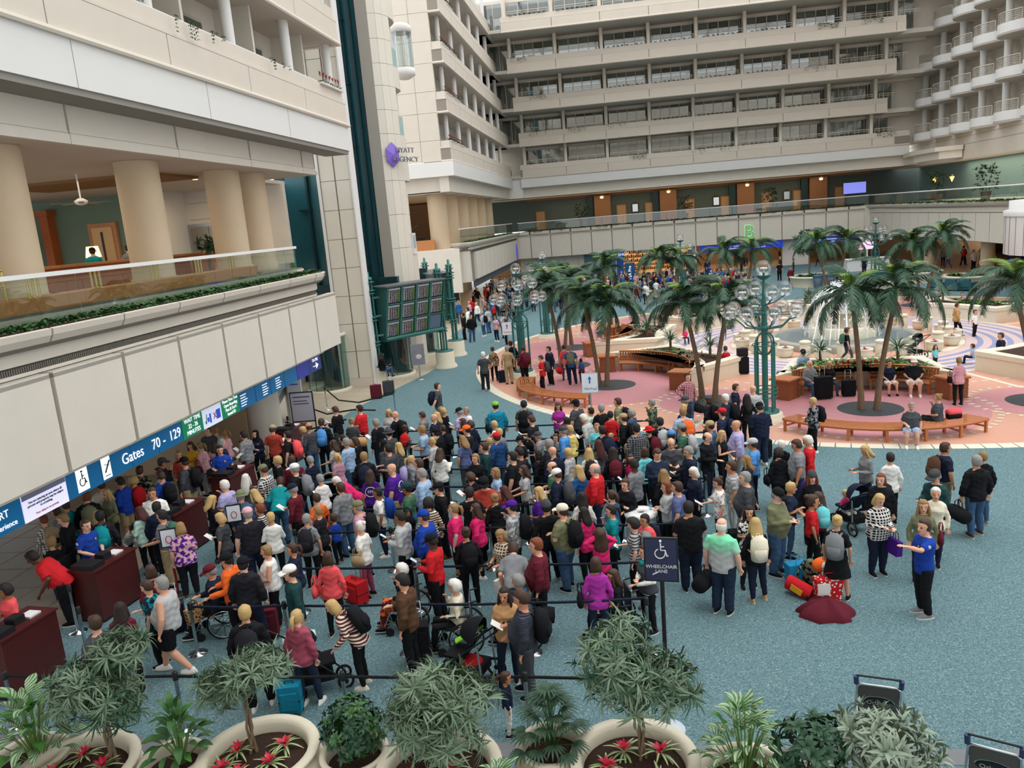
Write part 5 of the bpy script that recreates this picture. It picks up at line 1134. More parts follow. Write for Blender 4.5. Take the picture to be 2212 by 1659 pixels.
gtx('Gates', 16.25, .27, .36); gtx('70', 17.2, .27, .36); gtx('-', 17.55, .27, .36); gtx('129', 18.05, .27, .36)
gseg(18.42, 19.46, sgreen); gtx('WAIT TIME\n22 - 26\nMINUTES', 18.94, .28, .165)
gseg(19.46, 20.52, mat('screen_pale', 'c3cbe0', .4, emit=.6), 'screen'); gtx('X', 20.1, .24, .26, mat('sign_red', 'b33a3a', .5)); B().box(0, .008, 20.2-14, 20.42-14, .12, .38).box(0, .008, 19.82-14, 19.9-14, .1, .36).box(0, .008, 19.7-14, 19.79-14, .15, .27).build('pictogram', mat('picto_blue', '2a4fc0', .5, emit=.3), gs); B().bar((.01, 19.56-14, .2), (.01, 19.61-14, .12), .01, .02).bar((.01, 19.61-14, .12), (.01, 19.68-14, .38), .01, .02).build('pictogram', mat('picto_green', '2c5b43', .5), gs)
gseg(20.52, 21.6, sgreen); gtx('Please Have Your\nOpen Boarding\nPass & Gov\'t\nIssued ID', 21.05, .28, .13)
for a in (21.6, 22.7, 23.8, 24.9, 26.0): gseg(a, a+1.08, sblue if a < 25 else mat('sign_indigo', '2c3a8f', .4, emit=.25))
for y, q in ((21.9, 6), (23.4, 6), (24.4, 6)): 
    for k in range(5): B().box(0, .006, y-14-.2, y-14+.12+.05*(k % 3), .09+k*.08, .115+k*.08).build('small_print', slet, gs)
gseg(27.08, 28.3, mat('sign_navy', '27377a', .4, emit=.2)); gtx('TSA PRE', 27.7, .42, .16); B().bar((.01, 27.45-14, .2), (.01, 27.75-14, .2), .01, .08, (1, 0, 0)).add([(.012, 13.75, .33), (.012, 13.75, .07), (.012, 14.0, .2)], [(0, 1, 2)]).build('arrow', slet, gs)
light('sign_soffit', 'AREA', (-13.6, 22, 2.85), 20, (1, .85, .65), 2, 10)
bs = thing('letter_sign', 'large mint green letter B with a glowing outline on the bridge', 'sign', (14.45, 90.85, 4.0))
text('B', 2.05, mat('letter_cream', 'a9c39a', .5), (0, 0, 0), (PI/2, 0, 0), bs, 'lettering', .12); o = text('B', 2.05, mat('neon_green', '7be58a', .5, emit=.8), (0, .12, 0), (PI/2, 0, 0), bs, 'neon_outline', .03, off=.05)
sbl = mat('wayfinding_blue', '1238b4', .4, emit=.5)
for (x0, x1, y, w_, tx) in ((9.1, 18.1, 91.3, 'left', 'Gates 1-59  Ground Transportation  Parking\n70-129  Disney\'s Magical Express  Rental Cars'), (19.6, 26.2, 91.6, 'right', 'Ground Transportation   Parking\nDisney\'s Magical Express   Rental Cars')):
    t = thing('wayfinding_sign', 'blue lit wayfinding sign hanging under the bridge, the %s one' % w_, 'sign', ((x0+x1)/2, y, 2.5)); w = (x1-x0)/2
    B().box(-w, w, 0, .15, -.36, .36).build('sign_box', sbl, t); text(tx, .26, slet, (.2, -.02, 0), (PI/2, 0, 0), t, 'lettering', .005); 
    for x in (-w*.8, w*.8): B().box(x-.03, x+.03, .04, .1, .36, .45).build('hanger', steel, t)
# small signs on posts
def panel_sign(x, y, h, rz, w, hh_, label, face, edge, base=steel, post=steel, br=.22):
    t = thing('floor_sign', label, 'sign', (x, y, 0), rz); B().lathe([(br, 0), (br, .02), (.03, .035)], 24).build('base', base, t); B().tube([(0, 0, .02), (0, 0, h-hh_)], .03, 10).build('post', post, t); B().box(-w/2-.02, w/2+.02, -.02, .02, h-hh_-.02, h+.02).build('sign_frame', edge, t); B().box(-w/2, w/2, -.026, -.02, h-hh_, h).build('sign_face', face, t); return t
t = panel_sign(.37, 10.15, 2.93, -.12, .42, .6, 'black wheelchair lane sign on a tall black and grey post', mat('face_navy', '2a3050', .5), black, mat('base_grey', 'c3cbd2', .4), black, .24)
B().tube([(0, 0, .02), (0, 0, 1.0)], .034, 10).build('lower_post', steel, t); B().tube([(.0, 0, 1.25), (.1, -.05, 1.22), (.22, -.05, 1.26), (.26, 0, 1.35)], .012, 6).build('loop', black, t)
wheelchair_glyph(white, lambda u, v: (u, -.034, 2.76+v), .34, t); text('WHEELCHAIR\nLANE', .068, white, (0, -.03, 2.5), (PI/2, 0, 0), t, 'lettering', .002); B().bar((-.12, -.03, 2.42), (-.04, -.03, 2.46), .01, .03, (0, 1, 0)).build('arrow', white, t)
fw = mat('face_white', 'dfe4ec', .5); ab = mat('arrow_blue', '2a62a8', .5)
for (x, y, h, w_) in ((-1.25, 27.95, 1.7, 'white arrow sign on a grey post in front of the backless bench'), (-6.4, 43.6, 1.75, 'white arrow sign on a grey post by the far queue')):
    t = panel_sign(x, y, h, 0, .56, .7, w_, fw, mat('frame_grey', 'a4a8aa', .4)); B().box(-.025, .025, -.032, -.026, h-.36, h-.2).add([(-.07, -.03, h-.2), (.07, -.03, h-.2), (0, -.03, h-.09)], [(0, 1, 2)]).build('arrow', ab, t); text('TSA Pre', .11, mat('text_grey', '5c6a72', .5), (-.03, -.03, h-.56), (PI/2, 0, 0), t, 'lettering', .002); B().bar((.17, -.03, h-.56), (.2, -.03, h-.6), .01, .015).bar((.2, -.03, h-.6), (.26, -.03, h-.5), .01, .015).build('check_mark', ab, t)
t = panel_sign(-10.0, 37.2, 1.75, .25, .62, 1.0, 'framed grey poster on a floor stand beside the flight board', mat('poster_grey', '83808c', .5, noise=.35, nscale=3), steel); B().ball((.03, -.03, 1.15), .15, 14, 8, (1, .05, .8)).build('poster_shape', mat('poster_pale', 'cfc8cc', .5), t)
t = thing('retail_banner', 'tall blue vertical banner before the orange shop', 'sign', (1.1, 80, 0)); B().box(-.5, .5, 0, .15, 0, 2.3).build('banner_panel', mat('banner_blue', '1e4a80', .5), t); text('TSA Pre', .42, slet, (0, -.02, 1.3), (PI/2, -PI/2, 0), t, 'lettering', .004)
# orange lit shop
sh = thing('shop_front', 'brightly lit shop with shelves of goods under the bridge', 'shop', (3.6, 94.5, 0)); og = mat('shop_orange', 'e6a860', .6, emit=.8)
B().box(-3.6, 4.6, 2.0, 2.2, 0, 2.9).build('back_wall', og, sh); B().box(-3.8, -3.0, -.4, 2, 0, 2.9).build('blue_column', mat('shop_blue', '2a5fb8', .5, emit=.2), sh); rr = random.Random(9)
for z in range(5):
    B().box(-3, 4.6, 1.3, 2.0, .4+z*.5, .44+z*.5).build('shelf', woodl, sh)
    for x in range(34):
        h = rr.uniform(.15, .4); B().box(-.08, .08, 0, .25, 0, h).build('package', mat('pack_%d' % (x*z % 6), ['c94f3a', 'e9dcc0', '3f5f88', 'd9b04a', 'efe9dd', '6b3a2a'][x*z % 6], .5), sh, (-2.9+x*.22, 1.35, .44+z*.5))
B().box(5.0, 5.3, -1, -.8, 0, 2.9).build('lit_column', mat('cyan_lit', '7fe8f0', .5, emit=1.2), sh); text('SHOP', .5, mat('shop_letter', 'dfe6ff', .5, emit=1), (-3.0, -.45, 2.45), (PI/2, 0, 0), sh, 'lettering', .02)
t = thing('service_counter', 'white service counter with a pink screen above, under the bridge', 'counter', (23.5, 79.8, 0)); B().box(-1.9, 1.9, -.6, .6, 0, 1.1).build('counter_front', white, t); B().box(-2, 2, -.7, .7, 1.1, 1.16).build('worktop', white, t); B().box(-1.3, .6, -.1, 0, 2.0, 2.7).build('screen', mat('screen_pink', 'eab6cf', .5, emit=1), t); B().box(-.1, .1, -.05, .05, 1.1, 2.9).build('post', white, t); text('<<', .5, mat('logo_red', 'd0402a', .5), (1.2, -.61, .6), (PI/2, 0, 0), t, 'logo', .005)
# round planters and seats right rear
for i, (x, y, r, w_) in enumerate(((16.3, 69.3, 2.0, 'round planter with a bushy tree, below the second blue sign'), (25.2, 61.5, 1.7, 'round planter with low shrubs beside the teal chairs'), (20, 61.8, 1.5, 'round planter bowl right of the far lamp post'), (23.5, 67, 1.9, 'round planter behind the teal chairs'))):
    t = thing('round_planter', w_, 'planter', (x, y, 0)); B().lathe([(r, 0), (r, .7), (r+.06, .72), (r+.06, .85), (r-.25, .85), (r-.25, .7), (.01, .7)], 36).build('wall', stonem, t); B().lathe([(.01, .72), (r-.25, .72)], 30).build('mulch', soil, t)
    for q in range(22): a = rr.uniform(0, 6.28); u = r*.75*rr.random()**.5; o = obj('shrub', rr.choice(shrub_ms), t, (u*math.cos(a), u*math.sin(a), .72), a); o.scale = (rr.uniform(1, 1.6),)*3
def bushy(x, y, z, h, r, n, label, m_s, s=1.0, trunk=True, cat='tree', nm='ficus_tree', flat=.8, trunk_r=.06, seed=0, lobes=0):
    q = random.Random(seed); t = thing(nm, label, cat, (x, y, z)); c = Vector((0, 0, h)); LO = [(math.cos(k*2.4+seed)*q.uniform(.6, 1.1), math.sin(k*2.4+seed)*q.uniform(.6, 1.1), q.uniform(-1, 1)) for k in range(max(1, lobes))]
    if trunk:
        for k in range(3): a = k*2.1; B().tube([(.05*math.cos(a), .05*math.sin(a), 0), (.04*math.cos(a+2), .04*math.sin(a+2), h*.35), (.03*math.cos(a+4), .03*math.sin(a+4), h*.7), (r*.35*math.cos(a), r*.35*math.sin(a), h)], [trunk_r, trunk_r*.8, trunk_r*.7, trunk_r*.3], 7).build('stem', trunkm, t)
    for i in range(n):
        u = Vector((q.gauss(0, 1), q.gauss(0, 1), q.gauss(0, 1))).normalized()*q.uniform(.45, 1)**.6; p = c+Vector((u.x*r, u.y*r, u.z*r*flat))
        if lobes: lc = LO[i % lobes]; p = c+Vector((lc[0]*r*.62+u.x*r*.48, lc[1]*r*.62+u.y*r*.48, (lc[2]*.6+u.z*.42)*r*flat))
        o = obj('leaf_whorl', q.choice(m_s), t, p); d = Vector((u.x, u.y, u.z*.6+.35)).normalized(); o.rotation_euler = d.to_track_quat('Z', 'Y').to_euler(); o.rotation_euler.rotate_axis('Z', q.uniform(0, 6)); o.scale = (s*q.uniform(.8, 1.2),)*3
        if trunk and i % 3 == 0: B().tube([c*.72, c*.85+p*.15, p], [trunk_r*.3, trunk_r*.2, .004], 4).build('twig', trunkm, t)
    return t
wh_far = [rosette(10, .45, .09, .1, 1.1, .6, s).mesh('leaf_whorl', leafd) for s in (21, 22)]
bushy(15.9, 69.5, .7, 2.9, 1.3, 60, 'bushy dark ficus tree rising from the round planter', wh_far, 1.0)
for i, (x, y, s, w_) in enumerate(((-3.9, 95, 1.4, 'left of the first chandelier'), (7.8, 94, 1.3, 'near the second chandelier'), (17.2, 94, 1.4, 'near the third chandelier'), (30.6, 82, 1.4, 'beside the lit wall sconces'), (30.2, 71, 1.4, 'middle of the right gallery'), (29.8, 62, 1.6, 'nearest in the right gallery'))):
    t = thing('potted_tree', 'potted indoor tree on the gallery, %s' % w_, 'potted plant', (x, y, 5.9)); B().lathe([(.3, 0), (.42, .7), (.36, .7), (.01, .65)], 18).build('pot', mat('pot_dark', '5a4a3c', .6), t); B().tube([(0, 0, .6), (.05, 0, 1.6)], .04, 6).build('stem', trunkm, t)
    for q in range(80): a = rr.uniform(0, 6.28); u = .95*rr.random()**.5; o = obj('leaf_whorl', rr.choice(wh_far), t, (u*math.cos(a), u*math.sin(a), 1.6+rr.uniform(-.6, .8)*s), a); o.scale = (.8,)*3
for i, (y, w_) in enumerate(((84.5, 'left'), (80.4, 'right'))):
    t = thing('wall_sconce', 'glowing amber wall sconce under the right canopy, the %s one' % w_, 'lamp', (31.2, y, 8.0)); B().lathe([(.02, -.35), (.2, .1), (.01, .12)], 14).build('shade', mat('sconce_amber', 'ffb04a', .5, emit=6), t); B().box(-.05, .05, -.05, .05, .1, .3).build('bracket', brass, t)
for i, (y, w_) in enumerate(((71, 'white and green'), (62.5, 'blue and white'))): t = thing('wall_art', '%s flower artwork on the right gallery wall' % w_, 'picture', (35.1, y, 8.0)); B().box(-.05, 0, -.9, .9, -.7, .9).build('panel', mat('art_%d' % i, ['3c5a54', '3f58a0'][i], .5, noise=.5, nscale=2), t); b = B(); [b.add(rotz(blade(.7, .2, .2)[0], 0, PI/2, (0, 0, 0)), []) for q in ()]; 
t = thing('wall_screen', 'lit violet screen on the dark wall beneath the canopy', 'television', (26.8, 95.5, 7.9)); B().box(-1.2, 1.2, 0, .15, -.6, .6).build('screen_face', mat('screen_violet', '7a80d8', .5, emit=1), t); B().box(-1.25, 1.25, .1, .2, -.65, .65).build('case', black, t)
for i in range(6):
    y = 61.5+i*4.6
    if i in (1, 2, 3): t = thing('table_lamp', 'lit table lamp between the far columns, %s of three' % ('nearest', 'middle', 'farthest')[i-1], 'lamp', (-14.4, y+2.5, 5.65)); B().lathe([(.12, 0), (.05, .1), (.03, .75)], 12).build('base', brass, t); B().lathe([(.22, .7), (.16, 1.05), (.15, 1.05), (.2, .7)], 18).build('shade', mat('shade_glow', 'ffd28a', .6, emit=3), t)
t = thing('grand_piano', 'open black grand piano in the far left lounge', 'piano', (-16.3, 62.5, 5.65), .3); B().prism([(-1, -.8), (1, -.8), (1.0, .2), (.3, .9), (-.6, 1.0), (-1, .5)], .7, 1.0).build('body', black, t); B().bar((-1, .1, 1.0), (.6, .1, 1.9), 1.3, .04).build('lid', black, t); [B().tube([(x, y, 0), (x, y, .7)], .06).build('leg', black, t) for x, y in ((-.8, -.6), (.8, -.6), (-.3, .8))]
# lounge things behind the left ledge
t = thing('table_lamp', 'lit orange table lamp beside the seated men in the upper lobby', 'lamp', (-19.2, 27.2, 6.9)); B().lathe([(.12, 0), (.05, .12), (.03, .35)], 12).build('base', brass, t); B().lathe([(.27, .32), (.2, .72), (.19, .72), (.25, .32)], 20).build('shade', mat('shade_glow', 'ffd28a', .6, emit=3), t)
t = thing('table_lamp', 'lit orange lamp near the bright window in the upper lobby', 'lamp', (-22.6, 26.8, 6.75)); B().lathe([(.12, 0), (.03, .35)], 12).build('base', brass, t); B().lathe([(.3, .32), (.24, .78), (.23, .78), (.28, .32)], 20).build('shade', mat('shade_glow', 'ffd28a', .6, emit=3), t)
t = thing('ceiling_fan', 'ceiling fan with wide blades under the upper lobby ceiling', 'fan', (-16.6, 23.4, 8.95)); B().tube([(0, 0, .1), (0, 0, .85)], .025, 8).build('rod', white, t); B().lathe([(.01, -.1), (.16, -.06), (.2, .04), (.08, .12), (.01, .12)], 20).build('motor', white, t)
for q in range(5): a = q*2*PI/5+.3; B().bar((.2*math.cos(a), .2*math.sin(a), -.02), (.85*math.cos(a), .85*math.sin(a), -.03), .16, .015).build('blade', mat('fan_blade', '6e665e', .5), t)
b = bushy(-27, 31, 6.2, 1.9, .9, 40, 'broad green palm in the bright lobby window', wh_far, 1.3, nm='potted_tree', cat='potted plant')
bushy(-16.1, 29.8, 6.2, 1.2, .3, 14, 'small potted plant behind the second column in the lobby', wh_far, .7, nm='potted_tree', cat='potted plant')
OW = ['lowest', 'second', 'third', 'fourth', 'fifth']
# ivy along ledges and planters
iv = [rosette(9, .16, .06, .2, 1.2, .8, s).mesh('ivy_tuft', leafm) for s in (31, 32)]; ivd = [rosette(9, .2, .07, .2, 1.0, .8, s).mesh('ivy_tuft', leafd) for s in (33, 34)]
def join_tufts(pts, protos, name, label, m_, sc=1.0, cat='plants'):
    b = B(); q = random.Random(len(pts))
    pv = [([tuple(v.co) for v in p.vertices], [tuple(f.vertices) for f in p.polygons]) for p in protos]
    for p in pts:
        vs, fs = q.choice(pv); b.add(rotz(vs, q.uniform(0, 6), 0, p, sc*q.uniform(.7, 1.25)), fs, True)
    o = b.build(name, m_); tag(o, label, cat); o['kind'] = 'stuff'; return o
join_tufts([(-11.62+rnd.uniform(-.15, .18), 6+i*.0325+rnd.random()*.05, 5.98) for i in range(720)], iv, 'ivy_row', 'dense green ivy filling the left ledge planter', leafm, 1.15)
join_tufts([(-10+i*.12, 90.95+rnd.uniform(-.1, .3), 5.95) for i in range(305)], ivd, 'ivy_row', 'dark green ivy row along the far bridge planter', leafd, 1.6)
join_tufts([(26.9+rnd.uniform(-.2, .3), 56+i*.12, 5.95) for i in range(285)], iv, 'ivy_row', 'green ivy row along the right bridge planter', leafm, 1.6)
join_tufts([(-11.9+rnd.uniform(-.2, .35), 61+i*.12, 5.9) for i in range(240)], iv, 'ivy_row', 'green ivy along the planter beside the far columns', leafm, 1.6)
hang = [rosette(5, .14, .06, -.6, .3, .8, s).mesh('tuft', leafm) for s in (41, 42)]
YFk = [91.0, 89.9, 86.9, 84.0, 81.4]
for k, x0, n_ in ((0, 2.6, 30), (0, 9.0, 14), (0, 12.5, 16), (1, -8, 14), (1, -3.8, 22), (1, .5, 12), (2, -7.5, 26), (2, 20.5, 18), (3, -9.0, 22), (3, 21.0, 60), (3, 25.0, 40), (0, 28.6, 34)):
    pts = []; q = random.Random(k*31+int(x0))
    for i in range(n_): x = x0+q.uniform(-1, 1); pts += [(x, YFk[k]-.12, ZB[k]+1.4-j*.14) for j in range(q.randrange(1, 5))]
    join_tufts(pts[::2], hang, 'trailing_vine', 'thin vine trailing over the far balcony front, %s storey, %s' % (OW[k], 'left part' if x0 < 1 else 'centre' if x0 < 15 else 'right part'), leafm, .75, 'vine')
for (k, y0, n_) in ((0, 22.6, 10), (0, 20.2, 4), (0, 28, 5)):
    q = random.Random(int(y0)); pts = []
    for i in range(n_): y = y0+q.uniform(-1.2, 1.2); pts += [(-11.28, y, 13.35-j*.1) for j in range(q.randrange(1, 6))]
    join_tufts(pts, hang, 'trailing_vine', 'sparse vine trailing from the near left balcony, %s' % {22: 'middle', 20: 'left', 28: 'right'}[int(y0)], leafd, .5, 'vine')
bays = [(4, 0), (4, 1), (3, 2), (3, 3), (3, 4), (3, 5), (2, 2), (2, 3), (2, 4), (2, 5), (1, 3), (1, 4), (1, 5), (1, 6), (0, 4), (0, 5), (0, 6), (0, 7)]
BW = ['first', 'second', 'third', 'fourth', 'fifth', 'sixth', 'seventh', 'eighth']
for k, c in bays:
    x0 = -9.86+4.635*c+.5; join_tufts([(x0+.2+i*.46, YFk[k]+.12, ZB[k]+1.42) for i in range(8)], ivd, 'balcony_plants', 'row of small dark plants on the far balcony, %s storey, %s bay from left' % (OW[k], BW[c]), leafd, 1.5)
t = thing('oval_sign', 'small blue oval sign at the inner corner of the bridge', 'sign', (-11.2, 88.5, 3.9)); B().ball((0, 0, 0), 1, 18, 10, (.12, .55, 1.0)).build('sign_body', mat('oval_blue', '4a4fd0', .4, emit=.3), t)
t = thing('kiosk_totem', 'white kiosk totem with a dark screen at the far left queue', 'kiosk', (-13.2, 62.5, 0), .5); B().box(-.35, .35, -.2, .2, 0, 2.6).build('totem_body', white, t); B().box(-.28, .28, -.22, -.2, 1.3, 2.3).build('screen', mat('screen_dark', '1b1a1d'), t)
t = thing('flower_box', 'balcony box of red bromeliads at the end of the near left balcony', 'flower box', (-11.5, 33.4, 13.3)); B().box(-.15, .15, -1.3, 1.2, 0, .08).build('box', wallw, t)
for i in range(7): o = obj('leaves', shrub_ms[0], t, (0, -1.1+i*.36, .05), i); o.scale = (.8,)*3; o = obj('flower', spike, t, (0, -1.1+i*.36, .3), i)
for k in range(4):
    for q_i, y in enumerate((59.6, 62.5)):
        t = thing('flower_box', 'red bromeliads on the far left wing balcony, %s storey, %s' % (OW[k], ('corner', 'inner')[q_i]), 'flower box', (-11.7, y, ZB[k]+1.38)); B().box(-.15, .15, -1.2, 1.2, 0, .08).build('box', wallw, t)
        for i in range(6): o = obj('leaves', shrub_ms[1], t, (0, -1+i*.4, .05), i); o = obj('flower', spike, t, (0, -1+i*.4, .3), i)
# teal lounge chairs
def armchair(x, y, rz, label):
    t = thing('armchair', label, 'armchair', (x, y, 0), rz, 'teal lounge chairs'); m_ = mat('vinyl_teal', '2a5a64', .5)
    B().box(-.4, .4, -.4, .35, .1, .45).build('seat', m_, t); B().box(-.4, .4, .25, .42, .3, .85).build('backrest', m_, t)
    for s in (-1, 1): B().box(s*.38, s*.5, -.42, .42, .05, .62).build('armrest', m_, t)
for i, (x, y, rz) in enumerate(((23.4, 59.4, 2.2), (24.1, 58.9, 2.2), (22.7, 60.1, 2.2), (20.6, 68.2, 3.4), (21.4, 68.2, 3.4))): armchair(x, y, rz, 'teal vinyl lounge chair, %s' % ['middle of the three by the round planter', 'right of the three by the round planter', 'left of the three by the round planter', 'left of the pair behind the far lamp post', 'right of the pair behind the far lamp post'][i])
for i, x in enumerate((15.9, 16.9)):
    t = thing('litter_bin', 'grey-blue litter bin before the round planter, %s one' % ('left', 'right')[i], 'bin', (x, 66.6, 0)); B().lathe([(.3, 0), (.4, .95), (.01, .95)], 20).build('body', mat('bin_blue', '3d5766', .5), t); B().lathe([(.42, .95), (.42, 1.05), (.2, 1.12), (.2, 1.0)], 20).build('rim', mat('bin_rim', '2f4a66', .5), t)
# ================================================================ NEAR POTS AND PLANTS
def big_pot(x, y, r, z, label, mulch=True):
    t = thing('stone_bowl_planter', label, 'planter', (x, y, 0)); k = r/.76
    B().lathe([(.3*k, 0), (.55*k, .06), (.78*k, .28), (.84*k, .5), (.78*k, z-.16), (.72*k, z-.1), (.74*k, z-.06), (.79*k, z-.03), (.78*k, z), (.66*k, z), (.63*k, z-.05), (.62*k, z-.18)], 48).build('bowl', stonem, t); B().lathe([(.62*k, z-.17), (.4*k, z-.13), (.01, z-.12)], 32).build('mulch', soil, t); return t
wh = [rosette(15, .22, .021, -.25, 1.1, .9, s).mesh('leaf_whorl', leafg) for s in (51, 52, 53)]; wh2 = [rosette(14, .21, .02, -.25, 1.1, .9, s).mesh('leaf_whorl', leafd) for s in (54, 55)]
for i, (x, y, w_) in enumerate(((-7.3, 8.1, 'leftmost'), (-4.95, 8.45, 'second from left'), (-2.5, 8.25, 'third from left'), (-.12, 8.45, 'rightmost'))): big_pot(x, y, .76, .85, 'large cream stone bowl in the foreground, %s of the four wide ones' % w_)
bushy(-6.95, 8.35, .7, 1.28, .64, 230, 'dense narrow-leaved ficus in the leftmost wide bowl', wh+wh2[:1], 1.0, trunk_r=.028, seed=1, flat=.95, lobes=9)
bushy(-5.1, 8.6, .7, 1.15, .58, 130, 'narrow-leaved ficus with bare twisted stem, second bowl from left', wh, 1.0, trunk_r=.022, seed=2, flat=.6, lobes=7)
bushy(-2.5, 8.4, .7, .85, .72, 170, 'wide low grey-green ficus in the third bowl', wh, 1.15, trunk_r=.025, seed=3, flat=.55, lobes=8)
bushy(-.02, 8.6, .7, 1.25, .72, 190, 'tall airy ficus with twisted stem in the rightmost wide bowl', wh+wh2[:1], 1.05, trunk_r=.022, seed=4, flat=.75, lobes=9)
# bromeliads, each leaf a piece
vg = bpy.data.materials.new('bromeliad_green'); vg.use_nodes = True; nt = vg.node_tree; tc = nt.nodes.new('ShaderNodeTexCoord'); wv = nt.nodes.new('ShaderNodeTexWave'); wv.bands_direction = 'Y'; wv.inputs['Scale'].default_value = 11; mp = nt.nodes.new('ShaderNodeMix'); mp.data_type = 'RGBA'
mp.inputs[6].default_value = rgb('d4d9a0'); mp.inputs[7].default_value = rgb('3d6a34'); nt.links.new(tc.outputs['Object'], wv.inputs['Vector']); nt.links.new(wv.outputs['Fac'], mp.inputs[0]); nt.links.new(mp.outputs[2], nt.nodes['Principled BSDF'].inputs['Base Color'])
brg = B().add(*blade(.27, .042, .9, 6), True).mesh('leaf', vg); brr = B().add(*blade(.15, .045, .4, 4), True).mesh('red_leaf', mat('bract_red', 'cf2340', .4))
def bromeliad(x, y, z, label, seed):
    q = random.Random(seed); t = thing('bromeliad', label, 'flowering plant', (x, y, z), q.uniform(0, 6))
    for i in range(14): o = obj('leaf', brg, t); o.rotation_euler = (0, -q.uniform(.25, .9), i*2.4+q.uniform(-.2, .2)); o.scale = (q.uniform(.8, 1.1),)*3
    for i in range(9): o = obj('red_leaf', brr, t, (0, 0, .03)); o.rotation_euler = (0, -q.uniform(.5, 1.1), i*2.4+.6)
BRO = [(-7.3, 8.1, [(-.3, -.05), (.3, .1), (-.1, .3), (.05, -.35), (-.35, -.35)]), (-4.95, 8.45, [(-.33, .1), (.2, -.12), (.25, .25), (-.1, -.35), (-.38, -.25)]), (-2.5, 8.25, [(.15, .05), (-.3, -.15), (.35, -.35), (-.1, .3)]), (-.12, 8.45, [(-.12, .22), (.32, .2), (-.33, -.08), (.3, -.3), (-.05, -.42)])]
WN = ['leftmost', 'second', 'third', 'rightmost']; PN = {0: 'left', 1: 'right', 2: 'rear', 3: 'front', 4: 'front left'}
for i, (x, y, L_) in enumerate(BRO):
    for j, (a, b_) in enumerate(L_):
        nm = ('rear ' if b_ > .15 else 'front ' if b_ < -.2 else 'middle ')+('left' if a < -.2 else 'right' if a > .12 else 'centre'); bromeliad(x+a, y+b_, .74, 'red-centred bromeliad with striped leaves, %s in the %s wide bowl' % (nm, WN[i]), i*7+j)
# broad-leaved plants, each leaf a piece
vl = mat('leaf_veined', '6f8f5c', .45); nt = vl.node_tree; tc = nt.nodes.new('ShaderNodeTexCoord'); wv = nt.nodes.new('ShaderNodeTexWave'); wv.bands_direction = 'DIAGONAL'; wv.inputs['Scale'].default_value = 14; mp = nt.nodes.new('ShaderNodeMix'); mp.data_type = 'RGBA'; mp.inputs[6].default_value = rgb('2f5a33'); mp.inputs[7].default_value = rgb('9cb58a'); nt.links.new(tc.outputs['Object'], wv.inputs['Vector']); nt.links.new(wv.outputs['Fac'], mp.inputs[0]); nt.links.new(mp.outputs[2], nt.nodes['Principled BSDF'].inputs['Base Color'])
def broad(x, y, z, h, r, n, label, L_=.26, w=.11, m_=vl, pal=False, seed=0, nm='broadleaf_plant'):
    q = random.Random(seed); t = thing(nm, label, 'potted plant', (x, y, z)); lm = [B().add(*blade(L_, w, d, 6, .3), True).mesh('leaf', m_) for d in (.3, .8)]; lm2 = B().add(*blade(L_*.8, w*.9, .4, 5, .3), True).mesh('leaf', mat('leaf_fresh', '3f7a2e', .4, noise=.2))
    for i in range(n):
        a = i*2.399; f = (i+.5)/n; hh = h*(1-f*.75)*q.uniform(.8, 1.1); rr_ = r*(.15+.75*f)*q.uniform(.6, 1); p = (rr_*math.cos(a), rr_*math.sin(a), hh)
        o = obj('leaf', q.choice(lm) if q.random() < .82 else lm2, t, p); o.rotation_euler = (q.uniform(-.3, .3), -(1.1-1.3*f)+q.uniform(-.2, .2), a); o.scale = (q.uniform(.75, 1.15),)*3
        if i % 2 == 0: B().tube([(p[0]*.15, p[1]*.15, 0), (p[0]*.6, p[1]*.6, hh*.6), p], [.012, .009, .006], 5).build('stalk', leafl, t)
for (x, y, r, z, w_) in ((-8.2, 8.35, .5, .8, 'small stone bowl at the far left foreground'), (-6.1, 8.35, .42, .8, 'small stone bowl between the two left wide ones'), (-3.69, 8.55, .43, .8, 'small stone bowl between second and third wide ones'), (-1.15, 8.75, .44, .8, 'small stone bowl left of the rightmost wide one'), (1.2, 8.2, .62, .8, 'stone bowl right of the rightmost wide one'), (2.0, 7.95, .5, .8, 'stone bowl under the mixed shrub at right'), (2.7, 8.0, .5, .8, 'stone bowl under the pale oleander at right'), (-1.62, 7.75, .4, .8, 'small stone bowl at the bottom edge')): big_pot(x, y, r, z, w_)
broad(-8.05, 8.35, .7, .95, .55, 60, 'broad veined-leaf plant at the far left foreground', .36, .15, seed=1)
broad(-6.0, 8.4, .7, .75, .38, 46, 'broad-leaved plant with yellow-green stems beside the leftmost ficus', .26, .11, leafm, seed=2)
broad(1.15, 8.25, .7, .9, .6, 90, 'variegated broad-leaved plant right of the rightmost bowl', .24, .095, seed=3)
broad(-1.62, 7.75, .7, .5, .35, 34, 'variegated plant peeking in at the bottom edge', .22, .09, seed=4)
sm = [rosette(8, .13, .05, .0, 1.1, .5, s).mesh('leaf_whorl', leafm) for s in (61, 62)]; sm2 = [rosette(8, .14, .05, .0, 1.1, .5, s).mesh('leaf_whorl', leafd) for s in (63, 64)]
bushy(-3.69, 8.6, .7, .42, .42, 150, 'dense dark green bush in the small bowl, second gap', sm+sm2, .8, False, 'potted plant', 'bushy_plant', .85, seed=5)
bushy(1.85, 8.15, .7, .5, .42, 90, 'loose dark-leaved shrub beside the variegated plant', sm2, 1.0, True, 'potted plant', 'bushy_plant', .9, .015, seed=6)
wo = [rosette(10, .2, .035, .2, 1.3, .4, s).mesh('leaf_whorl', mat('leaf_silver', '8a9a86', .5, noise=.25)) for s in (65, 66)]
bushy(2.65, 8.2, .7, .5, .6, 120, 'pale grey-green oleander bush before the baggage cart', wo, 1.05, True, 'potted plant', 'bushy_plant', .6, .012, seed=7)
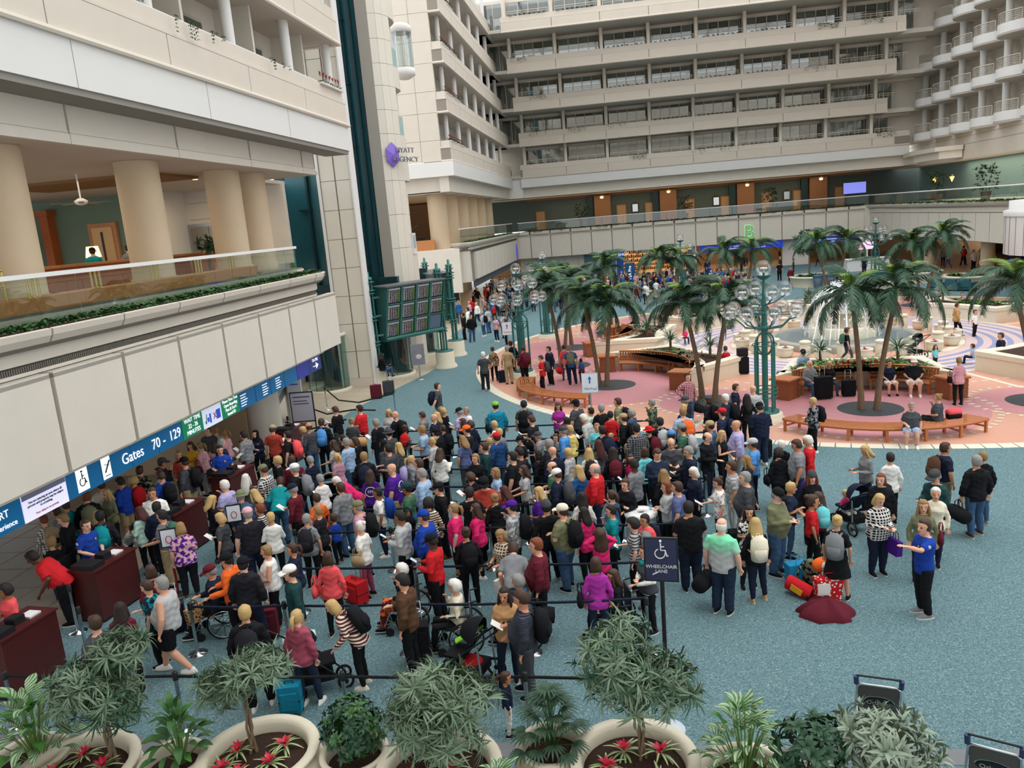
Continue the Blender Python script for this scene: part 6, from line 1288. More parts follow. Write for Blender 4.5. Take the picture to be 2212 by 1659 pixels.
# lady palm: fans of finger leaves
fan = B()
for k in range(8): vs, fs = blade(.26*(1-.08*abs(k-3.5)), .032, .6, 4); fan.add(rotz(vs, -1.05+k*.3, .25), fs, True)
fanm = fan.mesh('fan_leaf', leafd); t = thing('lady_palm', 'dark lady palm with fingered fans beside the small girl', 'potted plant', (-1.15, 8.75, .7)); q = random.Random(11)
for i in range(34):
    a = i*2.399; f = (i+.5)/34; p = (.4*f*math.cos(a), .4*f*math.sin(a), .85-.75*f+q.uniform(-.08, .08)); o = obj('fan_leaf', fanm, t, p); o.rotation_euler = (0, .1+.5*f-.4, a); B().tube([(0, 0, 0), (p[0]*.5, p[1]*.5, p[2]*.7), p], .006, 4).build('stalk', leafm, t)
# ================================================================ QUEUE POSTS AND BELTS
postm = B().lathe([(.17, 0), (.17, .012), (.04, .03), (.03, .05), (.03, .9), (.038, .9), (.038, 1.0), (.0, 1.01)], 18)
pm_s = postm.mesh('post', chrome); capm = B().lathe([(.042, .88), (.042, 1.0), (.03, 1.02), (.01, 1.02)], 14).mesh('belt_head', black)
def stanchion(x, y, label, group='queue posts'): t = thing('queue_post', label, 'queue post', (x, y, 0), 0, group); obj('post', pm_s, t); obj('belt_head', capm, t); return t
belt_n = mat('belt_navy', '131a33', .7); belt_k = mat('belt_black', '141416', .7)
def belt(a, b_, m_, label, sag=.02):
    (x0, y0), (x1, y1) = a, b_; b = B(); n = 8; P = [(x0+(x1-x0)*i/n, y0+(y1-y0)*i/n, .94-sag*math.sin(PI*i/n)) for i in range(n+1)]
    b.tube(P, [(.003, .026)]*(n+1), 4, up=(0, 0, 1)); return tag(b.build('queue_belt', m_), label, 'belt', 'retractable queue belts')
ROWS = [(10.0, [-9.9, -7.0, -4.34, -1.62, .3], belt_k), (12.2, [-8.0, -6.2, -4.0, -1.8, .17], belt_n), (13.72, [-6.6, -4.2, -2.0, .2], belt_n), (15.55, [-7.4, -5.2, -3.0, -.8, 1.2], belt_n), (16.9, [-6.8, -4.6, -2.4, -.2], belt_n), (18.3, [-7.0, -4.8, -2.6, -.4, 1.8], belt_n), (19.7, [-7.0, -4.8, -2.6, -.4, 1.8], belt_n), (21.0, [-6.6, -4.4, -2.2, 0, 2.2], belt_n), (22.3, [-6.6, -4.4, -2.2, 0, 2.2], belt_n), (23.9, [-8.0, -5.6, -3.4, -1.2, 1.0], belt_n)]
ON = ['front', 'second', 'third', 'fourth', 'fifth', 'sixth', 'seventh', 'eighth', 'ninth', 'rearmost']; SN = ['first', 'second', 'third', 'fourth', 'fifth']
for i, (y, xs, m_) in enumerate(ROWS):
    for j, x in enumerate(xs):
        stanchion(x, y, 'chrome queue post, %s from left in the %s row' % (SN[j], ON[i]))
        if j: belt((xs[j-1], y), (x, y+(.12 if i == 1 and j == 4 else 0)), m_, '%s belt stretch, %s from left in the %s queue row' % ('black' if m_ is belt_k else 'navy', SN[j-1], ON[i]))
for i, (x, y, w_) in enumerate(((-10.15, 12.1, 'between the two near podiums'), (-11.0, 13.0, 'left of the officer podium'), (-12.2, 26.4, 'by the escalator'), (-12.7, 31.5, 'before the lift enclosure'), (-9.3, 30.2, 'at the rear left rope'))): stanchion(x, y, 'steel queue post standing %s' % w_)
for i, P in enumerate(([(-12.6, 31.5, .85), (-11.8, 30.6, .6), (-10.8, 30.2, .55), (-9.3, 30.2, .85)], [(-12.4, 28.6, .85), (-11.4, 28.2, .6), (-10.4, 28.3, .7), (-9.2, 27.4, .85)], [(-12.3, 26.4, .8), (-11.2, 26.0, .6), (-9.9, 26.2, .85)])): tag(B().tube(P, .03, 8).build('rope_barrier', rubber), 'thick black rope barrier at the left rear, %s' % ('farthest', 'middle', 'nearest')[i], 'rope')
# podiums
mah = mat('mahogany', '4a1717', .35, noise=.25, nscale=6, spec=.5)
def podium(x, y, rz, label, w=1.15, d=.62, h=1.1):
    t = thing('podium', label, 'podium', (x, y, 0), rz); B().box(-w/2, w/2, -d/2, d/2, .05, h).build('cabinet', mah, t); B().box(-w/2+.03, w/2-.03, -d/2+.03, d/2-.03, 0, .05).build('plinth', black, t); B().box(-w/2-.03, w/2+.03, -d/2-.03, d/2+.03, h, h+.03).build('top_edge', mah, t); B().box(-w/2, -w/2+.35, -d/2+.05, d/2-.05, h+.03, h+.13).build('keyboard_tray', black, t)
    B().box(-.1, .12, -.12, .1, h+.03, h+.16).build('scanner', black, t); B().box(.18, .42, -.15, .1, h+.03, h+.06).build('papers', white, t); return t
podium(-10.9, 13.95, 1.45, 'dark mahogany podium before the seated blue-shirted officer'); podium(-10.75, 11.3, 1.45, 'dark mahogany podium at the lower left corner'); podium(-10.95, 16.95, 1.45, 'mahogany podium in front of the man in white'); podium(-10.95, 19.7, 1.45, 'mahogany podium of the second seated officer'); podium(-11.2, 24.3, 1.45, 'mahogany podium at the rear with the headscarf officer')
for i, (x, y, w_) in enumerate(((-11.75, 14.2, 'nearest'), (-11.6, 20.1, 'farther'))):
    t = thing('bar_stool', 'tall stool with chrome foot ring, the %s of the two' % w_, 'stool', (x, y, 0)); B().lathe([(.24, .62), (.25, .7), (.01, .72)], 20).build('seat', black, t); B().box(-.22, -.18, -.2, .2, .7, 1.1).build('backrest', black, t); B().tube([(.2*math.cos(a), .2*math.sin(a), .28) for a in [k*PI/8 for k in range(17)]], .012, 5, False).build('foot_ring', chrome, t)
    for k in range(4): a = k*PI/2+.7; B().tube([(.08*math.cos(a), .08*math.sin(a), .62), (.26*math.cos(a), .26*math.sin(a), 0)], .014, 5).build('leg', chrome, t)
for i, (x, y, w_) in enumerate(((-9.75, 14.55, 'nearer'), (-8.95, 15.9, 'farther'))):
    t = thing('notice_stand', 'framed notice with a red ring symbol, the %s one' % w_, 'sign', (x, y, 0), .35); B().box(-.17, .17, -.015, .015, 1.1, 1.52).build('frame', black, t); B().box(-.145, .145, -.02, -.015, 1.13, 1.49).build('notice', fw, t); B().tube([(.06*math.cos(a), -.024, 1.28+.08*math.sin(a)) for a in [k*PI/8 for k in range(17)]], .008, 5, False).build('red_ring', mat('ring_red', 'c02a30', .5), t); B().tube([(0, 0, 0), (0, 0, 1.1)], .025, 8).build('post', mat('post_red', '8f1c22', .4) if i == 0 else black, t); B().lathe([(.15, 0), (.15, .02), (.02, .03)], 18).build('base', black, t)
t = thing('notice_stand', 'grey notice board in a black frame by the round column', 'sign', (-11.35, 25.9, 0), .1); B().box(-.42, .42, -.02, .02, .9, 2.0).build('frame', black, t); B().box(-.38, .38, -.03, -.02, .95, 1.96).build('notice', mat('notice_grey', 'a9a5b0', .5), t); B().box(-.3, .3, -.035, -.03, 1.8, 1.84).box(-.3, .2, -.035, -.03, 1.66, 1.69).box(-.3, .25, -.035, -.03, 1.56, 1.59).build('print', mat('print_dark', '4b3a55', .5), t); [B().box(x-.02, x+.02, -.02, .02, 0, .9).build('leg', black, t) for x in (-.4, .4)]
for (x, y, r, nm) in ((-13.2, 26.6, .62, 'round_column'), (-13.6, 30.2, .3, 'round_column')): B().lathe([(r, 0), (r, 2.95)], 32).build(nm, wallm, wl, (x, y, 0))
t = thing('column_banner', 'white banner panel with purple emblem on the slim column', 'sign', (-13.3, 29.85, 0)); B().box(-.3, .3, -.08, -.02, 0, 1.75).build('panel', fw, t); B().box(-.22, .18, -.09, -.08, 1.5, 1.56).build('print', mat('emblem_purple', '7a5bc4'), t); text('HYATT', .16, mat('letter_grey', '8b9098'), (0, -.09, 2.0), (PI/2, 0, 0), t, 'lettering', .004); h_ = [(0, .2), (.11, .1), (.11, -.1), (0, -.2), (-.11, -.1), (-.11, .1)]; B().add([(x, -.1, 2.4+z) for x, z in h_], [tuple(range(6))]).build('emblem', mat('emblem_purple', '7a5bc4'), t)
B().box(-17, -12.6, 24.2, 33, 0, .02).build('wall_base', tilem, wl); B().box(-20, -13.5, 23.2, 23.4, 0, 2.95).build('beige_wall', mat('wall_beige', 'b59f82', .7), wl); B().box(-20, -13.6, 26.0, 26.2, 0, 2.95).build('beige_wall', mat('wall_beige', 'b59f82', .7), wl)
t = thing('escalator', 'escalator side with glass balustrade behind the slim column', 'escalator', (-14.2, 28.6, 0)); B().bar((0, -1.6, .1), (0, 1.6, 1.4), .9, .3).build('truss', steel, t); [B().bar((x, -1.6, .55), (x, 1.6, 1.85), .02, .8).build('glass_side', railglass, t) for x in (-.5, .5)]; [B().bar((x, -1.7, 1.0), (x, 1.6, 2.3), .08, .06).build('handrail', rubber, t) for x in (-.5, .5)]
t = thing('litter_bin', 'round white-topped bin in the middle of the queue', 'bin', (.2, 16.2, 0)); B().lathe([(.33, 0), (.33, .9)], 28).build('body', mat('bin_white', 'b9c4cc', .5), t); B().lathe([(.36, .9), (.36, .96), (.09, .97), (.09, .9)], 28).build('lid', white, t); B().lathe([(.01, .93), (.09, .93)], 12).build('opening', black, t)
t = thing('water_bottle', 'clear water bottle with blue label standing on the white bin lid', 'bottle', (.42, 16.3, .965)); B().lathe([(.032, 0), (.034, .05), (.032, .14), (.014, .18), (.014, .2)], 14).build('bottle_body', glass('bottle_plastic', (.8, .9, .95), .15), t); B().lathe([(.035, .06), (.035, .12)], 14).build('bottle_label', mat('label_blue', '7fb4d8', .5), t); B().lathe([(.016, .2), (.016, .22), (.01, .222)], 10).build('cap', white, t)
# baggage carts
def cart(x, y, rz, label):
    t = thing('baggage_cart', label, 'baggage cart', (x, y, 0), rz)
    def F(u, z): return (u, -.0+.12*(1-z), z)
    P = [F(-.27, .15), F(-.27, .92), F(.27, .92), F(.27, .15)]; b = B(); b.tube([F(-.27, .12), F(-.28, .5), F(-.26, .86), F(-.22, .9), F(.22, .9), F(.26, .86), F(.28, .5), F(.27, .12)], .017, 8); b.build('frame', chrome, t)
    B().add([F(-.25, .2), F(.25, .2), F(.25, .88), F(-.25, .88)], [(0, 1, 2, 3)]).build('back_panel', mat('cart_panel', '4c4b48', .5), t)
    o = B().lathe([(.001, 0), (1, 0)], 28).build('badge_rim', chrome, t); o.location = F(0, .64); o.rotation_euler = (PI/2+.12, 0, 0); o.scale = (.2, .09, 1); o2 = dup(o, t, kids=False); o2.name = 'badge'; o2.data = o.data.copy(); o2.data.materials[0] = black; o2.location = Vector(F(0, .64))+Vector((0, -.006, 0)); o2.scale = (.185, .075, 1)
    text('Orlando', .085, mat('badge_text', 'b7b7b2', .5), Vector(F(0, .63))+Vector((0, -.012, 0)), (PI/2+.12, 0, 0), t, 'lettering', .001)
    for s in (-1, 1): B().tube([F(s*.27, .9), F(s*.275, 1.02)], [.032, .034], 12).build('grip', mat('grip_blue', '27375e', .5), t)
    B().tube([F(-.27, 1.03), F(.27, 1.03)], .014, 8).build('handle_bar', black, t); B().box(-.27, .27, .1, .8, .12, .15).build('platform', steel, t)
    for (u, v) in ((-.24, .15), (.24, .15), (0, .78)): B().tube([(u-.02, v, .07), (u+.02, v, .07)], .07, 14).build('wheel', rubber, t)
cart(3.12, 9.85, -.25, 'chrome baggage cart standing behind the oleander bush'); cart(4.0, 8.6, -.45, 'chrome baggage cart cut off at the lower right corner')
# ================================================================ WHEELCHAIRS, STROLLERS, LUGGAGE
def wheelchair(x, y, rz, label):
    t = thing('wheelchair', label, 'wheelchair', (x, y, 0), rz, None); vin = mat('vinyl_black', '1d1d20', .5)
    B().box(-.23, .23, -.2, .22, .46, .49).build('seat', vin, t); B().box(-.23, .23, -.24, -.21, .49, .95).build('backrest', vin, t)
    for s in (-1, 1):
        w = obj('wheel', None, t, (s*.3, -.12, .3)); B().tube([(0, .3*math.cos(a), .3*math.sin(a)) for a in [k*PI/16 for k in range(33)]], .018, 6, False).build('tyre', rubber, w); B().tube([(s*.04, .26*math.cos(a), .26*math.sin(a)) for a in [k*PI/16 for k in range(33)]], .009, 5, False).build('push_rim', chrome, w)
        for k in range(8): a = k*PI/4; B().tube([(0, 0, 0), (0, .29*math.cos(a), .29*math.sin(a))], .006, 4).build('spoke', black, w)
        B().tube([(s*.24, -.23, .95), (s*.24, -.35, .97)], .016, 6).build('push_handle', black, t); B().tube([(s*.24, -.23, .97), (s*.24, -.23, .2), (s*.24, .25, .2), (s*.24, .3, .45), (s*.24, -.2, .47)], .013, 6).build('side_frame', chrome, t)
        B().tube([(s*.24, -.2, .7), (s*.24, .15, .7), (s*.24, .2, .47)], .018, 6).build('armrest', black, t); B().tube([(s*.26, .32, .08), (s*.29, .32, .08)], .08, 12).build('caster', rubber, t); B().tube([(s*.2, .28, .45), (s*.17, .42, .14)], .013, 5).build('leg_rest', chrome, t); B().box(s*.05, s*.2, .38, .54, .1, .12).build('footplate', black, t)
    return t
def stroller(x, y, rz, label, canopy='k', seat='k', s=1.0):
    t = thing('stroller', label, 'stroller', (x, y, 0), rz, None, s)
    for (wx, wy, wr) in ((-.26, -.35, .15), (.26, -.35, .15), (-.14, .42, .11), (.14, .42, .11)):
        w = obj('wheel', None, t, (wx, wy, wr)); B().tube([(0, wr*math.cos(a), wr*math.sin(a)) for a in [k*PI/10 for k in range(21)]], .022, 6, False).build('tyre', rubber, w); B().tube([(-.02, 0, 0), (.02, 0, 0)], .04, 8).build('hub', black, w); [B().tube([(0, 0, 0), (0, wr*math.cos(k*1.257), wr*math.sin(k*1.257))], .009, 4).build('spoke', steel, w) for k in range(5)]
    for sd in (-1, 1): B().tube([(sd*.24, -.62, 1.05), (sd*.24, -.3, .8), (sd*.24, .1, .5), (sd*.18, .42, .14)], .016, 6).build('side_tube', black, t); B().tube([(sd*.24, -.3, .8), (sd*.26, -.35, .15)], .016, 6).build('rear_leg', steel, t)
    B().tube([(-.24, -.62, 1.05), (0, -.66, 1.07), (.24, -.62, 1.05)], .02, 8).build('handlebar', black, t); B().bar((0, -.28, .85), (0, .02, .48), .4, .04).bar((0, .0, .48), (0, .3, .5), .4, .05).build('seat', fabric(seat), t); B().box(-.2, .2, -.3, .25, .22, .36).build('basket', fabric('k'), t)
    b = B(); vs = []; n = 8
    for j in range(5):
        a = -.25+j*.42
        for i in range(n+1): u = PI*i/n; vs.append((.24*math.cos(u), -.24+.36*math.sin(a)*math.sin(u)*.9, .78+.34*math.cos(a*.9)*math.sin(u)))
    b.add(vs, [(j*(n+1)+i, j*(n+1)+i+1, (j+1)*(n+1)+i+1, (j+1)*(n+1)+i) for j in range(4) for i in range(n)], True); b.build('canopy', fabric(canopy), t); return t
def suitcase(x, y, rz, label, c='k', h=.62, w=.42, d=.26, handle=True, z=0):
    t = thing('suitcase', label, 'suitcase', (x, y, z), rz); m_ = fabric(c); B().box(-w/2, w/2, -d/2, d/2, .05, h).build('shell', m_, t); B().box(-w/2+.04, w/2-.04, -d/2-.03, -d/2, .12, h-.1).build('front_pocket', m_, t); B().bar((-w/2-.004, 0, h*.5), (w/2+.004, 0, h*.5), d+.01, .012).build('zip', black, t)
    for s in (-1, 1): B().tube([(s*w*.4, -.03, .04), (s*w*.4, .03, .04)], .04, 10).build('wheel', rubber, t)
    if handle: B().tube([(-.1, d/2, h-.05), (-.1, d/2, h+.35), (.1, d/2, h+.35), (.1, d/2, h-.05)], .01, 6).build('pull_handle', steel, t)
    B().tube([(-.07, 0, h), (-.06, 0, h+.04), (.06, 0, h+.04), (.07, 0, h)], .01, 6).build('carry_handle', black, t); return t
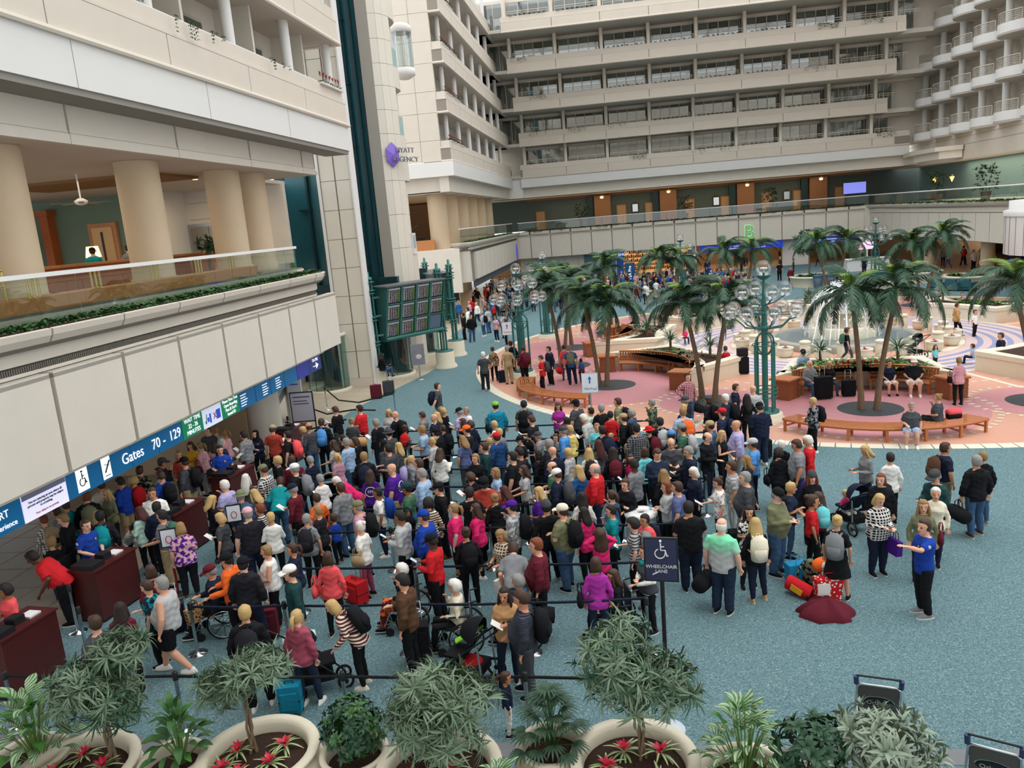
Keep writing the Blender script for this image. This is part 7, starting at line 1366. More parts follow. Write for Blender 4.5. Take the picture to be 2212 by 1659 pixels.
# ================================================================ THE CROWD
CROWD = '''
-12.54 18.99 1.77 M 300 short:br L:dk P:k face hat=cap:dg
-12.73 20.14 1.64 F 230 long:db L:brick P:k hold
-11.79 18.88 1.8 B 80 short:br L:dg P:kh down hat=cap:k bp=k
-12.88 21.08 1.64 F 185 long:br L:y P:k phone
-12.46 20.91 1.64 F 90 pony:db L:lp P:g read bag=purse:m
-12.97 22.28 1.77 M 180 short:k L:dg P:dk down
-12.98 22.76 1.64 F 60 short:db T:kh.dots.k P:k down
-11.72 20.71 1.77 M 330 short:gy J:n P:k read
-12.39 21.47 1.5 F 10 long:br T:lp P:k down
-12.40 22.28 1.64 F 80 pony:db T:lp P:k read
-12.06 22.57 1.2 C 180 short:br T:r P:n down
-11.37 21.50 1.77 M 70 short:k J:g P:m read
-11.32 22.12 1.64 F 190 hijab:blk L:n P:k hold note=officer
-10.74 22.08 1.77 M 10 short:br T:brick P:k read hat=cap:kh bag=duffel:k
-9.90 21.31 1.77 M 85 short:k T:k P:dn down bp=co
-10.15 22.99 1.45 C 80 short:bl T:g P:k read
-11.40 20.04 1.77 M 215 short:k T:rb P:k lap note=officer
-9.55 16.78 1.8 B 75 short:w T:lv P:k face sk=2
-9.52 17.72 1.64 F 5 vlong:w T:dg P:k down
-8.70 16.53 1.64 F 70 wavy:bl T:dg P:k read
-8.83 16.09 1.77 M 5 short:gy L:dn P:dn down hat=brim:ol
-9.09 17.92 1.8 B 80 short:br T:k.plaid P:dn phone hat=cap:ol
-9.52 19.64 1.5 C 90 short:bl T:k P:k down
-8.69 18.71 1.77 M 15 short:br J:m P:k down
-8.26 17.91 1.8 B 80 short:gy T:k P:dn down hat=cap:w bp=g
-8.48 17.16 1.75 M 10 short:br L:t P:dn push lean=45
-7.69 16.43 1.77 M 80 short:gy L:m P:k read hat=cap:n
-9.61 16.17 1.64 F 320 wavy:bl L:k P:k read
-8.37 16.04 1.45 C 80 short:r L:k.stripe P:k down
-12.37 18.57 1.64 F 120 long:br T:mint P:k down
-11.80 17.77 1.77 M 75 short:br T:rb P:n read bp=k
-9.49 24.25 1.77 M 75 short:br L:k P:dg phone
-8.62 24.15 1.8 B 75 short:k T:r P:k push
-9.39 22.66 1.77 M 10 short:br J:k P:k down bp=sb
-9.60 22.18 1.77 M 60 ring:br L:dg P:dn down
-8.58 23.10 1.64 F 5 bun:db T:dg P:dn push
-7.64 24.08 1.64 F 190 long:bl J:lg P:dn phone
-7.13 23.15 1.77 M 60 bald T:k P:k push bp=k
-7.49 22.28 1.77 M 70 short:g J:k P:n read
-6.75 21.07 1.77 M 60 short:k T:dg P:k down hat=brim:dg
-6.80 22.82 1.4 C 10 bun:br T:g P:k down bp=r
-6.37 23.54 1.62 M 85 short:br J:g P:k read
-5.75 22.57 1.77 M 75 bald J:n P:k down
-5.85 23.35 1.64 F 80 long:bl J:k P:k down
-5.77 23.90 1.64 F 80 short:bl L:k P:k read bag=purse:br
-5.81 21.27 1.77 M 95 short:db T:lb P:k hold
-5.32 20.43 1.64 F 75 bun:bl L:lg P:k cross
-5.31 20.88 1.77 M 70 short:k J:k P:k down hat=cap:k
-5.39 22.05 1.55 F 60 short:br J:n P:k down bp=k
-4.88 19.29 1.64 F 350 long:br L:w P:k read
-8.17 21.12 1.64 F 80 short:k L:k P:k down
-8.24 20.58 1.64 F 70 long:br T:lg P:k push
-7.72 20.23 1.77 M 65 short:gy L:lb P:dn hold
-7.66 20.78 1.64 F 80 bob:br J:k P:k read
-7.66 19.25 1.64 F 60 pony:bl T:mauve P:k hold
-8.33 19.06 1.64 F 60 short:gy J:n.noise.n P:k read
-6.76 18.78 1.77 M 10 short:db J:k P:k down bp=n
-6.70 20.33 1.64 F 75 hijab:k J:dg P:k down
-6.28 19.42 1.77 M 80 short:k T:dg P:dk hold
-6.18 20.03 1.64 F 70 long:bl L:dg P:k down
-5.65 17.59 1.8 B 80 bald T:p P:kh down sk=0
-5.58 18.95 1.58 F 290 pony:bl J:g P:k down bp=lv
-5.07 17.97 1.77 M 85 short:br T:dg P:k down
-4.79 17.12 1.8 B 85 short:gy L:lb P:k read
-6.27 17.68 1.64 F 5 long:br T:p P:k down note=FFS
-7.45 17.47 1.64 F 50 short:g L:w P:dd read bag=tote:lp
-6.71 17.91 1.64 F 95 short:w L:pk P:dn push lean=42
-6.53 16.39 1.77 M 60 short:br J:g P:dn down
-5.64 16.33 1.64 F 110 short:k T:w P:n down sk=4 bp=rb
-4.92 16.25 1.77 M 90 short:k T:gn P:k down hat=cap:dgn sk=4 bag=purse:k
-4.18 16.18 1.77 M 110 short:k L:k P:k down hat=cap:k
-7.03 16.14 1.62 F 50 short:br T:o P:k down
-5.71 15.17 1.77 M 85 short:gy T:mauve P:k down hat=cap:ol bp=k
-4.30 15.57 1.64 F 15 curly:k L:cr.stripe.br P:k down
-6.69 15.36 1.6 F 80 short:db T:dk P:k face
-5.09 23.20 1.77 M 60 short:gy T:lv P:k phone hat=cap:k
-5.01 23.85 1.64 F 130 short:g T:w P:k down
-4.85 22.41 1.64 F 90 long:br J:k P:k down
-4.55 22.06 1.64 F 50 curly:br J:n P:k down
-4.46 21.05 1.77 M 100 short:k T:dk P:k face hat=cap:o
-4.04 23.67 1.8 B 30 short:k L:teal P:n down hat=cap:lime bag=purse:k
-3.81 21.93 1.64 F 70 short:bl T:w.dots.n P:dn read
-3.16 23.78 1.77 M 5 short:k T:dg P:k down bp=k note=phones
-2.69 21.81 1.77 M 70 short:br T:dk P:k phone bag=purse:k
-2.10 23.89 1.64 F 185 long:br T:mg P:k phone
-1.50 23.43 1.8 B 60 short:k T:dg P:k down hat=cap:k
-1.72 21.98 1.64 F 5 short:k T:g P:k down
-0.72 22.82 1.77 M 20 short:gy L:k P:k down bp=k
-1.04 23.15 1.6 M 60 short:k T:mint P:k down
-1.02 21.75 1.77 M 75 short:w L:lg P:k read lean=14
-0.83 21.32 1.6 F 185 short:db T:tq P:k down
-0.65 20.34 1.77 M 40 short:k J:k P:n down bp=n
-3.47 20.12 1.77 M 50 short:br J:n.pin.b P:dn down hat=cap:r
-3.54 21.05 1.64 F 60 short:bl T:g P:k down
-3.77 20.64 1.5 F 60 short:bl L:g P:k down
-3.66 19.24 1.77 M 100 short:br L:dgn P:k hold
-4.47 20.45 1.64 F 50 long:db T:sl P:dg read
-3.82 18.71 1.64 F 165 short:db J:k P:k hold
-3.66 17.19 1.64 F 60 curly:br J:k P:k read
-3.11 17.50 1.64 F 100 bob:db T:lb P:n down
-3.19 16.37 1.8 B 185 short:k T:brick P:k phone hat=cap:k
-3.42 15.78 1.77 M 5 short:k T:k P:k down
-2.87 15.72 1.64 F 30 bun:db J:k P:k down
-2.71 16.16 1.64 F 60 long:m J:m P:k read
-2.78 18.19 1.8 B 70 short:k T:k P:k down
-2.66 18.63 1.77 M 75 short:k T:dk P:k read sk=3
-2.39 20.53 1.64 F 80 short:gy T:g P:dg face hat=cap:dg
-2.85 20.22 1.64 F 150 short:k T:k P:k hold hat=cap:k
-1.97 19.18 1.8 B 75 short:gy T:dk P:k down
-1.83 18.57 1.77 M 50 bald J:n P:k down
-2.23 18.79 1.64 F 60 bob:k J:k P:k down
-1.70 20.52 1.77 M 85 short:gy L:sb P:k down hat=cap:dg
-1.55 21.06 1.64 F 60 short:bl L:yl P:k down
-2.02 21.63 1.25 C 160 short:br T:g P:k down
-1.74 17.37 1.77 M 80 ring:br T:gn P:k push
-1.59 16.83 1.77 M 75 short:br J:n P:k read hat=cap:w bp=dg
-1.47 18.86 1.64 F 60 short:bl J:lg P:k read
-0.96 18.79 1.64 F 5 vlong:bl T:w P:k down bp=dk
-0.73 19.48 1.64 F 40 vlong:m T:dg P:k down
-1.15 17.46 1.64 F 50 long:bl L:b P:k down
-0.75 17.02 1.8 B 80 ring:gy L:r P:dd down
-2.45 17.61 1.64 F 95 long:br T:lg P:k push
-1.93 15.99 1.66 G 85 long:bl T:p P:g face
-1.68 14.81 1.77 M 15 short:k L:k P:k down hat=beanie:dg
-1.00 15.62 1.64 F 10 long:k L:w P:k down bag=purse:k
-0.22 23.52 1.77 M 80 short:br T:ol P:k down bp=k
0.16 22.62 1.62 F 60 curly:gy J:dn P:dn down
-0.07 21.57 1.77 M 70 short:br L:k P:k down hat=cap:kh bp=k
-0.46 22.44 1.64 F 10 short:k T:r P:k down
0.81 23.71 1.64 F 80 short:gy J:ol.noise.dgn P:k face
0.25 20.30 1.8 B 20 short:k L:dk.plaid.g P:k down
0.59 20.61 1.64 F 50 short:br T:k P:k down hat=brim:r bp=m
1.16 20.57 1.5 C 10 short:br L:n P:k down hat=cap:sb
0.90 20.95 1.77 M 20 short:k J:k P:k down bp=lg
1.78 23.34 1.77 M 70 short:gy J:dk P:k down hat=cap:dg
1.69 22.88 1.64 F 20 short:bl T:n P:k down
1.58 21.81 1.8 B 25 short:db T:lb P:k down bp=o
1.44 20.21 1.77 M 80 short:br T:gn P:k push hat=cap:g bp=lg
2.49 23.74 1.64 F 50 bob:br J:dk P:k down hat=cap:dg bp=k
2.95 23.36 1.77 M 80 short:w J:n P:k down bp=k
2.65 21.67 1.77 M 60 short:br J:dd P:k down hat=cap:r bp=n
3.63 23.78 1.64 F 10 vlong:k L:k P:k pull
2.17 20.39 1.77 M 80 short:k J:dn P:k down hat=cap:kh
2.38 19.91 1.64 F 250 long:bl V:k P:k hold
1.95 19.30 1.77 M 240 ring:br J:k P:n read
2.82 20.22 1.8 B 80 bald L:lv P:g hips
2.97 18.62 1.77 M 75 short:br T:sb P:k down hat=cap:lg
1.05 18.94 1.77 M 185 bald J:dg P:k phone
1.43 18.19 1.77 M 95 short:gy J:n P:k read
0.66 17.99 1.8 B 200 short:br L:dd P:k phone
0.40 18.68 1.64 F 30 bob:br T:tq P:k down
-0.46 21.80 1.15 C 170 short:bl T:rb P:k down
-0.00 20.69 1.15 C 140 long:bl T:k P:k lap
0.05 19.40 1.25 C 185 long:br T:pk P:k down
-0.37 18.78 1.64 F 10 vlong:dbr J:k P:k down bp=m
0.13 17.33 1.77 M 60 short:k L:g P:k phone sk=5
-0.10 16.40 1.64 F 170 short:br J:k P:k hold
1.43 17.03 1.64 F 115 bob:w J:n P:k read
0.76 16.93 1.64 F 30 wavy:db J:k P:k down
0.78 16.12 1.64 F 75 bob:r J:lg P:k cross
0.98 15.71 1.77 M 70 short:br T:sl P:k down
1.87 16.29 1.64 F 95 bun:br T:w.dots.mauve P:k read
2.24 16.94 1.77 M 85 short:br T:lg.plaid.g P:lg down
2.40 16.10 1.8 B 85 short:gy L:dg P:lg pull
2.68 17.72 1.64 F 75 long:db J:n P:k down
-0.38 15.68 1.64 F 50 pony:br L:dn P:k face
3.65 18.81 1.64 F 20 short:w J:k P:k down
3.46 18.18 1.64 F 20 curly:k J:k P:k down bag=purse:k
3.91 18.28 1.8 B 85 short:br T:g P:dd read
4.25 18.67 1.77 M 75 short:w L:r P:dn read
3.81 16.49 1.64 F 190 long:r L:k P:k down hat=beanie:dg bp=p
3.23 15.83 1.64 F 255 short:bl T:dd P:dn cross
2.82 15.06 1.8 B 240 short:gy L:ol P:dn phone hat=cap:k bag=purse:k
3.53 15.29 1.55 C 270 bun:br T:r P:k down
3.76 15.69 1.45 C 10 long:br T:m P:k down bp=tq
1.58 13.56 1.8 B 335 ring:w T:lg.ombre P:dd down bag=duffel:k sk=2
2.22 14.59 1.64 F 185 long:k T:k.noise.w P:dk hold
2.24 13.96 1.64 F 5 vlong:bl L:k P:n down bp=cr shoe=tan
3.67 13.98 1.64 F 340 bun:bl T:k K:k down bp=g
3.70 21.98 1.8 B 20 short:k J:n P:dd phone hat=cap:k
3.90 24.30 1.77 M 20 bald L:lg P:k down
3.48 25.17 1.66 M 275 short:br T:n P:k down
-10.08 14.97 1.77 M 85 short:k T:dg.pin.g P:kh push bp=gn
-9.39 14.47 1.66 G 40 bob:db T:p.noise.lp P:k read
-8.78 15.04 1.64 F 80 bob:bl T:dg P:k read
-8.05 14.86 1.8 B 40 short:gy T:dk P:n down hat=cap:lp
-7.61 14.97 1.64 F 30 short:bl L:w P:k face bag=tote:tan
-6.87 13.19 1.66 G 110 short:db V:w P:k hold
-6.45 13.39 1.6 F 115 pony:br J:n P:k down
-5.90 12.04 1.77 M 110 short:br L:dgn P:kh down hat=cap:w bag=duffel:mint
-6.96 12.40 1.77 M 5 short:k J:dk P:n down hat=cap:k
-7.36 12.61 1.77 M 110 short:k J:o P:k push hat=cap:k
-6.75 14.82 1.64 F 5 short:g T:g P:k down bp=dk
-6.62 15.94 1.2 C 60 short:br T:rb P:k down
-5.40 14.34 1.64 F 80 bun:w T:w P:rose down bag=purse:kh
-4.59 14.49 1.77 M 85 short:k J:lg P:k phone sk=4
-4.09 14.42 1.8 B 85 ring:br L:rb P:k down hat=cap:rb
-3.65 13.26 1.77 M 85 short:k L:r P:k phone hat=cap:k sk=5
-3.76 11.62 1.77 M 80 short:k J:br P:k read
-5.55 12.86 1.64 F 10 bob:br L:co P:k down bag=purse:co
-3.63 15.12 1.66 G 90 pony:db T:pk P:k down
-3.17 15.14 1.64 F 80 long:br J:pk P:k down
-3.15 13.87 1.64 F 20 bun:br L:k P:k down bp=k
-2.45 13.74 1.64 F 150 bob:db T:br.plaid.cr P:k phone bag=tote:w
-2.37 14.89 1.77 M 90 short:k J:lg.noise.g P:k face hat=cap:p bp=k
-1.67 12.89 1.8 B 90 short:r L:m P:k down bag=duffel:k
-1.32 14.52 1.8 B 60 short:br T:ol P:dn cross hat=cap:cr bp=k
-0.92 14.75 1.64 F 50 long:k T:pk P:k down
-2.06 11.36 1.64 F 180 vlong:dbr J:tan P:n hold
-1.70 10.91 1.8 B 95 short:br L:dg.pin.n P:dg read bp=k
-0.64 12.39 1.64 F 10 bob:br L:mg P:dd down bag=purse:k
-2.13 12.88 1.78 M 0 short:br T:g P:kh push lean=55
-0.38 14.83 1.64 F 95 pony:k T:t P:k face
-0.60 13.85 1.55 C 5 long:br J:pk P:k up
0.04 14.12 1.64 F 90 curly:k T:lg.stripe.dg P:k read bp=g
0.26 14.52 1.55 M 130 short:k T:co P:k down bp=n
1.09 14.46 1.8 B 10 short:k T:k P:n hold
0.22 12.89 1.64 F 120 pony:br L:w P:k hold note=vest
5.40 18.18 1.64 F 110 long:bl L:g P:n phone
5.72 17.53 1.64 F 10 short:dbr L:w P:k down
6.90 17.71 1.77 M 280 short:br T:n P:ol down bp=br
6.06 15.92 1.77 M 120 short:gy J:dgn P:k phone hat=cap:dg
5.09 16.14 1.66 G 150 bob:r J:k P:k down bp=dk
4.69 14.98 1.66 G 190 bob:bl L:k.plaid P:n phone bag=tote:p
5.82 15.28 1.64 F 165 short:w L:cr P:n down
5.37 14.64 1.64 F 170 wavy:db L:ol P:n down bag=purse:m
4.95 13.38 1.77 M 95 short:br T:rb P:k point
7.16 16.72 1.77 M 15 short:gy J:k P:dn down bag=duffel:k
7.56 17.37 1.64 F 10 short:db J:k P:dn down bag=tote:cr
-12.89 16.35 1.77 M 30 short:r J:k P:k down bp=ol
-12.68 17.40 1.77 M 85 short:k J:rb S:kh phone
-12.76 16.93 1.64 F 160 long:bl L:ol P:k lap
-13.11 17.23 1.77 M 60 short:br J:cr P:k down
-12.66 17.86 1.64 F 50 curly:bl T:r P:k down bp=r
-11.20 16.41 1.8 B 190 short:br L:w P:k cross
-10.54 15.49 1.77 M 10 short:k J:n P:k down sk=5
-11.01 15.58 1.64 F 60 long:m J:mint P:k phone
-11.61 15.03 1.77 M 30 short:k L:dk P:k down bp=t sk=5
-11.96 15.41 1.64 F 10 vlong:bl L:k P:k down
-12.41 14.94 1.77 M 110 short:db J:k P:k read
-13.17 15.24 1.64 F 60 bun:r L:w.plaid.k P:k down bp=kh
-13.20 15.70 1.64 F 100 short:br L:g P:k down
-13.30 16.15 1.64 F 60 short:br T:t P:k down
-12.31 14.31 1.5 C 30 short:db L:k P:dd down
-11.61 14.53 1.77 M 260 short:br T:rb P:k lap note=officer2
-11.64 15.74 1.35 C 250 short:k L:w.pin.k P:k push lean=40
-12.75 18.31 1.77 M 10 short:br J:ol.noise.k P:k down
-11.38 13.36 1.8 B 100 short:k T:r P:k push lean=38 sk=5
-11.22 11.77 1.64 F 160 curly:k T:co P:k hold sk=4
-8.40 10.31 1.77 M 70 short:br T:dg P:k down
-8.46 10.99 1.64 F 25 vlong:dbr J:m P:k down
-8.03 11.59 1.8 B 90 short:g V:lg S:k down leg=walk shoe=w
-8.47 11.81 1.64 F 105 short:br T:n.noise.t P:k read
-8.81 12.44 1.64 F 50 bob:br L:m P:k down
-6.04 10.58 1.77 M 20 short:bl J:k P:k down bp=dk shoe=w
-5.25 10.67 1.64 F 345 pony:bl J:rose P:dd down shoe=w
-4.51 11.20 1.64 F 95 bob:bl L:m.stripe.cr P:k push lean=28 bp=k shoe=cr
-6.75 27.28 1.77 M 280 short:br T:dg P:kh pull leg=walk bp=n
-6.11 33.67 1.77 M 10 short:w T:dg P:dk hips
-6.02 35.76 1.64 F 20 short:br L:kh.noise.br P:k down
-5.21 34.92 1.77 M 20 short:gy L:kh P:kh down
-5.22 36.27 1.77 M 20 short:br J:k P:k down hat=cap:m
-4.44 34.59 1.77 M 30 short:br J:m P:k down bp=m
-3.44 32.70 1.64 F 90 short:br T:r P:k phone bp=dg
-3.23 34.08 1.77 M 130 short:k J:n P:k down
-2.30 34.06 1.77 M 5 short:gy T:b P:n down hat=cap:g bp=ol
-2.64 35.16 1.64 F 20 short:br T:co P:dn down bag=duffel:r
-1.87 34.39 1.1 C 5 short:br T:r P:k down bp=b
-8.89 52.06 1.77 M 60 short:br T:lg P:dn down
-9.03 50.86 1.64 F 60 short:g J:lg P:dn down bp=k
-9.37 48.53 1.77 M 200 short:k J:k P:dn down
-10.33 52.65 1.77 M 90 short:k J:w P:k down bp=k
-10.07 49.61 1.77 M 90 short:k J:k P:k down
-7.76 48.16 1.64 F 150 short:br T:lp P:n down bp=b
-7.48 49.32 1.64 F 60 short:br T:lg P:k down
-6.85 46.17 1.64 F 90 bob:br L:k.plaid P:k down
2.12 26.68 1.77 M 200 short:k L:m.plaid.lp P:dn hips bag=duffel:k
9.78 35.86 1.55 C 280 short:br T:k P:dg down leg=walk bp=gn
16.29 40.91 1.64 F 280 short:br J:tan P:k down leg=walk
17.02 40.62 1.3 C 200 short:br T:w P:k down
12.65 33.70 0.98 C 200 long:br T:tq P:n down
11.13 27.61 1.64 F 10 short:db L:lp.plaid.mauve P:k read bag=purse:k
24.07 68.38 1.64 F 190 long:k L:lp P:k down
21.85 74.78 1.77 M 10 short:k T:n P:n down
17.01 64.40 1.64 F 10 long:k J:k P:dn down bp=k
13.90 54.74 1.77 M 190 short:k J:k P:k down
30.03 72.38 1.77 M 190 short:k T:w P:k down
29.46 68.21 1.77 M 100 short:br T:g P:k down
30.20 68.79 1.64 F 100 short:br T:tan P:k down
5.36 22.97 1.64 F 95 short:bl J:g.noise.k P:k hold bp=k
14.50 74.80 1.77 M 10 short:k T:k P:k down
14.41 69.67 1.64 F 170 short:br J:m P:m down
9.18 85.32 1.77 M 20 short:k L:n P:n down
6.44 64.42 1.77 M 60 short:k L:g P:k down
-1.91 10.00 1 C 280 pony:br L:n P:w down'''
HW = dict(short='short %s hair', bob='bobbed %s hair', long='long %s hair', vlong='very long %s hair', wavy='wavy %s hair', curly='curly %s hair', pony='a %s ponytail', bun='a %s hair bun', ring='thinning %s hair', bald='', hijab='a %s headscarf')
TW = dict(T='T-shirt', L='long-sleeved top', J='jacket', V='sleeveless top', D='dress'); HT = dict(cap='cap', brim='brimmed hat', beanie='beanie')
PWD = dict(plaid='plaid', stripe='striped', pin='striped', dots='patterned', noise='patterned', ombre='striped')
def cw(code): p = code.split('.'); return CN[p[0]]+(' '+PWD[p[1]] if len(p) > 1 else '')
def who(sx, hair): return {'M': 'man', 'B': 'heavyset man', 'F': 'woman', 'G': 'heavyset woman', 'C': 'girl' if hair[0] in ('long', 'pony', 'bun', 'vlong') else 'boy'}[sx]
PP = []
for ln in CROWD.strip().split('\n'):
    t = ln.split(); kw = dict(a.split('=', 1) for a in t[9:]); hair = t[5].split(':') if ':' in t[5] else [t[5], '']
    PP.append(dict(x=float(t[0]), y=float(t[1]), h=float(t[2]), sx=t[3], hd=int(t[4]), hair=hair, top=t[6].split(':'), bot=t[7].split(':'), arm=t[8], kw=kw, z=0, leg=kw.get('leg', 'stand')))
def seat(x, y, sx, hd, hair, top, bot, arm, lb, z=0, hat=None, shoe='k', h=None, sk=0):
    PP.append(dict(x=x, y=y, h=h or (1.64 if sx in 'FG' else 1.77), sx=sx, hd=hd, hair=hair.split(':') if ':' in hair else [hair, ''], top=top.split(':'), bot=bot.split(':'), arm=arm, kw=dict([('hat', hat)] if hat else [], shoe=shoe, sk=sk), z=z, leg='sit', label=lb))
seat(6.85, 29.95, 'M', 200, 'ring:w', 'J:g', 'P:dn', 'lap', 'older man in grey hooded top seated on the left end of the bench', shoe='w')
seat(7.6, 30.15, 'F', 185, 'wavy:bl', 'J:k', 'P:dn', 'phone', 'blond woman in black seated between two black suitcases')
seat(9.6, 29.75, 'F', 180, 'short:br', 'T:n', 'S:w', 'lap', 'woman in navy T-shirt and white shorts seated behind the palm trunk')
seat(10.35, 29.5, 'B', 170, 'short:br', 'T:k', 'S:w', 'lap', 'large man in white cap and black shirt seated on the bench', hat='cap:w', shoe='w')
seat(9.25, 24.3, 'G', 60, 'bun:db', 'T:dg', 'P:k', 'face', 'woman in charcoal T-shirt seated on the backless bench, seen from behind')
seat(8.2, 23.45, 'G', 165, 'short:gy', 'T:dg', 'S:lb', 'read', 'grey-haired woman in pale blue shorts seated on the front bench', shoe='w')
seat(4.42, 34.65, 'F', 20, 'short:br', 'T:r', 'P:k', 'lap', 'woman in red seated behind the bronze shrubs')
seat(.86, 48.47, 'M', 60, 'short:k', 'J:k', 'P:k', 'lap', 'man in straw hat and black seated at the left rear', hat='brim:yl')
seat(3.4, 43.4, 'C', 190, 'short:bl', 'T:pk', 'P:n', 'lap', 'child in pink seated on a bench near the fountain', h=1.2)
seat(12.9, 56.6, 'F', 150, 'short:bl', 'J:m', 'P:k', 'lap', 'blond woman in maroon seated behind the fountain')
seat(19.5, 48.3, 'F', 170, 'short:br', 'L:p.noise.lp', 'P:k', 'lap', 'woman in purple seated on the bench right of the fountain')
seat(18.9, 50.4, 'M', 20, 'short:g', 'T:g', 'P:k', 'lap', 'man in grey cap seated with his back turned, right rear', hat='cap:g')
seat(18.3, 50.0, 'F', 10, 'short:m', 'T:lg', 'P:k', 'lap', 'reddish-haired woman in light grey seated at the right rear')
seat(15.1, 33.6, 'M', 90, 'short:br', 'T:n', 'P:k', 'lap', 'man in navy seated at the far right planter')
seat(14.3, 34.2, 'C', 60, 'short:br', 'T:lb', 'P:n', 'lap', 'small child in pale blue near the right planter', h=1.1)
seat(-11.5, 36.1, 'F', 330, 'long:k', 'L:k', 'P:dn', 'read', 'woman with long black hair seated on the flight board plinth', z=.35)
seat(7.15, 32.3, 'M', 20, 'short:k', 'T:lb', 'P:n', 'lap', 'man in navy cap seated behind the front planter', hat='cap:n')
seat(-17.95, 25.4, 'M', 20, 'short:k', 'T:t', 'P:k', 'face', 'man in dark cap and teal shirt seated in the upper lobby', z=6.2, hat='cap:k')
seat(-17.2, 26.3, 'M', 60, 'short:k', 'T:g', 'P:k', 'lap', 'man in grey shirt seated farther in the upper lobby', z=6.2)
WCH = [(-4.24, 13.1, 100, 'F', 'curly:w', 'J:k', 'P:m.noise.o', 'face', 'white-haired woman in black sitting in the left wheelchair', None, 0), (-3.1, 12.4, 100, 'F', 'curly:w', 'L:cr', 'P:k', 'face', 'white-haired woman wrapped in cream in a wheelchair', None, 0),
 (-2.0, 12.55, 85, 'F', 'curly:gy', 'J:b', 'P:k', 'lap', 'grey-haired woman in blue jacket in a wheelchair', None, 0), (-.35, 12.7, 105, 'F', 'long:br', 'J:k', 'P:k', 'lap', 'dark-haired woman in black in the rightmost wheelchair', None, 1), (-7.95, 12.99, 110, 'M', 'short:gy', 'J:n', 'P:k', 'read', 'man in maroon cap sitting in a wheelchair', 'cap:m', 0)]
for x, y, hd, sx, hr, tp2, bt, arm, lb, hat, sk in WCH:
    seat(x, y, sx, hd, hr, tp2, bt, arm, lb, z=.03, hat=hat, sk=sk); wheelchair(x, y, math.radians(hd), 'wheelchair under the '+lb.split(' sitting')[0].split(' in a wheel')[0].split(' in the')[0].split(' wrapped')[0])
def short(p): return '%s in %s' % ({'heavyset man': 'man', 'heavyset woman': 'woman'}.get(who(p['sx'], p['hair']), who(p['sx'], p['hair'])), cw(p['top'][1])) if 'label' not in p or True else ''
def rel(p, q):
    dx, dy = q['x']-p['x'], q['y']-p['y']
    return ('left of' if dx > 0 else 'right of') if abs(dx) > abs(dy) else ('in front of' if dy > 0 else 'behind')
def base(p):
    w = who(p['sx'], p['hair']); hs = HW[p['hair'][0]]; kw = p['kw']
    if kw.get('note', '').startswith('officer'): w = 'uniformed '+w.replace('heavyset ', '')
    if 'hat' in kw: a = w+' in '+cw(kw['hat'].split(':')[1])+' '+HT[kw['hat'].split(':')[0]]+' and '
    elif p['hair'][0] == 'bald': a = ('bald '+w.replace('heavyset ', ''))+' in '
    else: a = w+' with '+hs % (HN.get(p['hair'][1]) or CN.get(p['hair'][1]))+' in '
    return a+cw(p['top'][1])+' '+TW[p['top'][0]]
def uniq(items, basef, used, cap=16):
    """give every item a label that nothing else has, adding what it stands beside"""
    out = {}; cnt = {}
    for i in items: cnt[basef(PP[i])] = cnt.get(basef(PP[i]), 0)+1
    for i in items:
        p = PP[i]; b_ = basef(p); lb = b_
        if cnt[b_] > 1 or b_ in used or len(b_.split()) < 4:
            near = sorted((q for q in range(len(PP)) if q != i), key=lambda q: (PP[q]['x']-p['x'])**2+(PP[q]['y']-p['y'])**2)[:14]; done = False
            for q in near:
                lb = b_+', '+rel(p, PP[q])+' the '+short(PP[q])
                if lb not in used and len(lb.split()) <= cap: done = True; break
            if not done:
                for q in near:
                    lb = b_.replace('heavyset ', '').replace('long-sleeved ', '').replace('very ', '')+', '+rel(p, PP[q])+' '+short(PP[q])
                    if lb not in used and len(lb.split()) <= cap: break
        used.add(lb); out[i] = lb
    return out
used = set(p['label'] for p in PP if 'label' in p)
LB = uniq([i for i, p in enumerate(PP) if 'label' not in p], base, used)
LBP = uniq([i for i, p in enumerate(PP) if 'bp' in p['kw']], lambda p: cw(p['kw']['bp'])+' backpack on the '+short(p), used)
LBB = uniq([i for i, p in enumerate(PP) if 'bag' in p['kw']], lambda p: cw(p['kw']['bag'].split(':')[1])+' '+{'tote': 'tote bag', 'purse': 'shoulder bag', 'duffel': 'travel bag'}[p['kw']['bag'].split(':')[0]]+' carried by the '+short(p), used)
LBH = uniq([i for i, p in enumerate(PP) if p['arm'] in ('phone', 'read') and p['leg'] != 'sit' and (p['arm'] == 'phone' or i % 3)], lambda p: ('phone' if p['arm'] == 'phone' else 'white paper')+' held by the '+short(p), used)
ph_m = B().box(-.037, .037, -.004, .004, -.075, .075).mesh('phone_body', mat('phone_black', '15161a', .25)); ph_s = B().box(-.032, .032, -.0055, -.004, -.068, .068).mesh('phone_screen', mat('phone_screen', '9fb4c8', .2, emit=.4)); pap = B().box(-.07, .07, -.002, .002, -.1, .1).mesh('paper', mat('paper_white', 'e6e6e2', .8))
patch = B().ball((0, 0, 0), .035, 10, 6, (.35, 1, 1)).mesh('sleeve_patch', mat('patch_grey', 'b9bfc6', .5)); badge = B().ball((0, 0, 0), .03, 8, 6, (1, .3, 1.2)).mesh('badge', brass)
pr = random.Random(5)
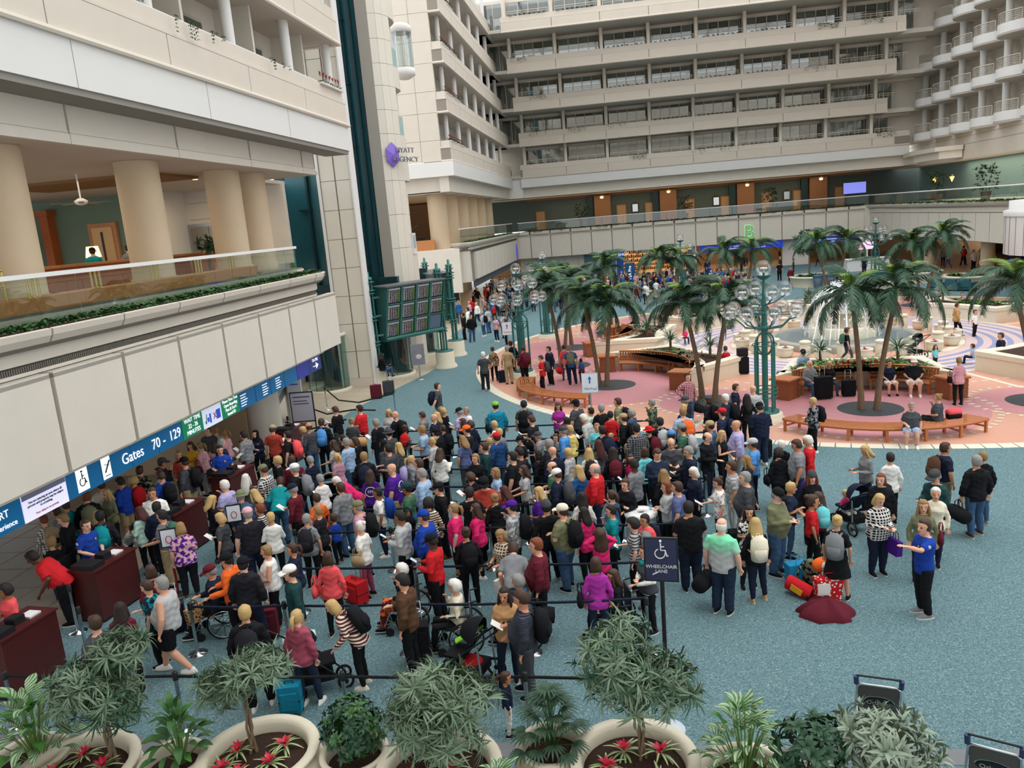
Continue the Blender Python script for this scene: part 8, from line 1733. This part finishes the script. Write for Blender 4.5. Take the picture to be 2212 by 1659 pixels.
for i, p in enumerate(PP):
    kw = p['kw']; hat = kw.get('hat'); hat = tuple(hat.split(':')) if hat else None; leg = p['leg']
    if leg == 'stand' and pr.random() < .4 and not kw.get('lean'): leg = 'ease'
    officer = kw.get('note', '').startswith('officer')
    if officer: leg = 'stand'
    code = p['top'][1]
    r, P, g = person(p['x'], p['y'], p['z'], p['h'], p['sx'], p['hd']+(pr.uniform(-8, 8) if leg != 'sit' else 0), p['hair'], (p['top'][0], code), tuple(p['bot']), p['arm'], leg, int(float(kw.get('lean', 0))), hat, kw.get('shoe', pr.choice(['k', 'k', 'k', 'g', 'w', 'br'])), int(kw.get('sk', pr.choice([0, 0, 1, 2, 0, 3]))), p.get('label') or LB[i], 'people in the security queue' if p['y'] < 24.5 and leg != 'sit' else 'people around the plaza')
    if 'bp' in kw: add_pack(P, g, kw['bp'], LBP[i], 1)
    if 'bag' in kw: k_, c_ = kw['bag'].split(':'); add_bag(P, g, k_, c_, LBB[i], -1 if p['arm'] != 'pull' else 1)
    if i in LBH:
        side = 1; q = g['arm', side]; d = (q[2]-q[1]).normalized(); L_ = P @ Matrix.Translation(q[2]+d*.11+Vector((0, .01, .035)))
        t = thing('phone' if p['arm'] == 'phone' else 'paper_sheet', LBH[i], 'phone' if p['arm'] == 'phone' else 'paper', group='things held in the queue'); t.matrix_world = L_ @ Matrix.Rotation(-1.0, 4, 'X')
        if p['arm'] == 'phone': obj('phone_body', ph_m, t); obj('phone_screen', ph_s, t)
        else: obj('sheet', pap, t)
    nt_ = kw.get('note', '')
    if officer or (p['arm'] == 'point'):
        for sd in (1, -1): a = g['arm', sd]; o = obj('sleeve_patch', patch, r); o.location = a[0].lerp(a[1], .35)+Vector((sd*.07, 0, 0))
        o = obj('badge', badge, r); o.location = g['up']((-.07, .135, 1.3))
    if nt_ == 'FFS' or (p['x'], p['y'], code) == (PP[i]['x'], PP[i]['y'], 'p') and p['hair'][0] == 'bald':
        yb = -.128 if p['sx'] == 'F' else -.15; text('FFS', .11, white, (0, yb, 1.2), (PI/2, 0, 0), r, 'lettering', .003); B().tube([(.13*math.cos(a), yb-.002, 1.2+.13*math.sin(a)) for a in [k*PI/14 for k in range(29)]], .01, 5, False).build('ring_print', white, r)
    if nt_ == 'vest': o = obj('vest', top_mesh(p['sx'], p['arm'], leg, 0, 'V'), r, (0, 0, -.03)); slot(o, fabric('dg')); o.scale = (1.06, 1.1, 1.02); B().ball((0, .1, 1.42), .05, 10, 6).build('neck_scarf', fabric('t'), r)
    if nt_ == 'phones': o = B().ball((.095, 0, 0), .035, 8, 6, (.5, 1, 1)).ball((-.095, 0, 0), .035, 8, 6, (.5, 1, 1)).tube([(.1*math.cos(a), 0, .03+.12*math.sin(a)) for a in [k*PI/10 for k in range(11)]], .012, 5).build('headphones', white, r); o.matrix_local = g['head']
# ---- the far queues: too many and too small to pick apart
def crowd_mass(name, label, spots, seed):
    q = random.Random(seed); cols = ['k', 'k', 'n', 'dg', 'b', 'r', 'w', 'g', 'lp', 'dgn', 'm', 'rb', 'kh', 'dn']; hairs = ['k', 'br', 'dbr', 'bl', 'gy']; mats = [skin(0)]+[fabric(c) for c in cols]+[mat('hair_'+h, HAIR[h], .65, noise=.25, nscale=60, bump=.5, bscale=90) for h in hairs]; b = B()
    for (x, y) in spots:
        sx = q.choice('MFMFC'); leg = q.choice(['stand', 'ease', 'walk']); g = geom(sx, q.choice(['down', 'phone', 'hold', 'read', 'cross']), leg, 0); L = LMB[sex] if 0 else LMB[sx]; k = B()
        k.m = 1+q.randrange(len(cols)); torso_rings(k, sx, g, .84, 1.5, .015, 8)
        for sd in (1, -1): s_, e, w = g['arm', sd]; k.tube([s_, e, w], [.065*L, .05*L, .04*L], 6)
        k.m = 1+q.choice([0, 1, 2, 3, 13, 12]); 
        for sd in (1, -1): h, kn, a = g['leg', sd]; k.tube([h, kn, a], [.1*L, .07*L, .05*L], 6); k.ball((a.x, a.y+.05, .045), .05, 6, 4, (.8, 2.2, .8))
        k.m = 0; shell(k, g['head'], HEADR, 10); k.tube([g['up']((0, 0, 1.42)), g['head'].translation], .055, 6)
        for sd in (1, -1): w = g['arm', sd][2]; k.ball(tuple(w+Vector((0, .04, 0))), .04, 6, 4)
        k.m = 1+len(cols)+q.randrange(len(hairs)); shell(k, g['head'], [(-.055, .075, .075, -.03), (0, .086, .097, -.018), (.062, .086, .103, -.01), (.12, .05, .065, -.01), (.137, .01, .012, -.01)], 10, lambda p: Vector((p.x*.86, p.y*.72, p.z)) if (p.z < .062 and p.y > .015) else p)
        s = q.uniform(.9, 1.03)*(1 if sx in 'MF' else .8); M_ = Matrix.Translation((x, y, 0)) @ Matrix.Rotation(q.uniform(0, 6.28), 4, 'Z') @ Matrix.Scale(s, 4); n0 = len(b.v)
        b.v += [tuple(M_ @ Vector(v)) for v in k.v]; b.f += [tuple(i+n0 for i in f) for f in k.f]; b.mi += k.mi; b.sm += k.sm
    o = b.build(name, mats); tag(o, label, 'crowd'); o['kind'] = 'stuff'; return o
q = random.Random(77); sp = []
while len(sp) < 105:
    x, y = q.uniform(-13.5, -6.3), q.uniform(56, 84)
    if x > -7.5 and y < 62: continue
    if all((x-a)**2+(y-b_)**2 > .22 for a, b_ in sp): sp.append((x, y))
crowd_mass('far_crowd', 'dense far queue of people under the left wing beyond the lifts', sp, 3)
sp = []
while len(sp) < 210:
    x, y = q.uniform(-5.5, 10.5), q.uniform(61.5, 80)
    if y > 72 and q.random() < .4: continue
    if all((x-a)**2+(y-b_)**2 > .2 for a, b_ in sp): sp.append((x, y))
crowd_mass('far_crowd', 'dense far queue of people before the orange shop', sp, 4)
sp = [(q.uniform(9, 26), q.uniform(76, 100)) for _ in range(14)]+[(q.uniform(28.5, 36), q.uniform(62, 88)) for _ in range(12)]
crowd_mass('far_crowd', 'scattered people on the far concourse beneath the blue signs', sp, 5)
# ---- strollers, luggage and things on the floor
stroller(-5.25, 11.1, -1.1, 'large black stroller between the pink-jacketed and striped women', s=1.05); t = stroller(-2.75, 11.35, 1.3, 'black stroller with red basket bag and green blanket', s=1.05)
b = B(); b.tube([(.3, -.2, .9), (.25, 0, .75), (.1, .25, .62)], [(.1, .03)]*3, 8); tag(b.build('blanket', fabric('lime'), None, (-2.75, 11.35, 0), 1.3), 'green blanket draped over the black stroller', 'blanket'); B().ball((0, -.05, .32), .17, 14, 10, (1, 1.2, .8)).build('storage_bag', fabric('r'), t)
stroller(4.85, 17.3, .4, 'navy stroller carrying the sleeping child', 'n', 'n'); stroller(12.7, 36.2, .6, 'double stroller with dark canopies beside the fountain pots', 'k', 'n'); stroller(-8.0, 19.4, .3, 'black stroller pushed in the middle of the queue'); stroller(-9.2, 62.0, 1.0, 'black stroller at the far left queue')
seat_l = [(4.75, 17.45, 'C', 200, 'short:bl', 'T:pk', 'P:w', 'lap', 'small child in hot pink asleep in the navy stroller', .12, .95)]
for x, y, sx, hd, hr, tp2, bt, arm, lb, z, h in seat_l: person(x, y, z, h, sx, hd, hr.split(':'), tuple(tp2.split(':')), tuple(bt.split(':')), arm, 'sit', 0, None, 'w', 0, lb, 'people around the plaza')
SC = [(-3.75, 11.95, .2, 'k', .7, .42, 'black upright suitcase behind the pilot'), (-6.9, 12.75, .3, 'm', .6, .45, 'dark red suitcase beside the queue post'), (-5.6, 14.1, -.6, 'r', .5, .5, 'bright red suitcase near the woman in rose trousers'), (2.2, 15.9, .1, 'k', .6, .4, 'black suitcase behind the woman in white blouse'), (7.2, 29.35, .2, 'k', .85, .6, 'large black suitcase between the seated couple'), (8.15, 29.6, .0, 'k', .62, .45, 'black carry-on suitcase right of the seated couple'),
 (5.1, 34.5, .1, 'k', .75, .5, 'tall black suitcase standing alone by the planter'), (-11.05, 33.3, .3, 'm', .62, .5, 'maroon suitcase by the woman on the plinth'), (-10.7, 34.1, .2, 'dg', .62, .5, 'dark suitcase behind the maroon one'), (-5.6, 35.45, .4, 'n', .55, .38, 'small navy suitcase held by the woman in patterned top'), (-5.45, 10.5, .2, 'teal', .5, .34, 'turquoise suitcase behind the pink-jacketed woman'), (3.9, 22.6, .2, 'k', .55, .38, 'black cabin suitcase with white pull handle'), (-5.6, 19.0, .3, 'k', .6, .4, 'black suitcase in mid queue'), (-2.2, 16.9, .1, 'dg', .6, .4, 'charcoal suitcase in mid queue'), (-8.9, 13.0, .5, 'n', .6, .42, 'navy suitcase by the man in the grey tank top')]
for x, y, rz, c, h, w, lb in SC: suitcase(x, y, rz, lb, c, h, w)
suitcase(5.1, 34.5, .15, 'black travel bag stacked on the tall black suitcase', 'dk', .38, .42, .3, False, .76)
t = thing('shopping_bag', 'blue shopping bag standing on the carpet', 'bag', (3.13, 14.7, 0), .3); B().add([(-.2, -.1, 0), (.2, -.1, 0), (.2, .1, 0), (-.2, .1, 0), (-.23, -.12, .42), (.23, -.12, .42), (.23, .12, .42), (-.23, .12, .42)], [(0, 3, 2, 1), (4, 5, 6, 7), (0, 1, 5, 4), (1, 2, 6, 5), (2, 3, 7, 6), (3, 0, 4, 7)]).build('bag_body', mat('bag_azure', '1c86b4', .5), t); [B().tube([(-.1, y, .4), (-.08, y, .55), (.08, y, .55), (.1, y, .4)], .008, 5).build('handle', mat('bag_azure', '1c86b4'), t) for y in (-.1, .1)]
t = thing('shopping_bag', 'red and white dotted shopping bag beside the maroon coat', 'bag', (3.5, 13.95, 0), .1); B().add([(-.22, -.1, 0), (.22, -.1, 0), (.22, .1, 0), (-.22, .1, 0), (-.24, -.12, .46), (.24, -.12, .46), (.24, .12, .46), (-.24, .12, .46)], [(0, 3, 2, 1), (4, 5, 6, 7), (0, 1, 5, 4), (1, 2, 6, 5), (2, 3, 7, 6), (3, 0, 4, 7)]).build('bag_body', fabric('r.dots.w'), t); B().box(-.22, 0, -.135, -.115, .18, .4).build('white_panel', white, t); [B().tube([(-.1, y, .45), (-.08, y, .6), (.08, y, .6), (.1, y, .45)], .008, 5).build('handle', fabric('r'), t) for y in (-.1, .1)]
t = thing('backpack', 'large camouflage backpack standing on the floor by the shopping bags', 'backpack', (3.3, 14.5, .24), 2.6); t.scale = (1.15,)*3; [slot(obj(nm, pack_mesh(kd), t), fabric('ol.noise.k')) for nm, kd in (('main_compartment', 'shell'), ('front_pocket', 'pocket'), ('shoulder_strap', 'strap'))]
t = thing('life_vest_bag', 'orange and white rounded bag lying on the camouflage backpack', 'bag', (3.5, 14.3, .56), .3); B().ball((0, 0, 0), .19, 14, 10, (1.1, .8, .7)).build('bag_body', fabric('o'), t); B().ball((0, -.05, .0), .14, 12, 8, (1.1, .8, .8)).build('white_panel', white, t)
t = thing('kids_suitcase', 'red children\'s wheeled suitcase lying tilted on the carpet', 'suitcase', (3.05, 14.15, .12), -.7); B().tube([(-.24, 0, .1), (.24, 0, -.02)], [(.12, .15), (.12, .15)], 12).build('shell', fabric('r'), t); B().bar((-.1, -.16, .1), (.12, -.16, .02), .01, .12).build('coloured_print', fabric('y'), t); B().tube([(-.24, 0, .14), (-.6, 0, .38)], .012, 5).build('pull_handle', black, t); [B().tube([(.22, y, -.06), (.22, y+.04, -.06)], .05, 10).build('wheel', rubber, t) for y in (-.12, .1)]
b = B(); q = random.Random(6); n = 22; ringp = lambda r, z, w: [(r*(1+w*math.sin(k*2.1)+w*.6*math.sin(k*3.7+1))*math.cos(k*2*PI/n), r*.75*(1+w*math.cos(k*1.7))*math.sin(k*2*PI/n), z+.02*math.sin(k*2.9)) for k in range(n)]
R_ = [ringp(.48, .0, .12), ringp(.46, .07, .14), ringp(.36, .16, .2), ringp(.22, .24, .25), ringp(.06, .3, .2)]; vs = sum(R_, []); b.add(vs, [(j*n+k, j*n+(k+1) % n, (j+1)*n+(k+1) % n, (j+1)*n+k) for j in range(4) for k in range(n)]+[tuple(range(4*n, 5*n))], True); tag(b.build('coat', fabric('m'), None, (3.35, 13.45, 0)), 'maroon quilted coat crumpled on the carpet', 'coat')
t = thing('duffel_bag', 'tan rounded carrier bag carried high in the left queue', 'bag', (-7.9, 21.6, 1.25), .4); o = obj('bag_body', bag_mesh('duffel'), t); slot(o, fabric('tan')); B().bar((-.02, -.16, 0), (.02, .16, 0), .05, .31).build('dark_strap', fabric('k'), t)
t = thing('shopping_trolley_bag', 'leopard print bag hanging from a wheelchair frame', 'bag', (-8.2, 12.6, .55), 1.2); o = obj('bag_body', bag_mesh('tote'), t, (0, 0, .05)); slot(o, fabric('tan.dots.k')); o = obj('handle', bag_mesh('handle'), t, (0, 0, .0)); slot(o, fabric('br'))
t = thing('carry_bag', 'pink and black bag lying on the front bench', 'bag', (9.75, 24.45, .62), .2); o = obj('bag_body', bag_mesh('duffel'), t); slot(o, fabric('co')); o = obj('lower_bag', bag_mesh('duffel'), t, (0, -.02, -.12)); slot(o, fabric('k')); t.scale = (.8,)*3
bpy.data.scenes.remove(SCR)
